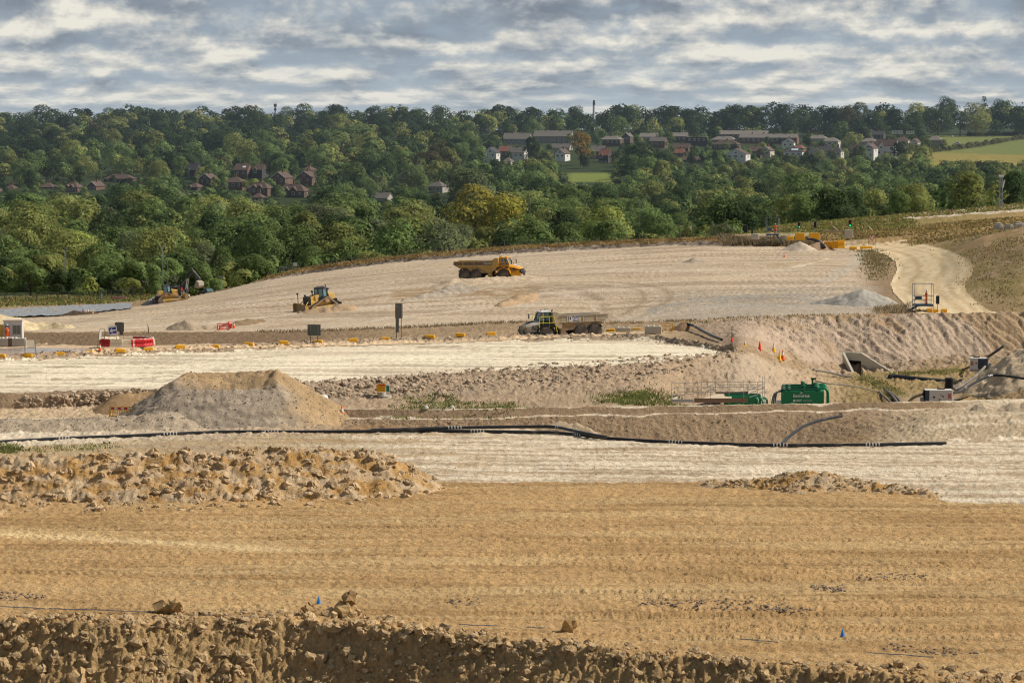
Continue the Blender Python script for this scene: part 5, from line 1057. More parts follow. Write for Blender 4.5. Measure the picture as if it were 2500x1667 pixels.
pile('clod_bund', 'long bund of big lumpy clay clods between the tan ground and the pipeline', 'soil bund', [(-150, 208.5, 3.0), (0, 209, 2.9), (150, 209.2, 3.05), (300, 209.5, 3.0), (480, 210, 3.2), (700, 210.8, 3.2), (820, 211.5, 3.15), (930, 212.2, 2.8), (990, 213, 1.9), (1040, 214, .7)], .66, bund_col, CLOD, .27, .12, nscale=1.0)
pile('clay_mound', 'mound of orange clay clods where the tan ground meets the chalk', 'clay mound', [(1700, 215, .25), (1800, 214, .6), (1880, 213.5, .8), (1950, 213, 1.35), (2010, 213, 1.3), (2070, 212.5, .9), (2160, 211.5, .6), (2280, 209, .3)], .5, bund_col, CLOD, .22, .12, nscale=1.2)
pile('grey_heap', 'grey stone heap beside the haul road stairs', 'stone heap', [(1985, 378, .25), (2030, 378, .8), (2060, 377.5, 1.3), (2108, 377, 2.0), (2135, 377, 1.5), (2160, 377.5, .9)], .5, (.41, .375, .32), GRAV, .15, .25)
pile('grey_ridge', 'low grey ridge of tipped chalk in the middle of the field', 'chalk ridge', [(985, 408, .3), (1050, 412, .7), (1120, 420, 1.15), (1160, 420, .5)], .4, (.37, .31, .24), EARTH2, .22, .3)
pile('field_berm', 'low chalk berm hiding the wheels of the orange truck', 'chalk ridge', [(1060, 429, .3), (1105, 430, 1.2), (1135, 431, 1.0), (1200, 432, .85), (1290, 433, .75), (1330, 434, .2)], .3, (.54, .42, .29), EARTH2, .12, .25)
pile('brown_ridge', 'brown pushed up ridge below the orange truck', 'soil ridge', [(1225, 392, .5), (1262, 396, .9), (1305, 404, .4)], .4, (.43, .30, .18), EARTH2, .2, .3)
pile('pushed_soil', 'fresh soil rolled up in front of the bulldozer tracks', 'soil ridge', [(735, 394, .3), (765, 394.5, .6), (800, 395, .75), (840, 396.5, .9), (862, 397.5, .4)], .5, (.41, .29, .18), EARTH2, .25, .22)
pile('rough_heap', 'rough brown heap by the red pedestrian guard', 'soil heap', [(432, 364, .9), (452, 364, 1.2), (475, 364.5, .6), (500, 365, .5), (525, 366, .3)], .6, (.37, .29, .2), EARTH2, .22, .22)
pile('dark_ridge', 'thin dark ridge behind the red pedestrian guard', 'soil ridge', [(560, 372, .45), (600, 376, .7), (645, 381, .3)], .4, (.24, .17, .1), EARTH2, .15, .3)
pile('chalk_heap', 'pale chalk heap in front of the grassy upper bank', 'chalk heap', [(1915, 494, .5), (1952, 494, 1.7), (1968, 493, 1.2), (1985, 492, .5)], .55, (.50, .41, .31), EARTH2, .18, .3)
pile('brown_heap', 'brown heap carrying the two black pipes', 'soil heap', [(1985, 497, 1.2), (2000, 498, 1.5), (2018, 498, .9)], .6, (.33, .22, .14), EARTH2, .15, .3)
pile('field_heap', 'small grey heap alone on the upper field', 'soil heap', [(1680, 458, .4), (1692, 458, .95), (1702, 459, .5)], .45, (.40, .33, .25), EARTH2, .12, .25)
pile('grey_spoil', 'grey spoil slope behind the yellow bulldozer by the excavator', 'soil heap', [(345, 533, .3), (368, 535, 1.2), (388, 537, 2.0), (398, 538, 1.7)], .6, (.33, .29, .25), EARTH2, .12, .3)
pile('yellow_chalk', 'yellowish chalk heap behind the white cabin', 'chalk heap', [(-30, 372, 2.6), (5, 374, 2.2), (70, 378, 1.2), (130, 378, .8), (165, 376, .5)], .5, (.60, .48, .29), EARTH2, .25, .3)
pile('brown_hump', 'brown hump at the end of the concrete blocks', 'soil heap', [(1655, 357, .7), (1668, 357, 1.05), (1690, 357.5, .6)], .55, (.27, .17, .10), EARTH2, .12, .22)
pile('sand_mound', 'large sandy mound beside the upper white pump', 'sand mound', [(2495, 327, 4.0), (2540, 327, 5.0), (2620, 328, 5.6)], .5, lambda V, h: np.array((.58, .45, .30)) * (1 - (.3 * sstep(.2, .6, fbm(V[:, 0] * .3, V[:, 1] * .3 + V[:, 2], 3) + .3 * (h < 2.2)))[:, None]), EARTH2, .25, .25, base=-2.6)
pile('chalk_ridge', 'pointed chalk spoil ridge at the end of the low cut wall', 'chalk ridge', [(2375, 271, .3), (2405, 271, .9), (2425, 271, .6), (2470, 270.5, .95), (2530, 270, .9)], .6, (.52, .41, .28), EARTH2, .2, .18)
pile('brown_spoil', 'brown spoil along the ditch beside the stockpile foot', 'soil ridge', [(840, 256, .3), (900, 257.5, .8), (960, 258, .75), (1030, 258, .6), (1090, 259, .3)], .5, (.30, .195, .11), CLOD, .2, .16)
pile('pale_spoil', 'pale spoil hump under the raised twin pipe', 'soil ridge', [(1320, 254, .2), (1365, 255, .75), (1410, 254, .65), (1450, 251, .2)], .45, (.45, .34, .22), EARTH2, .12, .18)
# clods and stones
rocks('clods', 'lumps of clay strewn along the big clod bund', np.concatenate([onpile('clod_bund', 2600, .1), pick([(-50, 1215), (950, 1190), (1090, 1165), (1090, 1195), (900, 1235), (-50, 1262)], 700, 196, 216)]), .06, .55, (.50, .36, .21), 5)
rocks('clods', 'clay lumps on the orange clay mound', onpile('clay_mound', 1100, .05), .04, .30, (.46, .33, .19), 3.5)
rocks('stones', 'stones scattered over the gravel stockpile', np.concatenate([onpile('stockpile', 2600, .0), onpile('gravel_bank', 1900, .0)]), .025, .13, (.36, .30, .24), 3.0, .3)
rocks('rubble', 'broken rubble along the edge of the white chalk pad', np.concatenate([pick([(-20, 975), (250, 960), (735, 930), (1300, 890), (1790, 855), (1830, 862), (1600, 925), (1300, 945), (900, 968), (500, 985), (-20, 1005)], 6500, 268, 320)]), .05, .42, (.46, .355, .25), 4.5)
rocks('rubble', 'broken rubble along the far edge of the white chalk pad', pick([(-20, 866), (500, 843), (1000, 820), (1500, 810), (1700, 825), (1800, 852), (1790, 868), (1700, 848), (1500, 832), (1000, 840), (500, 862), (-20, 886)], 3600, 300, 352), .04, .24, (.43, .335, .235), 3.0)
CRP2 = pick([(-20, 1520), (820, 1530), (1250, 1580), (2000, 1640), (2000, 1690), (-20, 1690)], 1100, 138, 162)
rocks('clods', 'clods stuck in the shaded face of the cut', CRP2, .05, .5, (.46, .325, .175), 4.0, .62)
CRP = pick([(-20, 1500), (800, 1490), (1250, 1560), (2520, 1650), (2520, 1690), (1250, 1600), (800, 1545), (-20, 1550)], 1500, 130, 172)
rocks('clods', 'clay clods along the cut edge nearest the viewer', CRP, .05, .5, (.47, .33, .18), 4.5, .45)
rocks('clods', 'pale lumps at the foot of the shaded cut', np.array([tuple(onground(random.gauss(400, 60), 149.5 + random.random() * 3, 0)) for _ in range(60)] + [tuple(onground(random.uniform(450, 1250), 150 + random.random() * 2.5, 0)) for _ in range(70)]), .08, .5, (.50, .36, .2), 2.0)
rocks('clods', 'small crumbs over the tan ground', pick([(-20, 1245), (2520, 1235), (2520, 1640), (1250, 1560), (-20, 1510)], 5000, 140, 212), .015, .07, (.55, .40, .23), 3.0, .3)
rocks('stones', 'stones and crumbs on the chalk flat', pick([(900, 1060), (1500, 1085), (2500, 1090), (2500, 1210), (1000, 1165)], 900, 205, 260), .02, .10, (.50, .39, .26), 3.0)
rocks('rubble', 'lumps along the excavated ditch', pick([(830, 1022), (1500, 1012), (2100, 1003), (2100, 1060), (1500, 1075), (850, 1045)], 1400, 240, 275), .03, .15, (.42, .31, .2), 3)
def boulder(label, u, D, s, lift, col=(.42, .28, .13)):
    p = onground(u, D); V, Fq = _rock[random.randrange(3)]; W = V * s * np.array([1, .9, .95]); me = np_mesh('boulder', W, Fq, np.tile(np.array(col), (len(W), 1)), False); me.materials.append(CLOD); o = bpy.data.objects.new('boulder', me); link(o); o.location = (p.x, p.y, p.z + lift); o.rotation_euler = (0, 0, random.random() * 6); tag(o, label, 'boulder', 'big clods on the cut edge')
boulder('upright dark clod standing highest on the cut edge', 855, 158.0, .62, .95, (.33, .21, .10)); boulder('rounded clod under the upright one', 848, 157.6, .85, .25); boulder('rounded tan clod just west of the upright clod', 752, 157.6, .55, .4); boulder('widest tan block on the cut edge', 1388, 152.6, .62, .3); boulder('pale clod pair lying below the shaded cut', 195, 151.0, .9, .2, (.5, .34, .17)); boulder('twin lumps on the crest near the blue line', 430, 158.5, .65, .3); boulder('flat lump by the twin lumps', 395, 158.6, .75, .2)

dk = np.concatenate([pick(q, k_, 138, 180) for q, k_ in (([(1560, 1462), (1800, 1468), (1990, 1485), (1960, 1500), (1760, 1490), (1560, 1478)], 420), ([(1980, 1430), (2070, 1432), (2070, 1446), (1980, 1444)], 90), ([(2080, 1402), (2180, 1396), (2280, 1404), (2270, 1414), (2090, 1416)], 130), ([(-20, 1445), (110, 1448), (115, 1462), (-20, 1472)], 160), ([(1090, 1462), (1170, 1462), (1170, 1476), (1090, 1474)], 50), ([(2150, 1570), (2380, 1590), (2380, 1612), (2170, 1590)], 130))])
rocks('clods', 'dark grey brown clay crumbs lying in patches on the tan ground', dk, .03, .2, (.29, .22, .155), 2.5, .45)
# ------------------------------------------------------------------ people
SKIN = mat('skin', (.42, .24, .17), .6, .05); HIVIS = mat('orange_hi_vis', (.92, .13, .015), .7, .05); REFL = mat('reflective_band', (.62, .60, .52), .4, .05); BOOT = mat('boots', (.03, .025, .02), .8, .1); HAT = mat('hard_hat', (.78, .77, .74), .3, .03); HAIRM = mat('dark_hair', (.03, .022, .016), .8, .1)
def skin_mesh(name, pts, edges, rad, m, parent, sub=1):
    me = bpy.data.meshes.new(name); me.from_pydata(pts, edges, []); o = bpy.data.objects.new(name, me); COL.objects.link(o)
    sk = o.modifiers.new('skin', 'SKIN'); sk.branch_smoothing = .4
    for i, r_ in enumerate(rad): me.skin_vertices[0].data[i].radius = (r_, r_)
    me.skin_vertices[0].data[0].use_root = True
    sb = o.modifiers.new('smooth', 'SUBSURF'); sb.levels = sub; sb.render_levels = sub
    dg = bpy.context.evaluated_depsgraph_get(); dg.update(); me2 = bpy.data.meshes.new_from_object(o.evaluated_get(dg)); bpy.data.objects.remove(o); me2.name = name
    me2.materials.clear(); me2.materials.append(m); me2.polygons.foreach_set('use_smooth', [True] * len(me2.polygons)); o2 = bpy.data.objects.new(name, me2); link(o2, parent); return o2
def person(label, loc, yaw, elbows, hands, stance=.11):
    """standing figure facing +x; elbows and hands as (x, y, z) for the two arms, 1.78 m tall"""
    t = thing('person', label, 'person', loc, yaw)
    P = [(0, 0, .98), (.01, 0, 1.18), (.01, 0, 1.40), (.015, 0, 1.50), (.03, 0, 1.58), (.035, 0, 1.68), (.02, 0, 1.77), (.115, 0, 1.655)]; E = [(0, 1), (1, 2), (2, 3), (3, 4), (4, 5), (5, 6), (5, 7)]; Rr = [.145, .13, .15, .07, .065, .092, .055, .022]
    cl = [(0, 0, .97), (.01, 0, 1.18), (.01, 0, 1.40), (.015, 0, 1.50)]; ce = [(0, 1), (1, 2), (2, 3)]; cr = [.165, .155, .175, .085]
    for i, s in enumerate((1, -1)):
        b = len(P); el, hd = Vector(elbows[i]), Vector(hands[i])
        P += [(0, s * .2, 1.43), tuple(el), tuple(hd)]; E += [(2, b), (b, b + 1), (b + 1, b + 2)]; Rr += [.068, .048, .034]
        c = len(cl); cl += [(0, s * .205, 1.43), tuple(el), tuple(el.lerp(hd, .88))]; ce += [(2, c), (c, c + 1), (c + 1, c + 2)]; cr += [.085, .068, .058]
        d = (hd - el).normalized(); up = d.orthogonal().normalized(); sd = d.cross(up); pw = len(P); P.append(tuple(hd + d * .07)); E.append((b + 2, pw)); Rr.append(.034)
        for q, (off, ln) in enumerate(((-.03, .075), (-.01, .085), (.01, .08), (.028, .062))):
            k = len(P); P += [tuple(hd + d * .11 + sd * off), tuple(hd + d * (.11 + ln * .6) + sd * off * 1.1 - up * .012), tuple(hd + d * (.11 + ln) + sd * off - up * .035)]; E += [(pw, k), (k, k + 1), (k + 1, k + 2)]; Rr += [.0095, .009, .008]
        k = len(P); P += [tuple(hd + d * .05 + sd * -.045), tuple(hd + d * .085 + sd * -.06 - up * .02)]; E += [(pw, k), (k, k + 1)]; Rr += [.012, .0095]
        b = len(P); P += [(0, s * .1, .92), (.015, s * stance, .52), (-.01, s * stance, .1), (.0, s * stance, .045), (.15, s * stance * 1.1, .035)]; E += [(0, b), (b, b + 1), (b + 1, b + 2), (b + 2, b + 3), (b + 3, b + 4)]; Rr += [.10, .068, .048, .045, .035]
        c = len(cl); cl += [(0, s * .105, .9), (.015, s * stance, .52), (-.01, s * stance, .10)]; ce += [(0, c), (c, c + 1), (c + 1, c + 2)]; cr += [.12, .092, .082]
        MB().box((.05, s * stance * 1.05, .06), (.30, .11, .12)).build('boot', BOOT, t, .03)
    b = skin_mesh('body', P, E, Rr, SKIN, t)
    for s in (1, -1):
        MB().lathe([(.004, -.012), (.012, 0), (.004, .012)], 8, (.108, s * .034, 1.685)).build('eye', BOOT, b); MB().box((.02, s * .095, 1.665), (.04, .02, .06)).build('ear', SKIN, b, .008)
    MB().box((.112, 0, 1.612), (.012, .05, .01)).build('mouth', mat('lips', (.3, .12, .1), .6, .05), b)
    c = skin_mesh('work_suit', cl, ce, cr, HIVIS, t)
    MB().lathe([(.18, 1.10), (.185, 1.12), (.185, 1.15), (.18, 1.17)], 16).build('waist_band', REFL, c)
    for s in (1, -1): MB().lathe([(.097, .36), (.1, .37), (.1, .42), (.097, .43)], 12, (0, s * stance, 0)).build('leg_band', REFL, c)
    MB().lathe([(.108, 1.66), (.11, 1.70), (.1, 1.75), (.05, 1.80)], 14, (.012, 0, 0)).build('hair', HAIRM, t, smooth=True)
    MB().lathe([(.145, 1.735), (.122, 1.745), (.12, 1.79), (.095, 1.84), (.04, 1.872)], 16, (.02, 0, 0)).box((.15, 0, 1.742), (.1, .2, .012)).build('hard_hat', HAT, t, smooth=True)
    return t
# ------------------------------------------------------------------ site furniture
BLOCKY = mat('yellow_plastic', (.80, .40, .02), .55, .06, 2, dust=.12); REDP = mat('red_plastic', (.56, .025, .03), .5, .06, 2, dust=.1); CRMP = mat('cream_plastic', (.86, .74, .54), .6, .06, 2, dust=.15); CONC = mat('concrete', (.44, .40, .33), .9, .12, 1.2, bump=.3); GALV = mat('galvanised', (.32, .33, .34), .45, .1, 4, metal=.4); SIGNB = mat('sign_back_grey', (.13, .135, .12), .7, .1, 2); SIGNG = mat('sign_back_green', (.085, .11, .095), .7, .1, 2); POST = mat('dull_post', (.12, .11, .10), .7, .15); WOODP = mat('weathered_timber', (.30, .24, .17), .9, .25, 5); ORC = mat('cone_orange', (.85, .14, .02), .5, .05); YLC = mat('cone_yellow', (.85, .50, .02), .5, .05); WHB = mat('cone_white', (.72, .70, .66), .5, .05); DECK = mat('deck_blue_steel', (.06, .10, .15), .5, .12, 3, dust=.15)
# yellow separator blocks along the rubble edge
KB = None
def block(u, v, lo, hi, label):
    global KB
    p = hit(u, v, lo, hi)
    if KB is None:
        t = thing('separator_block', label, 'barrier block', group='yellow separator blocks along the pad edge')
        MB().prism([(-.58, 0), (.58, 0), (.58, .12), (.52, .42), (-.52, .42), (-.58, .12)], -.2, .2, taper=None).build('body', BLOCKY, t, .05)
        MB().box((-.35, 0, .02), (.26, .46, .05)).build('foot', BLOCKY, t); MB().box((.35, 0, .02), (.26, .46, .05)).build('foot', BLOCKY, t); KB = t
    else: t = copy_tree(KB); t['label'] = label
    t.location = p + Vector((0, 0, random.uniform(-.16, .06))); t.rotation_euler = (0, R(random.uniform(-5, 5)), R(random.uniform(-14, 18))); return t
BL = [(2, 873, 'beside the picture edge'), (67, 870, 'under the A-frame stand'), (146, 866, 'third from the cabin'), (216, 862, 'just before the red and cream ring'), (293, 860, 'against the cream barriers'), (362, 855, 'against the end of the red barriers'), (440, 851, 'first beyond the red and cream ring'), (524, 848, 'midway between ring and twin leg sign'), (607, 845, 'before the twin leg sign'), (692, 841, 'nearest the twin leg sign'), (776, 838, 'under the twin leg sign'), (861, 834, 'just past the twin leg sign'), (940, 831, 'before the tall sign'), (1050, 827, 'just past the tall sign'), (1124, 823, 'midway from tall sign to grey truck'), (1199, 820, 'before the grey truck nose'), (1282, 817, 'under the grey truck bumper'), (1356, 815, 'beside the grey truck front wheel'), (1427, 812, 'beside the grey truck rear wheels'), (1491, 809, 'behind the grey truck tail'), (1555, 806, 'between the two rows of concrete blocks')]
for u, v, w_ in BL: block(u, v, 310, 372, 'yellow separator block ' + w_)
def cblock(label, u, v, lo, hi, wd, h, d, yaw=0.0, m=CONC, dz=0.0, grp='concrete blocks'):
    p = hit(u, v, lo, hi); t = thing('concrete_block', label, 'concrete block', (p.x, p.y, p.z + dz), yaw, grp)
    MB().box((0, 0, h / 2), (wd, d, h)).build('block', m, t, .04); nb = MB()
    for k in range(max(2, int(wd / .6))):
        for y in (-.25, .25): nb.lathe([(.16, h - .01), (.14, h + .1)], 8, (-wd / 2 + (k + .5) * wd / max(2, int(wd / .6)), y * d, 0))
    nb.build('studs', mat('chalky_studs', (.66, .62, .54), .9, .1), t); return t
cblock('low concrete block row behind the grey truck tail', 1521, 812, 325, 372, 1.9, .55, .8, 0, dz=.1); cblock('longer concrete block row next to the upright yellow barrier', 1595, 816, 325, 372, 2.1, .9, .8, R(-6), dz=.1)
cblock('cream concrete block under the cabin, longest of the three', 47, 845, 300, 345, 1.55, .95, 1.0, 0); cblock('dark brown end of the concrete block under the cabin', 27, 845, 300, 345, .5, .95, 1.0, 0, mat('brown_painted_block', (.16, .10, .09), .8, .1)); cblock('cream concrete block in front of the orange worker', 12, 845, 300, 345, .95, .95, 1.0, 0); cblock('grey block cut by the picture edge beside the worker', -7, 845, 300, 345, .9, .95, 1.0, 0)
# gatehouse cabin
p = hit(34, 843, 300, 345); p.y += 2.2
t = thing('cabin', 'white panelled security cabin with dark windows behind the concrete blocks', 'cabin', (at(34, 840, p.y).x, p.y, PZ - .2), R(4))
MB().box((0, 0, 1.5), (2.15, 2.0, 2.9)).build('walls', mat('cabin_white', (.62, .58, .56), .6, .06, 2, dust=.1), t); MB().box((0, 0, 3.02), (2.3, 2.2, .16)).build('roof', mat('cabin_roof', (.62, .52, .42), .7, .1), t)
def cwin(x, w_, par):
    f = MB().box((x, -1.02, 1.95), (w_ + .16, .06, 1.15)).build('window', mat('cabin_frame', (.5, .48, .45), .6, .05), par); MB().box((x - w_ * .25, -1.06, 1.95), (w_ * .45, .03, 1.02)).box((x + w_ * .25, -1.06, 1.95), (w_ * .45, .03, 1.02)).build('pane', mat('cabin_glass', (.13, .14, .12), .1, .2, spec=.8), f)
cwin(.45, .95, t); cwin(-.72, .5, t)
mt = MB()
for x in (-.98, -.35, .0, .98): mt.box((x, -1.015, 1.5), (.04, .04, 2.8))
mt.build('panel_joint', mat('joint_grey', (.45, .42, .40), .6), t)
q = at(19, 841, p.y - 1.1); person('worker in orange high visibility suit and white helmet standing by the cabin, seen from behind', (q.x, p.y - 1.1, PZ + .55), R(118), ((-.02, .3, 1.2), (.12, -.28, 1.18)), ((.22, .24, 1.08), (.32, -.12, 1.1)))
q = at(-3, 838, p.y + .5); MB().box((0, 0, .75), (1.5, .9, 1.5)).prism([(-.7, 1.5), (.75, 1.5), (.5, 2.2), (-.7, 2.3)], -.45, .45).build('generator', YEL_P, None, .05, loc=(q.x, p.y + .8, PZ)); tag(bpy.data.objects['generator'], 'yellow and black plant item half cut by the picture edge beside the worker', 'generator')
# A-frame sign stands
def aframe(label, u, v, lo, hi, ht, wd, board, lean=0.0, yaw=0.0, dz=0.0):
    p = hit(u, v, lo, hi); t = thing('sign_stand', label, 'sign stand', (p.x, p.y, p.z + dz), yaw, 'folding sign stands')
    f = MB()
    for s in (-1, 1):
        f.tube([(s * wd * .62, -.35, 0), (s * wd * .42, 0, ht)], .022, 6).tube([(s * wd * .5, .45, 0), (s * wd * .42, 0, ht)], .022, 6)
    f.tube([(-wd * .58, -.3, ht * .22), (wd * .58, -.3, ht * .22)], .02, 6).tube([(-wd * .42, 0, ht), (wd * .42, 0, ht)], .022, 6).tube([(-wd * .5, -.17, ht * .5), (wd * .5, -.17, ht * .5)], .02, 6); f.build('frame', POST, t)
    if board: board(t, ht, wd)
    return t
def b_back(t, ht, wd): MB().add([(-wd * .36, -.06, ht * .96), (wd * .40, -.06, ht * .96), (wd * .44, -.20, ht * .52), (-wd * .22, -.20, ht * .52)], [(0, 1, 2, 3)]).build('board', mat('board_back', (.62, .53, .40), .8, .12), t)
aframe('empty folding sign stand with a tan board back, beside the wet road', 74, 871, 290, 335, 1.95, 1.15, b_back, yaw=R(8))
def b_pale(t, ht, wd): MB().add([(-.35, -.05, ht), (-.1, -.05, ht * .98), (-.22, -.22, ht * .45), (-.55, -.22, ht * .42)], [(0, 1, 2, 3)]).build('board', mat('pale_board', (.5, .48, .43), .7, .1), t)
aframe('folding sign stand seen edge on with a pale board, inside the barrier ring', 250, 853, 300, 345, 2.1, .8, b_pale, yaw=R(35), dz=.25)
def b_arrow(t, ht, wd):
    b = MB().box((0, -.12, ht - .6), (1.0, .04, 1.15), ry=R(-10)).build('sign_panel', WHT, t); c = MB().box((0, -.145, ht - .55), (.84, .02, .72), ry=R(-10)).build('blue_field', BLUE, b)
    MB().prism([(-.36, 0), (-.08, .27), (.04, .27), (-.14, .08), (.37, .08), (.37, -.08), (-.14, -.08), (.04, -.27), (-.08, -.27)], -.012, .0).build('arrow', WHT, c, loc=(0, -.156, ht - .55)).rotation_euler = (0, R(-10), 0)
aframe('blue and white arrow sign on a stand, tilted, inside the barrier ring', 276, 852, 300, 345, 2.45, .8, b_arrow, dz=.25)
def b_grey(t, ht, wd): MB().box((0, .02, ht - .55), (1.08, .04, 1.05)).build('sign_back', SIGNB, t, .03); MB().box((0, -.01, ht - .55), (.06, .04, 1.05)).box((.2, .03, ht - 1.25), (.4, .02, .4)).build('brace', POST, t)
aframe('grey backed square sign on a stand behind the arrow sign', 292, 849, 300, 345, 2.75, .9, b_grey, dz=.2)
# ring of red and cream water filled barriers
WB = {}
def wbar(k, x, y, z, yaw, label):
    m = REDP if k == 'r' else CRMP
    if k not in WB:
        t = thing('water_barrier', label, 'plastic barrier', group='red and cream water filled barriers in a ring')
        MB().prism([(-.24, 0), (.24, 0), (.24, .18), (.13, .42), (.11, .82), (-.11, .82), (-.13, .42), (-.24, .18)], -.78, .78, 'x').build('body', m, t, .03); rb = MB()
        for i in range(6): rb.box((-.62 + i * .25, -.19, .42), (.07, .06, .5))
        rb.build('ribs', m, t); MB().box((.0, 0, .86), (1.5, .16, .05)).box((-.4, 0, .9), (.3, .12, .06)).box((.4, 0, .9), (.3, .12, .06)).build('top_rail', mat('pale_rim', (.75, .55, .48), .6, .05) if k == 'r' else CRMP, t); WB[k] = t
    else: t = copy_tree(WB[k]); t['label'] = label
    t.location = (x, y, z); t.rotation_euler = (0, 0, yaw)
cx = at(306, 858, 326).x; ring = [(195, 'r', 'red barrier at the near end of the ring by the small cone'), (222, 'r', 'red barrier first in the front side of the ring'), (252, 'c', 'cream barrier second in the front side behind a yellow block'), (277, 'c', 'cream barrier third in the front side of the ring'), (300, 'r', 'red barrier first of two in the front side of the ring'), (328, 'r', 'red barrier last in the front side of the ring'), (5, 'c', 'pale barrier closing the sunny end of the ring'), (40, 'r', 'red barrier in the back side of the ring, by the sunny end'), (68, 'r', 'second red barrier in the back side of the ring'), (98, 'c', 'cream barrier in the middle of the back side of the ring'), (130, 'c', 'cream barrier behind the arrow sign'), (163, 'c', 'cream barrier at the shady end of the ring')]
for a, k, lb in ring:
    x = cx + 2.95 * math.cos(R(a)); y = 327.8 + 2.5 * math.sin(R(a)); wbar(k, x, y, gz(x, y) + .34, math.atan2(2.5 * math.cos(R(a)), -2.95 * math.sin(R(a))), lb)
# cones
def cone(label, u, v, lo, hi, col, h=.9, band=True, dz=.02):
    p = hit(u, v, lo, hi); t = thing('traffic_cone', label, 'traffic cone', (p.x, p.y, p.z + dz), random.uniform(0, 6), 'traffic cones'); s = h / .9
    MB().box((0, 0, .04), (.46 * s, .46 * s, .08)).build('base', col, t, .02); MB().lathe([(.19 * s, .06), (.035 * s, h)], 16).build('cone', col, t, smooth=True)
    if band: MB().lathe([(.19 * s - .155 * s * .45 + .006, h * .45 + .03), (.19 * s - .155 * s * .75 + .006, h * .75 + .03)], 16).build('reflective_sleeve', WHB, t, smooth=True)
    return t
cone('plain red cone highest on the spoil slope past the concrete blocks', 1787, 835, 300, 372, mat('cone_red', (.75, .06, .03), .5, .05), .65, False); cone('faded white and yellow cone near the lone red cone', 1819, 846, 300, 372, YLC, .7); cone('tall red cone at the top of the cone line', 1855, 856, 300, 372, mat('cone_red', (0, 0, 0)), 1.05, False); cone('yellow cone with white sleeve, next to the tall red cone', 1889, 860, 300, 372, YLC, 1.05); cone('plain yellow cone lowest in the cone line', 1903, 882, 300, 372, YLC, 1.15, False); cone('orange and white cone behind the lowest yellow cone', 1911, 879, 300, 372, ORC, 1.15)
cone('orange cone with white sleeve in front of the low cut wall', 835, 1019, 262, 275, ORC, 1.1); cone('orange and white cone alone on the upper field', 1915, 629, 430, 500, ORC, .75); cone('cone with white sleeve by the red pedestrian guard', 571, 801, 366, 400, ORC, .75); cone('cone leaning beside the red guard rail', 537, 806, 360, 400, ORC, .75); cone('small white sleeved cone at the corner of the barrier ring', 244, 860, 290, 345, ORC, .75, True, .2)
# red pedestrian guard, and the orange pedestrian barrier by the stockpile
def guard(label, u, v, lo, hi, wd, h, m, yaw, bands, dz=0.0):
    p = hit(u, v, lo, hi); t = thing('pedestrian_barrier', label, 'barrier', (p.x, p.y, p.z + dz), yaw, 'pedestrian barriers'); f = MB()
    f.box((0, 0, h - .04), (wd, .06, .08)).box((0, 0, .12), (wd, .06, .08)).box((-wd / 2, 0, h / 2), (.08, .06, h)).box((wd / 2, 0, h / 2), (.08, .06, h)).box((0, 0, h - .3), (wd, .05, .06))
    n = int(wd / .16)
    for k in range(n): f.box((-wd / 2 + (k + .5) * wd / n, 0, h * .42), (.05, .05, h * .6))
    f.build('frame', m, t); bp = MB()
    if bands: MB().box((0, -.035, h - .17), (wd * .92, .03, .2)).build('reflective_board', WHB, t); [bp.box((-wd * .46 + (k + .5) * wd * .92 / 3 - .1, -.055, h - .17), (wd * .16, .02, .19)) for k in range(3)]; bp.build('red_bands', REDP, t)
    for s in (-1, 1): MB().box((s * wd * .38, 0, .04), (.1, .55, .07)).build('foot', BLACK, t)
guard('orange pedestrian barrier with red and white board, sunk in front of the brown heap', 294, 1021, 255, 275, 2.0, 1.0, BLOCKY, R(-3), True, .1)
guard('red pedestrian guard by the small cones in the field', 545, 806, 362, 400, 1.6, .85, REDP, R(20), False); guard('second red guard panel beside the dark ridge', 562, 801, 364, 405, 1.0, .85, REDP, R(70), True)
guard('upright yellow barrier beside the brown hump', 1628, 812, 350, 375, 1.45, 1.0, BLOCKY, R(-8), False, .15)
# road signs seen from the back
def legsign(label, u, v, lo, hi, panels, posts, ptop, yaw=0.0):
    p = hit(u, v, lo, hi); m = mpp(p.y); t = thing('road_sign', label, 'road sign', p, yaw, 'signs seen from the back'); pb = MB()
    for i, (u0, u1, v0, v1, mt_) in enumerate(panels):
        x0, x1, z0, z1 = (u0 - u) * m, (u1 - u) * m, (v - v1) * m, (v - v0) * m; c = MB().prism([(x0, z0), (x1, z0), (x1 + .0, z1)][:2] + [(x1, z1), (x0, z1)], -.02, .02).build('sign_panel', mt_, t); r_ = MB()
        for k in range(4): r_.box(((x0 + x1) / 2, -.04, z0 + (k + .5) * (z1 - z0) / 4), (x1 - x0, .04, .05))
        r_.build('rail', POST, c)
    for pu in posts: MB().tube([((pu - u) * m, -.08, -.3), ((pu - u) * m, -.08, (v - ptop) * m)], .045, 8).build('post', POST, t)
legsign('tall narrow sign of two stacked grey panels on two posts', 974, 829, 335, 362, [(965, 983, 740, 777, SIGNB), (966, 974, 777, 811, SIGNB)], (968, 980), 741)
legsign('wide dark green sign back on two legs beside the white pad', 767, 838, 325, 356, [(751, 783, 792, 819, SIGNG)], (758, 776), 793)
def notice(label, u, v, D, w_, h, col, pole=1.2):
    p = onground(u, D); t = thing('notice_board', label, 'sign', p, 0, 'small signs'); z = at(u, v, D).z - p.z
    MB().tube([(0, .05, -.2), (0, .05, z)], .04, 6).build('post', POST, t); MB().box((0, 0, z), (w_, .04, h)).build('sign_panel', col, t); return t, z
notice('small white notice board above the lower end of the long fence', 721, 646, 566, .75, .75, WHT); notice('tiny white board on the mesh fence in the valley', 247, 723, 572, .45, .8, WHT); notice('slim white topped marker post at the upper end of the long fence', 1687, 556, 535, .22, .8, WHT)
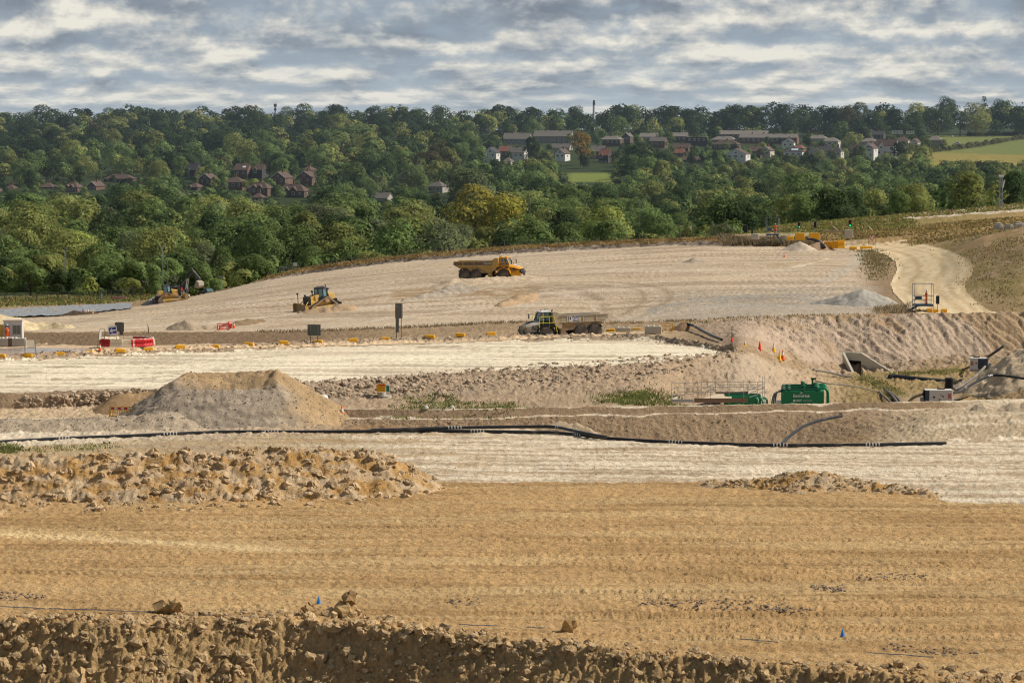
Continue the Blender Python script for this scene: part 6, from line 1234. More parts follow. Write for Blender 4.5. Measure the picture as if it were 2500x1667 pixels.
def tri(label, u, v0, v1, vb, D, inv, marks):
    p = at(u, vb, D); m = mpp(D); t = thing('warning_sign', label, 'sign', p, 0, 'small signs'); w_ = (v1 - v0) * m * .58; z0, z1 = (vb - v1) * m, (vb - v0) * m
    P = [(-w_, z1), (w_, z1), (0, z0)] if inv else [(-w_, z0), (w_, z0), (0, z1)]; c = (sum(q[0] for q in P) / 3, sum(q[1] for q in P) / 3); Q = [(c[0] + (x - c[0]) * .70, c[1] + (z - c[1]) * .70) for x, z in P]
    pn = MB().prism(P, -.02, .02).build('red_triangle', REDP, t); wf = MB().prism(Q, -.035, -.022).build('white_field', WHT, pn)
    if marks: MB().bar((-.14, -.045, c[1] - .05), (-.14, -.045, c[1] + .22), .07).prism([(-.28, c[1] + .2), (-.0, c[1] + .2), (-.14, c[1] + .36)], -.05, -.04).bar((.14, -.045, c[1]), (.14, -.045, c[1] + .3), .06).prism([(.02, c[1] + .02), (.26, c[1] + .02), (.14, c[1] - .14)], -.05, -.04).build('arrows', BLACK, wf)
    f = MB()
    for s in (-1, 1): f.tube([(s * w_ * 1.05, 0, -.2), (s * w_ * .95, 0, z1)], .025, 6)
    f.tube([(-w_, 0, z0 * .6), (w_, 0, z0 * .6)], .02, 6); f.build('stand', POST, t)
tri('red and white triangle sign with two arrows beside the haul road', 2129, 574, 590, 609, 497, True, True); tri('red bordered triangle sign on the long fence', 1019, 618, 630, 637, 560, False, False)
# long post and wire fence on the brow, second one up the bank, mesh fence in the valley
def fence(label, us, Dof, h, wires, wm=POST, pm=WOODP, pr=.07, mesh=None):
    pts = [onground(u, Dof(u)) for u in us]; t = thing('fence', label, 'fence', pts[len(pts) // 2], 0, 'fences'); o = pts[len(pts) // 2]
    for q in pts: MB().box((0, 0, h / 2 - .15), (pr * 2, pr * 2, h + .3)).build('post', pm, t, loc=q - o)
    wr = MB()
    for z in wires: wr.tube([(q - o) + Vector((0, 0, z)) for q in pts], .018, 4)
    wr.build('wire', wm, t)
    if mesh:
        g = MB()
        for a, b in zip(pts[:-1], pts[1:]):
            n = int((b - a).length / mesh)
            for k in range(n): q = a.lerp(b, (k + .5) / n) - o; g.box((q.x, q.y, h / 2), (.03, .03, h))
        g.build('mesh_bars', wm, t)
def d23(u): return float(np.interp(u, AU, (LD[23] * .6 + LD[24] * .4 if True else 0)))
fence('long post and wire fence along the grassy brow of the field', list(np.arange(655, 1100, 18.5)) + list(np.arange(1100, 1780, 33)), d23, 1.25, (.5, .85, 1.15))
fence('second post and wire fence climbing past the pale chalk strip', [2178, 2240, 2297, 2325, 2362, 2400, 2437, 2466, 2500, 2540], lambda u: 588, 1.5, (.6, 1.3))
fence('dark mesh security fence at the valley edge', list(np.arange(-40, 361, 26)), lambda u: float(np.interp(u, AU, LD[25])) + 6, 2.0, (.1, 1.0, 1.95), mat('dark_mesh', (.05, .055, .05), .6, .1), POST, .06, .28)
p = onground(694, 566); t = thing('gate_frame', 'pale goal shaped gate frame at the lower end of the long fence', 'gate', p); MB().tube([(-.95, 0, -.2), (-.95, 0, 1.15), (.95, 0, 1.15), (.95, 0, -.2)], .06, 6).build('frame', GALV, t); MB().box((0, 0, .45), (1.8, .04, .05)).box((0, 0, .8), (1.8, .04, .05)).build('rails', GALV, t)
p = onground(292, 566); t = thing('striped_barrier', 'red and white striped barrier boards by the mesh fence', 'barrier', p, R(-4)); sb = MB(); st_ = MB(); sb.box((0, 0, .55), (2.9, .05, .5))
for k in range(9): st_.box((-1.3 + k * .33, -.04, .55), (.14, .04, .56), ry=R(-35))
sb.build('board', WHB, t); st_.build('stripes', REDP, t); MB().box((-1.2, .1, .25), (.08, .4, .6)).box((1.2, .1, .25), (.08, .4, .6)).build('legs', POST, t)
for i, u in enumerate((203, 209, 215, 221, 226)):
    p = hit(u, 767, 430, 510); t = thing('marker_post', ('first', 'second', 'middle', 'fourth', 'last')[i] + ' of five white and amber marker posts beside the blue grey liner', 'marker post', p, 0, 'white and amber marker posts'); MB().box((0, 0, .1), (.36, .4, .2)).build('base', YLC, t, .03); MB().lathe([(.13, .15), (.11, .75), (.06, .82)], 10).build('post', WHB if i else REDP, t); MB().lathe([(.135, .3), (.125, .5)], 10).build('amber_band', YLC, t)
# lamps and masts
def lamp(label, u, vt, vb, D, r=.07, twin=False, head=.5, nm='street_lamp'):
    p = at(u, vb, D); g_ = gz(p.x, D); z = at(u, vt, D).z - g_; t = thing(nm, label, 'lamp post', (p.x, D, g_), 0, 'lamp posts'); MB().tube([(0, 0, -.2), (0, 0, z * .5), (0, 0, z)], [r * 1.3, r, r * .8], 8).build('pole', GALV, t)
    for s in ((-1, 1) if twin else (1,)): MB().box((s * head * .6, 0, z + .05), (head, .25, .14)).bar((0, 0, z - .1), (s * head * .5, 0, z + .04), .06).build('lamp_head', mat('lamp_grey', (.45, .45, .45), .5, .05), t)
lamp('tallest lamp post, behind the excavator boom', 398, 600, 715, 590); lamp('thin pole beside the tallest lamp post', 410, 634, 715, 596, .05, False, .2); lamp('short lamp post among the valley trees', 158, 607, 640, 625, .06); lamp('twin headed floodlight post on the brow', 541, 676, 712, 572, .09, True, .5)
lamp('double lamp rising from the valley scrub', 1562, 493, 520, 760, .08, True, .9); lamp('thin lamp pole before the golden yellow tree', 1294, 487, 520, 840, .07, False, .5); lamp('slim pole beside the sunlit lawn', 1485, 430, 455, 1500, .1, False, 1.0)
D = 610; p = at(2443, 540, D); g_ = gz(p.x, D); z = at(2443, 432, D).z - g_; t = thing('lattice_mast', 'lattice mast with floodlights standing at the chalk strip', 'mast', (p.x, D, g_)); lm = MB(); n = 14
for i in range(n):
    za, zb = z * i / n, z * (i + 1) / n; wa, wb = .36 - .12 * i / n, .36 - .12 * (i + 1) / n; C4 = [(-1, -1), (1, -1), (1, 1), (-1, 1)]
    for k in range(4):
        a_, b_ = C4[k], C4[(k + 1) % 4]; lm.bar((a_[0] * wa, a_[1] * wa, za), (a_[0] * wb, a_[1] * wb, zb), .07); lm.bar((a_[0] * wa, a_[1] * wa, za), (b_[0] * wb, b_[1] * wb, zb), .045); lm.bar((a_[0] * wa, a_[1] * wa, za), (b_[0] * wa, b_[1] * wa, za), .045)
lm.build('lattice', GALV, t); MB().box((0, -.2, z + .2), (1.1, .3, .4)).build('floodlight', WHT, t); MB().box((.5, -.3, z - 1.5), (.25, .2, 1.7), ry=R(12)).build('floodlight', WHT, t)
# telephone mast, pylon and chimney tower on the skyline
D = 2660; p = at(672, 275, D); g_ = gz(p.x, D); z = at(672, 254, D).z - g_; t = thing('telephone_mast', 'telephone mast with antenna cluster above the ridge trees', 'mast', (p.x, D, g_)); MB().tube([(0, 0, 0), (0, 0, z)], [.9, .6], 6).build('pole', POST, t); an = MB()
for a in range(6): an.box((1.2 * math.cos(a * 1.05), 1.2 * math.sin(a * 1.05), z - 1.4), (.5, .5, 2.8)).box((.9 * math.cos(a * 1.05), .9 * math.sin(a * 1.05), z - 5.2), (.45, .45, 2.0))
an.tube([(0, 0, z), (0, 0, z + 1.8)], .15, 5).build('antennas', POST, t)
D = 3100; p = at(607, 275, D); g_ = gz(p.x, D); z = at(607, 261, D).z - g_; t = thing('pylon', 'faint steel pylon top beyond the ridge', 'pylon', (p.x, D, g_)); py = MB()
for s in (-1, 1):
    for q in (-1, 1): py.bar((s * 4, q * 4, 0), (s * .4, q * .4, z), .35)
    for k in range(5): py.bar((s * (4 - 3.6 * k / 5), 0, z * k / 5), (-s * (4 - 3.6 * (k + 1) / 5), 0, z * (k + 1) / 5), .25)
for zz in (z * .82, z * .9): py.bar((-3.6, 0, zz), (3.6, 0, zz), .3); py.bar((-3.6, 0, zz), (0, 0, zz + 1.2), .2); py.bar((3.6, 0, zz), (0, 0, zz + 1.2), .2)
py.build('lattice', mat('pale_steel', (.25, .27, .3), .6), t)
D = 2450; p = at(1450, 290, D); g_ = gz(p.x, D); z0, z1, z2, z3 = (at(1450, q, D).z - g_ for q in (282, 258, 252, 245)); t = thing('chimney_tower', 'white chimney tower with black top on the skyline', 'chimney', (p.x, D, g_)); MB().lathe([(1.2, -2), (1.05, z1)], 14).build('shaft', mat('tower_white', (.55, .56, .58), .6, .05), t, smooth=True); MB().lathe([(1.1, z1), (1.05, z2 + .6)], 14).lathe([(.85, z2 + .6), (.85, z3)], 12).build('black_top', BLACK, t)
# observation platforms with a person on each
def platform(label, u0, u1, vdeck, vrail, vtop, vb, D, stairs, grp='watching platforms'):
    m = mpp(D); uc = (u0 + u1) / 2; p = at(uc, vb, D); g_ = min(gz(p.x, D), p.z); t = thing('platform', label, 'platform', (p.x, D, g_), 0, grp); x = (u1 - u0) * m / 2; zd, zr, zt = (at(uc, q, D).z - g_ for q in (vdeck, vrail, vtop)); d = 1.0
    MB().box((0, 0, zd - .12), (2 * x, 2 * d, .24)).build('deck', DECK, t)
    for sx in (-1, 1):
        for sy in (-1, 1): MB().tube([(sx * x, sy * d, -.1), (sx * x, sy * d, zt)], .035, 6).build('post', GALV, t)
    rl = MB()
    for sy in (-1, 1):
        for z in (zr, (zd + zr) / 2): rl.tube([(-x, sy * d, z), (x, sy * d, z)], .03, 6)
    for sx in (-1, 1): rl.tube([(sx * x, -d, zr), (sx * x, d, zr)], .03, 6)
    for sy in (-1, 1): rl.tube([(-x, sy * d, zt), (x, sy * d, zt)], .03, 6)
    for sx in (-1, 1): rl.tube([(sx * x, -d, zt), (sx * x, d, zt)], .03, 6)
    rl.build('guard_rail', DECK, t); MB().box((-x * .55, -.6, zr - .25), (x * .7, .06, .4)).build('notice_panel', DECK, t)
    s = stairs; st = MB(); n = 6
    for k in range(n): st.box((s * (x * .55 + (k + .6) * .27), -d * .2, zd - (k + 1) * zd / (n + .5)), (.3, .9, .05))
    for yy in (-.65, .25): st.bar((s * x * .5, yy, zd - .1), (s * (x * .5 + n * .3), yy, .0), .06, .2)
    st.build('stairs', DECK, t); hr = MB()
    for yy in (-.65, .25): hr.tube([(s * x * .5, yy, zd + .9), (s * (x * .5 + n * .3), yy, .9), (s * (x * .5 + n * .3), yy, 0)], .025, 6)
    hr.build('stair_rail', DECK, t); return t, g_ + zd
t, zd = platform('blue steel watching platform with stairs beside the curving haul road', 2230, 2276, 742, 722, 693, 766, 366.5, -1)
MB().box((.3, .3, zd - t.location.z + .45), (.4, .4, .06)).tube([(.3, .3, zd - t.location.z), (.3, .3, zd - t.location.z + .45)], .03, 6).build('stool', BLACK, t)
q = at(2262, 742, 366.3); person('worker in orange suit standing on the blue platform by the haul road, hands together', (q.x, 366.3, zd), R(200), ((.05, .28, 1.16), (.05, -.28, 1.16)), ((.28, .06, 1.12), (.28, -.05, 1.10)))
t, zd2 = platform('distant watching platform on the upper bank', 1871, 1901, 571, 556, 532, 584, 512, 1)
q = at(1893, 571, 511.8); person('worker in orange suit on the distant platform, both hands raised to the chest', (q.x, 511.8, zd2), R(265), ((.1, .27, 1.2), (.1, -.27, 1.2)), ((.26, .1, 1.42), (.26, -.1, 1.42)))
# traffic lights
def tlight(label, u, v0, v1, vb, D, lit, yaw=0.0):
    m = mpp(D); p = at(u, vb, D); g_ = min(gz(p.x, D), p.z); z0, z1 = at(u, v1, D).z - g_, at(u, v0, D).z - g_; h = z1 - z0; t = thing('traffic_light', label, 'traffic light', (p.x, D, g_), yaw, 'temporary traffic lights'); w_ = h * .42
    MB().tube([(0, .1, -.2), (0, .1, z1 + .1)], .05, 8).build('pole', GALV, t); MB().box((0, 0, (z0 + z1) / 2), (w_, .3, h)).build('housing', BLACK, t, .04)
    for k, c in enumerate(((.09, .01, .01), (.09, .05, .005), (.01, .05, .03))):
        on = lit and k == 2; MB().lathe([(h * .12, -.16), (h * .12, -.19), (.02, -.2)], 12, (0, 0, z1 - h * (.2 + .3 * k)), 'y').build('lens', mat('green_lit', (.02, .5, .25), .3, .02, emit=(.0, 1.1, .45)) if on else mat('dead_lens_%d' % k, c, .3, .05), t)
    MB().box((0, 0, -.0), (.7, .7, .16)).build('base', CONC, t)
tlight('dark twin traffic light seen from behind, next to the blue platform', 2289, 722, 742, 762, 364, False, R(170)); tlight('first green traffic light on the upper bank, nearer the distant platform', 1951, 543, 557, 572, 520, True); tlight('second green traffic light on the upper bank, above the broken wall', 2075, 537, 554, 566, 524, True); tlight('unlit traffic light between the two green ones', 1990, 541, 556, 570, 522, False, R(150)); tlight('dark traffic light at the fence end by the distant platform', 1821, 550, 568, 580, 518, False, R(160))
# yellow solid barriers
def ybar(label, u0, u1, v0, v1, D, yaw=0.0, dents=False):
    p = at((u0 + u1) / 2, v1, D); w_ = (u1 - u0) * mpp(D); h = (v1 - v0) * mpp(D); t = thing('yellow_barrier', label, 'barrier', (p.x, D, p.z), yaw, 'yellow barriers'); MB().prism([(-.25, -.3), (.25, -.3), (.2, .2), (.1, h), (-.1, h), (-.2, .2)], -w_ / 2, w_ / 2, 'x').build('body', BLOCKY, t, .03)
    b = MB()
    for k in range(4): b.box((-w_ / 2 + (k + .5) * w_ / 4, -.2, h * .5), (.05, .05, h * .7))
    b.build('ribs', BLOCKY, t)
    if dents: MB().box((-w_ * .2, -.12, h * .8), (w_ * .2, .04, h * .14)).box((w_ * .2, -.12, h * .8), (w_ * .2, .04, h * .14)).build('red_bands', REDP, t)
ybar('yellow barrier under the blue platform, nearest its legs', 2262, 2276, 753, 766, 365); ybar('middle yellow barrier below the dark twin light', 2277, 2291, 755, 766, 364.5); ybar('last yellow barrier past the dark twin light', 2297, 2312, 754, 766, 364.5); ybar('orange barrier tucked under the platform stairs', 2237, 2248, 755, 768, 367, R(30))
ybar('yellow barrier on the upper bank, first of a pair', 1941, 1964, 569, 582, 508, 0); ybar('yellow barrier on the upper bank, second of a pair', 1975, 2000, 569, 583, 507, 0); ybar('yellow barrier in front of the brown heap, with red bands', 2012, 2030, 590, 602, 498, R(-5), True); ybar('yellow barrier with red bands, middle of the heap trio', 2030, 2044, 589, 602, 497.5, 0, True); ybar('plain yellow barrier ending the heap trio', 2044, 2062, 586, 602, 497, R(8)); ybar('low yellow barrier lying by the haul road mouth', 2074, 2092, 602, 607, 495); ybar('low yellow kerb piece at the haul road mouth', 2100, 2130, 601, 606, 495); ybar('low yellow barrier behind the distant platform hedge', 1922, 1938, 577, 583, 506)
p = at(1843, 586, 509); t = thing('generator_set', 'small grey generator by the distant platform', 'generator', (p.x, 509, p.z)); MB().box((0, 0, .55), (1.3, .8, .9)).prism([(-.65, 1.0), (.65, 1.0), (.5, 1.15), (-.5, 1.15)], -.4, .4).build('housing', CONC, t, .06); MB().box((-.5, 0, 1.4), (.3, .3, .7)).build('stack', BLACK, t)
p = at(2072, 578, 500); t = thing('broken_wall', 'stub of broken concrete wall on the upper bank', 'wall', (p.x, 500, p.z)); MB().box((0, 0, .5), (1.4, .6, 1.4)).build('wall', CONC, t, .04); MB().box((-2.4, .5, .9), (4.2, .5, .3)).build('capping', mat('dry_mud', (.35, .26, .16), .95, .2), t)
for i, (ua, ub) in enumerate(((2032, 2045), (2120, 2130))):
    a, b = at(ua, 553, 535), at(ub, 562, 533); a0 = at(ua, 566, 535); t = thing('braced_post', ('braced timber straining post between the green lights', 'braced timber straining post above the triangle sign')[i], 'fence post', a0, 0, 'braced straining posts'); MB().box((0, 0, .5), (.2, .2, 1.5)).build('post', WOODP, t); MB().bar(a - a0 + Vector((0, 0, .1)), b - a0, .12).build('brace', mat('new_timber', (.5, .4, .25), .8, .15), t)

p = hit(362, 815, 340, 372); t = thing('timber_post', 'lone leaning timber post on the shaded bund', 'post', p); MB().tube([(0, 0, -.3), (.05, 0, .6), (-.06, 0, 1.15)], [.09, .08, .05], 7).build('post', WOODP, t)
# ------------------------------------------------------------------ pipes, tanks, pumps, culvert
HDPE = mat('black_pipe', (.022, .024, .028), .38, .15, 1.5, dust=.16, dustcol=(.16, .14, .12)); HOSE = mat('grey_hose', (.15, .14, .125), .75, .2, 3, dust=.4, dustcol=(.3, .25, .19)); GREEN = mat('tank_green', (.014, .21, .085), .42, .06, 1.2, dust=.06); DGREEN = mat('deep_green', (.012, .11, .05), .5, .1, 2); CLMP = mat('clamp_steel', (.55, .53, .48), .35, .1, metal=.3); PUMPW = mat('pump_white', (.66, .62, .55), .5, .05, 2, dust=.12); SLATE = mat('pump_slate', (.055, .065, .085), .5, .1, 2); BRNB = mat('toe_board', (.26, .17, .11), .85, .15, 3); SCAF = mat('scaffold_tube', (.42, .42, .40), .4, .1, 4, metal=.4)
def smoothpath(P, n=5):
    P = [Vector(q) for q in P]; out = []
    for i in range(len(P) - 1):
        a, b, c, d = P[max(i - 1, 0)], P[i], P[i + 1], P[min(i + 2, len(P) - 1)]
        for k in range(n):
            t = k / n; out.append(.5 * ((2 * b) + (c - a) * t + (2 * a - 5 * b + 4 * c - d) * t * t + (3 * b - a - 3 * c + d) * t ** 3))
    return out + [P[-1]]
def pipe(name, label, pts, r, m, lo=None, hi=None, clamps=(), lift=None, cat='pipe', grp=None):
    W = []
    for q in pts:
        if len(q) == 2: W.append(hit(q[0], q[1], lo, hi) + Vector((0, 0, r if lift is None else lift)))
        else: W.append(at(q[0], q[1], q[2]))
    o = W[len(W) // 2]; t = thing(name, label, cat, o, 0, grp); S = [q - o for q in smoothpath(W)]; MB().tube(S, r, 12).build('pipe' if r > .12 else 'hose', m, t, smooth=True)
    for cu, cv in clamps:
        i = min(range(len(S) - 1), key=lambda k: abs(project(*(S[k] + o))[0] - cu)); d = (S[i + 1] - S[i]).normalized(); c = S[i]
        c_ = MB()
        for k in (-2, -1, 0, 1, 2): c_.tube([c + d * (k * .28 - .05), c + d * (k * .28 + .05)], r * (1.22 if abs(k) < 2 else 1.1), 12)
        c_.build('coupling', CLMP, t)
    return t
def PD(v, z): return (HC - z) / -(ray(1250, v)[2] / ray(1250, v)[1])
pipe('pipeline', 'long black pipeline with steel couplings lying across the chalk flat', [(-60, 1082, PD(1082, .16)), (0, 1078, PD(1078, .16)), (152, 1070, PD(1070, .16)), (300, 1064, PD(1064, .16)), (415, 1059, PD(1059, .16)), (542, 1054, PD(1054, .16)), (614, 1053.5, PD(1053.5, .16)), (750, 1053.5, PD(1053.5, .16)), (900, 1052.5, PD(1052.5, .16)), (1000, 1051, PD(1051, .16)), (1110, 1052, PD(1052, .16)), (1250, 1054, PD(1054, .16)), (1345, 1056, PD(1056, .16)), (1407, 1060, PD(1060, .16)), (1467, 1068, PD(1068, .16)), (1550, 1074, PD(1074, .16)), (1650, 1079, PD(1079, .16)), (1800, 1084.5, PD(1084.5, .16)), (1905, 1086.5, PD(1086.5, .16)), (2020, 1086, PD(1086, .16)), (2130, 1085, PD(1085, .16)), (2230, 1083, PD(1083, .16)), (2310, 1082, PD(1082, .16))], .14, HDPE, clamps=[(165, 0), (418, 0), (662, 0), (1152, 0), (1407, 0), (1660, 0), (1905, 0), (2130, 0)], grp='black pipelines')
pipe('pipeline', 'second black pipeline raised on spoil behind the long one', [(905, 1050, PD(1050, .38)), (1000, 1047, PD(1047, .38)), (1110, 1044, PD(1044, .38)), (1230, 1042, PD(1042, .38)), (1346, 1041.5, PD(1041.5, .38)), (1385, 1048, PD(1048, .38)), (1430, 1058, PD(1058, .38)), (1480, 1067, PD(1067, .38))], .14, HDPE, clamps=[(1110, 0), (1358, 0)], grp='black pipelines')
pipe('pipeline', 'black branch pipe climbing the shaded ditch side', [(1908, 1084, 243), (1922, 1070, 247), (1940, 1055, 250.5), (1967, 1038, 255), (2006, 1025, 259), (2055, 1015, 262)], .13, HDPE, grp='black pipelines')
pipe('pipeline', 'black hose pipe running down the spoil past the concrete blocks', [(1660, 793, 358), (1672, 791, 357), (1690, 794, 355.5), (1712, 806, 349), (1735, 818, 341.5), (1762, 829, 335)], .16, HDPE, clamps=[(1700, 0)], grp='black pipelines')
# manhole with yellow guard
p = hit(938, 972, 268, 290); t = thing('manhole', 'concrete manhole rings with yellow guard panels and a green sign', 'manhole', p); MB().lathe([(.68, 0), (.68, .26)], 20, (.05, 0, 0)).lathe([(.42, .26), (.42, .62)], 18, (-.25, 0, 0)).build('concrete_ring', CONC, t)
g = MB().box((-.28, -.45, 1.05), (.86, .05, .78)).box((-.7, -.05, 1.05), (.05, .8, .78))
for k in range(5): g.box((-.62 + k * .17, -.49, .98), (.06, .04, .6))
g.build('guard_panel', BLOCKY, t); MB().box((-.2, -.5, 1.36), (.55, .03, .12)).build('red_board', REDP, t); sg = MB().box((.38, -.5, .9), (.36, .05, .92)).build('sign_panel', WHT, t); MB().box((.38, -.535, 1.0), (.28, .03, .56)).build('green_field', mat('sign_green', (.01, .22, .13), .5, .05), sg)
# leaning rods
a = at(1073, 949, 266); f1, f2 = onground(1040, 265), onground(1104, 266); t = thing('rod_bipod', 'two leaning iron rods meeting at the top, feet in concrete lumps', 'rods', f1); MB().tube([f1 - f1 + Vector((.1, 0, .15)), a - f1], .03, 6).tube([(a - f1) * .35 + Vector((.06, 0, 0)), a - f1], .06, 6).tube([f2 - f1 + Vector((0, 0, .15)), a - f1], .03, 6).tube([f2 - f1 + Vector((-.12, 0, .15)), a - f1], .02, 6).build('rods', mat('rusty_rod', (.12, .08, .06), .8, .2), t)
for q in (f1, f2): MB().lathe([(.2, 0), (.26, .12), (.18, .3), (.05, .38)], 10).build('foot_lump', mat('pale_lump', (.55, .5, .42), .9, .15), t, loc=q - f1)
# culvert
P0 = at(2102.5, 862, 347.5); zb = P0.z - 3.0; CV = mat('culvert_concrete', (.47, .43, .35), .85, .08, .5, bump=.15); t = thing('culvert', 'square concrete culvert mouth with sloping wing walls in the excavated bank', 'culvert', (P0.x, P0.y, zb)); hd = Vector((-1.72, 1.6, 0)); ht = 3.0; th = .3
nrm = Vector((-hd.y, hd.x, 0)).normalized() * th
def slab(name, quad, off): q = [Vector(v) for v in quad]; return MB().add(q + [v + off for v in q], [(0, 1, 2, 3), (7, 6, 5, 4), (0, 4, 5, 1), (1, 5, 6, 2), (2, 6, 7, 3), (3, 7, 4, 0)]).build(name, CV, t)
slab('headwall', [(0, 0, ht - .98), (0, 0, ht), hd + Vector((0, 0, ht)), hd + Vector((0, 0, ht - .98))], Vector((.25, .3, 0)))
we = at(2186.5, 914, 343.6) - Vector((P0.x, P0.y, zb)); slab('wing_wall', [(0, -.02, -.6), (we.x, we.y, -.6), (we.x, we.y, we.z), (0, -.02, ht)], Vector((.15, .35, 0)))
le = at(2090, 917, 343.6) - Vector((P0.x, P0.y, zb)); slab('wing_wall', [hd + Vector((-.02, -.05, -.4)), le + Vector((0, 0, -.5)), le, hd + Vector((-.15, -.05, ht))], Vector((-.28, -.05, 0)))
MB().add([hd * .0 + Vector((.1, .32, -.3)), hd + Vector((.1, .32, -.3)), hd + Vector((3, 6, -.3)), Vector((3, 6, -.3)), Vector((.1, .32, ht - .9)), hd + Vector((.1, .32, ht - .9)), hd + Vector((3, 6, ht - .9)), Vector((3, 6, ht - .9))], [(1, 2, 6, 5), (2, 3, 7, 6), (3, 0, 4, 7), (4, 5, 6, 7), (0, 1, 2, 3)]).build('barrel', mat('shaded_concrete', (.16, .13, .10), .9, .15), t)  # barrel concrete coloured dark to carry the shade inside the mouth
# muddy channel water
wp = [at(u, v, d) for u, v, d in ((2168, 938, 336), (2200, 933, 338), (2330, 940, 336), (2400, 960, 326), (2330, 985, 316), (2240, 1010, 309), (2190, 985, 315))]; wv = [(q.x, q.y, -3.35) for q in wp]; wt = MB().add(wv, [tuple(range(len(wv)))]).build('water', mat('muddy_water', (.33, .225, .10), .12, .12, .3, spec=.5), None); tag(wt, kind='structure')
# big pipe and ribbed shaft
pipe('drain_pipe', 'thick black drain pipe lying across the channel', [(2172, 922, 338.5), (2215, 926, 337), (2260, 931, 335.5), (2310, 935, 334.5), (2352, 938, 334)], .47, HDPE, grp='drain pipes')
p = at(2316.5, 958, 319); t = thing('ribbed_shaft', 'upright ribbed black shaft behind the nearer white pump', 'pipe', p); pr = [(.0, 0), (.44, 0)]
for k in range(11): pr += [(.44, k * .15 + .02), (.53, k * .15 + .05), (.53, k * .15 + .1), (.44, k * .15 + .13)]
MB().lathe(pr[1:] + [(.36, 1.68)], 20).build('shaft', HDPE, t)
# hoses
HG = 'hoses around the culvert channel'
pipe('hose', 'grey hose from the wing wall down to the channel edge', [(2103, 918, 341), (2116, 926, 338), (2140, 938, 333), (2160, 950, 328), (2178, 965, 321), (2192, 985, 313)], .15, HOSE, grp=HG); pipe('hose', 'pale hose loop lying by the yellow grass', [(2148, 958, 326), (2165, 955, 326), (2180, 962, 322), (2195, 976, 316), (2204, 990, 311)], .15, HOSE, grp=HG); pipe('hose', 'third hose beside the pale loop', [(2148, 958, 326), (2156, 966, 321), (2170, 978, 315), (2184, 992, 309)], .13, HOSE, grp=HG)
pipe('hose', 'thin dark hose crossing the sand below the culvert', [(1990, 930, 318), (2020, 936, 317), (2055, 939, 319), (2100, 946, 322), (2128, 953, 325), (2150, 958, 325)], .075, HOSE, grp=HG); pipe('hose', 'dark hose running from the slope to the drain pipe', [(1985, 902, 334), (2020, 908, 336), (2050, 915, 339), (2082, 921, 340), (2110, 922, 339.5), (2150, 923, 339), (2175, 921, 339)], .12, HOSE, grp=HG)
pipe('hose', 'black hose along the foot of the bank to the upper pump', [(2255, 907, 344), (2290, 904, 345), (2330, 904, 344), (2352, 902, 342), (2368, 895, 340), (2380, 897, 338)], .12, HDPE, grp=HG); pipe('hose', 'black hose from the upper pump up the sandy mound', [(2405, 876, 336), (2420, 866, 334), (2440, 852, 332), (2452, 843, 331)], .15, HDPE, grp=HG); pipe('hose', 'grey suction hose falling from the upper pump to the channel', [(2412, 886, 334), (2400, 900, 331), (2385, 915, 329), (2372, 925, 327), (2350, 940, 324), (2330, 950, 321)], .15, HOSE, grp=HG); pipe('hose', 'black and silver hose climbing past the mound from the nearer pump', [(2326, 959, 300), (2345, 956, 305), (2356, 948, 310), (2380, 934, 316), (2400, 924, 320), (2416, 918, 322), (2440, 916, 322), (2500, 924, 318)], .14, HDPE, clamps=[(2356, 0), (2416, 0)], grp=HG); pipe('hose', 'short black hose from the nearer pump into the water', [(2254, 962, 291), (2240, 966, 295), (2228, 972, 300), (2218, 982, 305)], .16, HDPE, grp=HG)
# pumps
def pump(label, u, v, D, wd, h, d, yaw, darkx):
    p = at(u, v, D); t = thing('pump', label, 'pump', p, yaw, 'white diesel pumps'); MB().box((0, 0, .12), (wd, d, .28)).build('skid', CONC, t); MB().box((0, 0, h / 2 + .25), (wd, d, h)).build('canopy', PUMPW, t, .05)
    s = 1 if darkx > 0 else -1; MB().box((s * (wd / 2 - darkx * s * wd / 2), 0, h / 2 + .25), (abs(darkx) * wd, d + .03, h - .08)).build('dark_end', SLATE, t, .03); MB().box((-s * .3, 0, h + .3), (.7, .4, .08)).tube([(0, .2, h + .2), (0, .2, h + .5)], .06, 8).build('exhaust', BLACK, t)
    dc = MB().box((-s * wd * .14, -d / 2 - .015, h * .72), (.16, .02, .12)).box((s * wd * .18, -d / 2 - .015, h * .68), (.2, .02, .18)).box((-s * wd * .02, -d / 2 - .015, h * .5), (.14, .02, .14)); dc.build('vents', BLACK, t)
    lb = MB()
    for k in range(5): lb.box((-s * wd * .37, -d / 2 - .015, h * .88 - k * .1), (.3, .02, .06))
    lb.box((-s * wd * .07, -d / 2 - .015, h * .8), (.22, .02, .07)).build('red_print', REDP, t); MB().lathe([(.26, -.2), (.26, .2)], 12, (s * (wd / 2 + .15), 0, .6), 'x').box((s * (wd / 2 + .25), 0, .8), (.3, .3, .3)).build('pump_head', GALV, t)
pump('nearer white pump with a dark blue end beside the ribbed shaft', 2290, 992, 288, 2.85, 1.5, 1.3, 0, -.16); pump('upper white pump with a dark end under the sandy mound', 2390, 906, 333, 2.1, 1.35, 1.5, R(-12), .55)
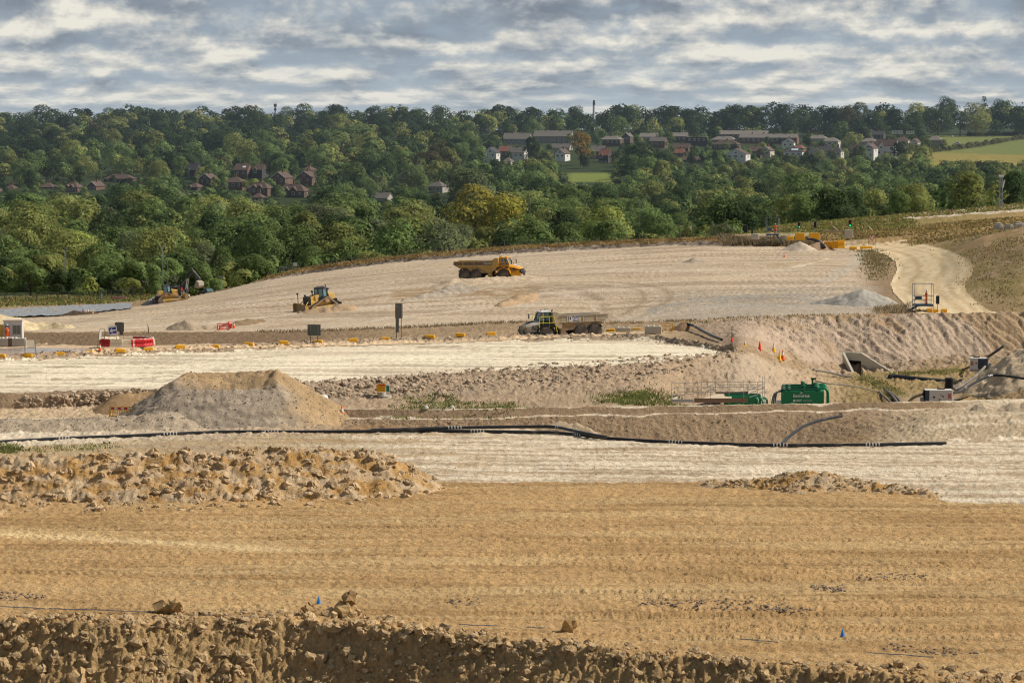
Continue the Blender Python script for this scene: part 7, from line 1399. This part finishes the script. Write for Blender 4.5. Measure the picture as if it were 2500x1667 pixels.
# settlement tank
D = 287; zt = at(1966, 955.4, 286).z; p = at(1966, 955, 286); t = thing('settlement_tank', 'green settlement tank with white lettering and top pipework behind the low cut wall', 'tank', (p.x, 289.2, zt - 2.3), R(-5)); x, y, h = 2.12, 3.0, 2.3
bd = MB().box((0, 0, h / 2), (2 * x, 2 * y, h))
for k in range(4): bd.box((x + .03, -y + .6 + k * 1.7, h / 2), (.08, .12, h))
bd.build('tank_body', GREEN, t, .03)
tp = MB()
for k in range(4): tp.box((-.1, -y + .35 + k * 1.75, h + .10), (2 * x - .4, .22, .2))
for xx in (-1.85, -1.3, 0.1, 1.5): tp.box((xx, 0, h + .05), (.16, 2 * y, .1))
tp.build('top_beams', DGREEN, t); lp = MB()
for yy in (-y + .2, -.9, 1.2): lp.box((-1.85, yy, h + .22), (.3, .3, .05)).box((-1.3, yy + .2, h + .22), (.26, .26, .05))
lp.build('lifting_lugs', mat('pale_green', (.35, .48, .36), .5, .1), t)
for yy in (-1.6, .2, 2.0): MB().lathe([(.22, 0), (.22, .35), (.08, .4)], 12, (.1, yy, h + .15)).box((.35, yy, h + .25), (.3, .2, .2)).build('valve', DGREEN, t); MB().lathe([(.34, 0), (.34, .16), (.2, .3)], 14, (1.45, yy + .2, h + .12)).build('hatch', DGREEN, t)
MB().tube([(1.1, 2.2, h + .2), (1.1, 2.2, h + .75)], .1, 8).box((1.2, 2.2, h + .8), (.55, .3, .2)).build('mixer_motor', DGREEN, t)
for k, yy in enumerate((-2.4, -.4, 1.8)): MB().tube(smoothpath([(1.6, yy, h + .2), (2.2, yy, h + .25), (2.55, yy, h - .05), (2.62, yy, h - .6), (2.62, yy, .2)]), .12, 10).build('downpipe', GREEN, t, smooth=True)
text('lettering', 'EnviroHub', .42, WHT, t, (-.1, -y - .012, h - .48), (R(90), 0, 0), .92, .012); text('lettering', 'RVT', .30, WHT, t, (-.32, -y - .012, h - .96), (R(90), 0, 0), 1.0, .012); text('lettering', 'GROUP', .28, mat('pale_green_print', (.40, .52, .44), .5, .05), t, (.52, -y - .012, h - .96), (R(90), 0, 0), .95, .002)
MB().lathe([(.13, -.01), (.13, .005)], 16, (-.82, -y, h - .96), 'y').build('round_emblem', WHT, t); MB().prism([(-.2, -.07), (0, -.1), (.2, -.07), (.08, .05), (0, .12), (-.08, .05)], -.012, -.002).build('leaf_emblem', mat('pale_green_print', (0, 0, 0)), t, loc=(-.12, -y, h - .17))
for k in range(3): pipe('hose', ('black hose looping off the shady end of the tank', 'second black hose looping off the tank', 'third black hose looping off the tank')[k], [(1917, 950 + k * 3, 287), (1905, 952 + k * 2, 286.5), (1896 - k * 3, 962, 286), (1892 - k * 4, 985, 285.5)], .07, HDPE, grp='hoses at the tank')
p = at(1908, 985, 287); t = thing('spill_tray', 'white tray between the hoses and the green tank', 'tray', (p.x, 287, p.z - .2)); MB().box((0, 0, .25), (1.0, 1.0, .5)).build('tray', WHT, t, .03)
# scaffold walkway and the sunk tank beside it
D0, D1 = 284.0, 289.0; o = at(1750, 985, D0); t = thing('scaffold_walkway', 'galvanised scaffold walkway with handrails, stairs and brown toe boards', 'scaffold', o); m0 = mpp(D0)
def S(u, v, D=D0): return at(u, v, D) - o
for u, vt, D in ((1640, 935, D0), (1655, 943, D0), (1692, 942, D0), (1712, 932, D1), (1728, 926, D1), (1734, 945, D0), (1747, 920, D1), (1777, 920, D1), (1780, 950, D0), (1816, 930, D0), (1826, 936, D1), (1850, 933, D1), (1862, 919, D1), (1867, 919, D0), (1672, 934, D1), (1704, 932, D0)): MB().tube([S(u, vt, D), S(u, 990, D)], .026, 6).build('standard', SCAF, t)
hr = MB()
for (ua, va, ub, vb, D) in ((1640, 935, 1710, 935, D1), (1655, 946, 1816, 944, D0), (1655, 957, 1816, 957, D0), (1706, 932, 1868, 932, D1), (1750, 939, 1862, 939, D1), (1745, 945, 1865, 944, D1), (1816, 950, 1866, 950, D1), (1640, 967, 1700, 960, D0)): hr.tube([S(ua, va, D), S(ub, vb, D)], .024, 6)
hr.build('ledger', SCAF, t); sr = MB()
for (ua, va, ub, vb, D) in ((1709, 950, 1752, 935, D0), (1709, 962, 1750, 945, D0), (1641, 949, 1655, 944, D0), (1641, 965, 1655, 960, D0), (1823, 955, 1865, 936, D0), (1826, 962, 1866, 946, D0), (1830, 970, 1868, 955, D0)): sr.bar(S(ua, va, D), S(ub, vb, D), .07)
sr.build('stair_rail', mat('bright_tube', (.68, .66, .6), .4, .05), t)
MB().bar(S(1695, 977), S(1826, 977), .06, .42).bar(S(1748, 959, D1), S(1826, 959, D1), .06, .28).build('toe_board', BRNB, t); MB().bar(S(1641, 978), S(1693, 978), .05, .3).bar(S(1641, 976), S(1655, 970, D0 + 1), .05, .25).build('pale_board', mat('pale_board', (0, 0, 0)), t); MB().add([S(1712, 973), S(1750, 961, D1), S(1786, 961, D1), S(1786, 973)], [(0, 1, 2, 3)]).build('plywood_deck', mat('plywood', (.60, .48, .33), .8, .1), t)
p = at(1825, 965, 287); t = thing('sunk_tank', 'second green tank sunk beside the scaffold walkway', 'tank', (p.x, 287.2, p.z - 1.4)); MB().box((-.5, 0, .7), (3.6, 2.2, 1.4)).build('tank_body', GREEN, t, .04); bm_ = MB()
for k in range(3): bm_.box((-.5, -.8 + k * .8, 1.45), (3.6, .16, .12))
bm_.build('top_beams', DGREEN, t)
for k in range(3): MB().tube(smoothpath([(.6 + k * .45, -.9, 1.2), (.9 + k * .45, -1.15, 1.15), (1.0 + k * .45, -1.25, .7), (1.0 + k * .45, -1.25, 0)]), .12, 10).build('downpipe', mat('washed_green', (.12, .30, .18), .6, .15), t, smooth=True)
# white corrugated pipes, blue string and pegs
for k in range(2): pipe('white_pipe', ('pale ribbed pipe end beside the weedy ridge', 'second pale ribbed pipe end beside the weedy ridge')[k], [(2137 + k * 4, 674, 423), (2135 + k * 4, 681, 420), (2127 + k * 4, 690, 417), (2122 + k * 4, 696, 415)], .14, mat('white_pipe', (.62, .6, .56), .5, .1), grp='pale pipe ends')
for k in range(2): pipe('pipeline', ('black pipe draped over the brown heap', 'second black pipe draped over the brown heap')[k], [(1972 + k * 8, 584, 501), (1985 + k * 6, 586, 499.5), (2000 + k * 5, 594, 498), (2010 + k * 4, 604, 496)], .2, HDPE, grp='pipes over the brown heap')
PEG = mat('blue_marker', (.01, .20, .62), .5, .05)
for lb, u, v in (('blue marker peg standing in the tan ground near the upright clod', 778, 1472), ('small blue marker peg low in the tread marks', 2057, 1552)):
    p = hit(u, v, 130, 200); t = thing('marker_peg', lb, 'marker', p, 0, 'blue marker pegs'); MB().lathe([(.13, 0), (.10, .1), (.03, .36), (.012, .42)], 8).build('peg', PEG, t)
cs = MB(); o = onground(600, 168)
for ua, ub, va, vb in ((0, 110, 1483, 1488), (120, 380, 1488, 1497), (480, 560, 1503, 1506), (590, 700, 1507, 1513), (1120, 1215, 1527, 1531), (1285, 1330, 1533, 1536), (1800, 1900, 1562, 1571), (2120, 2280, 1596, 1607)):
    P = [hit(ua + (ub - ua) * k / 6, va + (vb - va) * k / 6, 130, 200) - o + Vector((0, 0, .07 + .03 * random.random())) for k in range(7)]; cs.tube(P, .022, 5)
ob = cs.build('string_line', mat('blue_string', (.06, .14, .30), .7, .2), None, loc=o); tag(ob, 'blue setting out string lying in broken lengths along the cut edge', 'string line')
# caravans, parked cars and scrap far up the hill
for lb, u0, u1, v0, v1, D in (('long cream caravan at the hill top, larger of the two', 2177, 2204, 319, 329, 1960), ('short cream caravan half behind a dark tree', 2212, 2232, 320, 329, 1960)):
    m = mpp(D); p = at((u0 + u1) / 2, v1, D); w_ = (u1 - u0) * m; h = (v1 - v0) * m; t = thing('caravan', lb, 'caravan', p, R(-8), 'caravans on the hill'); MB().prism([(-w_ / 2, .3), (w_ / 2, .3), (w_ / 2, h * .8), (w_ / 2 - .5, h), (-w_ / 2 + .5, h), (-w_ / 2, h * .8)], -1.3, 1.3).build('body', mat('caravan_cream', (.55, .52, .46), .4, .05), t); MB().box((-w_ * .25, -1.33, h * .62), (1.2, .05, .7)).box((w_ * .02, -1.33, h * .62), (1.2, .05, .7)).box((w_ * .3, -1.33, h * .62), (1.2, .05, .7)).build('windows', PANE, t); MB().box((0, 0, .2), (w_ * .8, 2.2, .6)).build('skirt', BLACK, t)
def farcar(lb, u, v, D, m_, yaw, nm='parked_car'):
    p = at(u, v, D); t = thing(nm, lb, 'car', p, yaw, 'far parked vehicles'); MB().prism([(-2.1, .3), (2.1, .3), (2.1, .8), (1.2, .95), (.6, 1.5), (-1.2, 1.55), (-2.05, .95)], -.85, .85).build('body', m_, t, .08); MB().prism([(1.05, .98), (.58, 1.42), (-1.1, 1.46), (-1.8, .98)], -.87, .87).build('glass', PANE, t)
    for x in (-1.3, 1.3): MB().lathe([(.33, -.9), (.33, .9)], 12, (x, 0, .33), 'y').build('wheel', BLACK, t)
farcar('white van on the track above the sloping meadow', 2336, 353, 1800, WHT, R(170), 'parked_van'); farcar('silver car by the hedge at the hill top', 2397, 325, 2150, mat('silver_car', (.5, .5, .52), .3, .05), R(10)); farcar('second silver car by the hedge at the hill top', 2409, 325, 2150, mat('silver_car', (0, 0, 0)), R(20))
p = at(2325, 337, 1960); t = thing('white_horse', 'white horse grazing on the upper meadow', 'horse', p, R(15)); HP = [(0, 0, 1.25), (.5, 0, 1.22), (-.55, 0, 1.3), (.85, 0, 1.0), (1.05, 0, .55), (1.2, 0, .25), (.5, .18, .7), (.52, .18, .35), (.52, .18, .02), (.5, -.18, .7), (.5, -.18, .35), (.52, -.18, .02), (-.6, .18, .75), (-.72, .18, .42), (-.66, .18, .02), (-.6, -.18, .75), (-.72, -.18, .42), (-.66, -.18, .02), (-.85, 0, 1.15), (-.95, 0, .6)]; HE = [(0, 1), (0, 2), (1, 3), (3, 4), (4, 5), (1, 6), (6, 7), (7, 8), (1, 9), (9, 10), (10, 11), (2, 12), (12, 13), (13, 14), (2, 15), (15, 16), (16, 17), (2, 18), (18, 19)]; HR = [.33, .32, .33, .2, .13, .09, .1, .06, .05, .1, .06, .05, .13, .07, .05, .13, .07, .05, .06, .05]; skin_mesh('body', HP, HE, HR, mat('white_coat', (.55, .52, .48), .8, .05), t)
for lb, u, v, D in (('grey wrapped scrap bale on the grassy bank, nearest the verge', 2436, 559, 470), ('black and white scrap heap between grey bales', 2462, 562, 469), ('grey scrap bale next to the picture edge', 2488, 557, 468)):
    p = at(u, v, D); t = thing('scrap_bale', lb, 'scrap bale', p, R(random.uniform(-20, 20)), 'scrap bales on the grassy bank'); MB().box((0, 0, .35), (1.5, 1.0, .9)).prism([(-.7, .8), (.7, .8), (.5, .98), (-.4, 1.05)], -.4, .4).build('bale', CONC if 'grey' in lb else BLACK, t, .12); MB().box((.5, -.45, .45), (.35, .3, .6), ry=.2).build('white_sheet', WHT, t)
# hedges at the meadow
def hedge(label, pts, h, wd, n, colr):
    P = [onground(u, D) for u, D in pts]; V, Fq, Cc = crown('bush', 520, 77, .075); Vs, Fs, Cc2 = [], [], []; off = 0; L = sum((b - a).length for a, b in zip(P[:-1], P[1:]))
    for k in range(n):
        d = L * (k + random.random()) / n
        for a, b in zip(P[:-1], P[1:]):
            l = (b - a).length
            if d <= l: q = a.lerp(b, d / l); break
            d -= l
        s = h * random.uniform(.75, 1.25); W = V * s * np.array([1.1, 1.1, 1]) + np.array([q.x + random.uniform(-wd, wd), q.y + random.uniform(-wd, wd), q.z - .2]); Vs.append(W); Fs.append(Fq + off); off += len(V); Cc2.append(Cc * np.array(colr) * random.uniform(.8, 1.2))
    me = np_mesh('hedge', np.concatenate(Vs), np.concatenate(Fs), np.concatenate(Cc2)); me.materials.append(LEAF); o = bpy.data.objects.new('hedge', me); link(o); tag(o, label, 'hedge', 'meadow hedges')
hedge('long pale hedge climbing along the upper edge of the sloping meadow', [(2258, 1740), (2330, 1790), (2400, 1880), (2470, 1990), (2560, 2080)], 3.6, 1.5, 75, (.17, .18, .09)); hedge('dark clipped hedge in front of the far parked cars', [(2362, 2080), (2420, 2090), (2500, 2100)], 3.2, .8, 40, (.05, .07, .03)); hedge('dark scrubby hedge along the lower edge of the sloping meadow', [(2300, 1560), (2360, 1570), (2430, 1575), (2530, 1580)], 6.5, 3, 46, (.05, .07, .03))
# ------------------------------------------------------------------ roads, slurry and liner
def haulcol(x, y, u, v):
    Lf = np.interp(v, [600, 606, 612, 622, 640, 660, 694, 716, 752, 766], [2000, 2045, 2120, 2160, 2186, 2188, 2172, 2180, 2215, 2240]); Rt = np.interp(v, [590, 597, 612, 632, 652, 674, 694, 714, 736, 758], [2225, 2260, 2320, 2365, 2380, 2372, 2356, 2362, 2385, 2415]); t = (u - Lf) / (Rt - Lf); n_ = .05 * fbm(x * .15, y * .05, 3)
    b = np.tile(np.array((.70, .55, .345)), (len(x), 1)); d = sum(a_ * np.exp(-((t + n_ - c) / w_) ** 2) for c, w_, a_ in ((.10, .05, .5), (.30, .06, .9), (.44, .03, .4), (.62, .06, .7), (.80, .05, .6), (.98, .06, .8)))
    return b * (1 - np.array((.26, .32, .42)) * np.clip(d, 0, 1)[:, None]) * (1 + .12 * fbm(x * .3, y * .1, 3))[:, None]
HAUL = [(2040, 606), (2070, 601), (2130, 597), (2190, 589), (2210, 585), (2222, 589), (2200, 594), (2260, 597), (2320, 612), (2365, 632), (2380, 652), (2372, 674), (2356, 694), (2362, 714), (2385, 736), (2415, 758), (2440, 766), (2240, 768), (2215, 752), (2180, 716), (2172, 694), (2188, 660), (2186, 640), (2160, 622), (2120, 612), (2080, 611)]
HR_ = patch('haul_road', HAUL, 350, 520, haulcol, earth_mat('haul_road_chalk', .5, 1.0, .14, .12), .06)
SITE_RD = patch('site_road', [(-30, 848), (100, 846), (400, 848), (700, 842), (1000, 833), (1250, 824), (1600, 812), (1620, 815), (1400, 826), (1000, 842), (700, 850), (400, 858), (240, 866), (-30, 876)], 316, 372, lambda x, y, u, v: np.tile(np.array((.56, .41, .26)), (len(x), 1)) * (1 + .2 * fbm(x * .1, y * .6, 3))[:, None], earth_mat('road_dirt', .4, 1.0, .18, .3), .05)
WET = patch('wet_road', [(-30, 850), (60, 849), (110, 851), (215, 853), (232, 858), (200, 864), (60, 868), (-30, 872)], 316, 345, lambda x, y, u, v: np.tile(np.array((.40, .33, .27)), (len(x), 1)) * (1 + .3 * fbm(x * .15, y * .8, 3))[:, None], earth_mat('wet_slurry', .08, .5, .10, .1, .16), .09)
lm_ = mat('liner', (.28, .285, .285), .5, .15, 1.0, bump=.5)
xs = np.linspace(-60, 322, 150); ds = np.linspace(0, 1, 40); LV = []
for d in ds:
    for u in xs:
        D = 486 + d * (34 + 14 / (1 + math.exp(-(u - 60) / 25))) + max(0, (u - 120)) * .09; q = onground(u, min(D, 548)); LV.append((q.x, q.y, q.z))
LV = np.array(LV); LV[:, 2] += .18 + .25 * np.abs(fbm(LV[:, 0] * .22 + .3 * LV[:, 1], LV[:, 1] * .10, 3)) + .1 * fbm(LV[:, 0] * .9, LV[:, 1] * .5, 3); i = (np.arange(39)[:, None] * 150 + np.arange(149)[None]); Fq = np.stack([i, i + 1, i + 151, i + 150], -1).reshape(-1, 4); me = np_mesh('liner', LV, Fq, None, True); me.materials.append(lm_); ob = bpy.data.objects.new('pond_liner', me); link(ob); tag(ob, 'wrinkled blue grey pond liner sheet spread at the valley side of the field', 'liner')
pile('black_spoil', 'dark peaty heap lapping the blue grey liner', 'soil heap', [(150, 478, .4), (180, 480, .9), (205, 482, .5), (235, 486, .3)], .35, (.09, .065, .045), EARTH2, .15, .25)
# ------------------------------------------------------------------ weeds and grass
def leafmat2(name):
    m = leaf_mat(name); return m
def tufts(name, label, P, h0, h1, wd, cols, nb=7, spread=.22, cat='grass'):
    n = len(P); N = n * nb; b = np.repeat(P, nb, 0) + np.concatenate([RNG.normal(0, spread, (N, 2)), np.zeros((N, 1))], 1); h = RNG.uniform(h0, h1, N); a = RNG.uniform(0, 6.28, N); ln = RNG.normal(0, .55, (N, 2)) * h[:, None]; sx = np.stack([np.cos(a), np.sin(a), 0 * a], 1) * (wd * RNG.uniform(.5, 1.2, N))[:, None]
    tip = b + np.concatenate([ln, h[:, None]], 1); mid = b + np.concatenate([ln * .35, h[:, None] * .6], 1); V = np.stack([b - sx, b + sx, mid + sx * .8, mid - sx * .8, tip], 1).reshape(-1, 3); k = np.arange(N)[:, None] * 5; F1 = k + np.array([0, 1, 2, 3]); F2 = np.concatenate([k + 3, k + 2, k + 4, k + 4], 1)
    V2 = V.copy(); Fq = np.concatenate([F1, k + np.array([3, 2, 4, 4])]); ci = np.array(cols)[RNG.integers(0, len(cols), N)] * RNG.uniform(.7, 1.3, N)[:, None]
    tri = np.concatenate([F1[:, [0, 1, 2]], F1[:, [0, 2, 3]], k + np.array([3, 2, 4])]); me = np_mesh(name, V, tri, np.repeat(ci, 5, 0)); me.materials.append(LEAF); o = bpy.data.objects.new(name, me); link(o); o.color = (1, 1, 1, 1); tag(o, label, cat, kind='stuff'); return o
GR = [(.13, .19, .045), (.17, .23, .06), (.22, .24, .08)]; DRY = [(.42, .30, .13), (.34, .23, .10), (.28, .21, .10)]; WEED = [(.26, .20, .12), (.31, .24, .15), (.20, .17, .10), (.36, .27, .16)]; OLG = [(.18, .19, .06), (.25, .22, .09), (.14, .15, .05)]
def linepts(li, u0, u1, n, dlo, dhi):
    o = []
    for _ in range(n):
        u = random.uniform(u0, u1); D = float(np.interp(u, AU, LD[li])) + random.uniform(dlo, dhi); q = onground(u, D); o.append(tuple(q))
    return np.array(o)
tufts('dry_grass', 'dry straw grass along the brow under the long fence', linepts(23, 650, 1800, 2200, -.5, 4.5), .12, .36, .12, DRY, 7, .45)
tufts('dry_grass', 'dry straw grass on the upper bank', np.concatenate([linepts(23, 1990, 2540, 1100, 2, 26), linepts(22, 2230, 2540, 500, -12, 8)]), .12, .40, .14, DRY + DRY + OLG, 7, .8)
tufts('green_grass', 'rough green grass on the upper bank before the trees', np.concatenate([linepts(24, 1700, 2230, 1300, 8, 48), linepts(25, 1700, 2540, 900, 8, 44)]), .2, .6, .16, OLG + GR + DRY, 7, .8)
tufts('green_grass', 'rough valley grass before the mesh fence', linepts(25, -60, 620, 1300, -12, 36), .2, .7, .16, OLG + DRY + GR, 7, .9)
tufts('green_grass', 'green grass clump behind the leaning rods', np.concatenate([pick([(985, 1000), (1010, 970), (1085, 962), (1110, 985), (1100, 1000)], 200, 262, 300, .9), pick([(1125, 985), (1260, 985), (1270, 1000), (1125, 1000)], 110, 262, 300, .9)]), .10, .36, .05, GR + OLG, 9, .35)
tufts('green_grass', 'green grass clump before the scaffold walkway', pick([(1485, 990), (1495, 965), (1560, 958), (1640, 962), (1640, 990)], 330, 262, 300, .9), .12, .45, .05, GR + OLG, 9, .35)
tufts('green_grass', 'green grass by the pipeline at the picture edge', np.concatenate([pick([(-20, 1088), (45, 1088), (45, 1105), (-20, 1108)], 130, 225, 262), pick([(60, 1095), (280, 1085), (280, 1100), (60, 1108)], 60, 220, 262)]), .1, .3, .04, GR + OLG, 8, .25)
tufts('green_grass', 'yellow green plants lining the muddy channel', np.concatenate([pick([(2100, 920), (2150, 935), (2200, 965), (2240, 990), (2215, 995), (2160, 955), (2110, 935)], 330, 300, 345, .6), pick([(2170, 915), (2330, 905), (2420, 925), (2330, 938), (2180, 925)], 160, 341, 352, .6)]), .12, .45, .06, [(.34, .30, .12), (.26, .26, .09), (.20, .22, .08), (.32, .24, .12)], 8, .25)
tufts('weeds', 'brown weeds along the bund in front of the field', linepts(18, 640, 1680, 420, -1.8, 2.2), .12, .5, .05, WEED, 7, .45, 'weeds'); tufts('weeds', 'brown weeds on the rim of the excavated bank', linepts(18, 1650, 2120, 150, -4, 3), .1, .4, .05, WEED + OLG, 7, .5, 'weeds')
tufts('weeds', 'dark brown brambles on the bank under the distant platform', linepts(22, 1765, 1990, 700, .5, 8), .3, 1.1, .10, WEED, 8, .5, 'weeds'); tufts('weeds', 'weedy ridge between the field and the haul road', pick([(2105, 610), (2140, 612), (2165, 640), (2160, 665), (2135, 690), (2120, 660), (2118, 635)], 330, 405, 505, .8), .1, .45, .07, WEED + OLG, 8, .6, 'weeds'); tufts('weeds', 'tall weeds beside the platform stairs', pick([(2160, 730), (2215, 745), (2225, 768), (2150, 768)], 60, 350, 372, .8), .3, .9, .05, WEED, 8, .5, 'weeds')
tufts('weeds', 'low scrub over the slope beside the haul road', np.concatenate([pick([(2380, 610), (2520, 570), (2520, 760), (2430, 745), (2390, 690), (2400, 650)], 520, 355, 500, 1.5), pick([(2230, 580), (2330, 560), (2520, 548), (2520, 600), (2330, 605), (2240, 592)], 260, 440, 520, 1.5)]), .1, .32, .08, [(.24, .21, .10), (.31, .24, .13), (.38, .27, .15), (.20, .19, .09)], 7, .8, 'weeds')
# ------------------------------------------------------------------ summer haze over the valley
hm = bpy.data.materials.new('haze'); hm.use_nodes = True; n = hm.node_tree; n.nodes.clear(); k_ = .000055
ab = NN(n, 'ShaderNodeVolumeAbsorption', i={'Density': k_}); ab.inputs['Color'].default_value = (0, 0, 0, 1); em = NN(n, 'ShaderNodeEmission', i={'Strength': k_}); em.inputs['Color'].default_value = (.38, .46, .53, 1); ad = NN(n, 'ShaderNodeAddShader'); n.links.new(ab.outputs[0], ad.inputs[0]); n.links.new(em.outputs[0], ad.inputs[1]); ou = NN(n, 'ShaderNodeOutputMaterial'); n.links.new(ad.outputs[0], ou.inputs['Volume'])
hz_ = MB().box((0, 2100, 30), (2400, 2980, 140)).build('haze', hm, None); tag(hz_, 'thin blue summer haze lying over the valley', 'haze', kind='stuff')
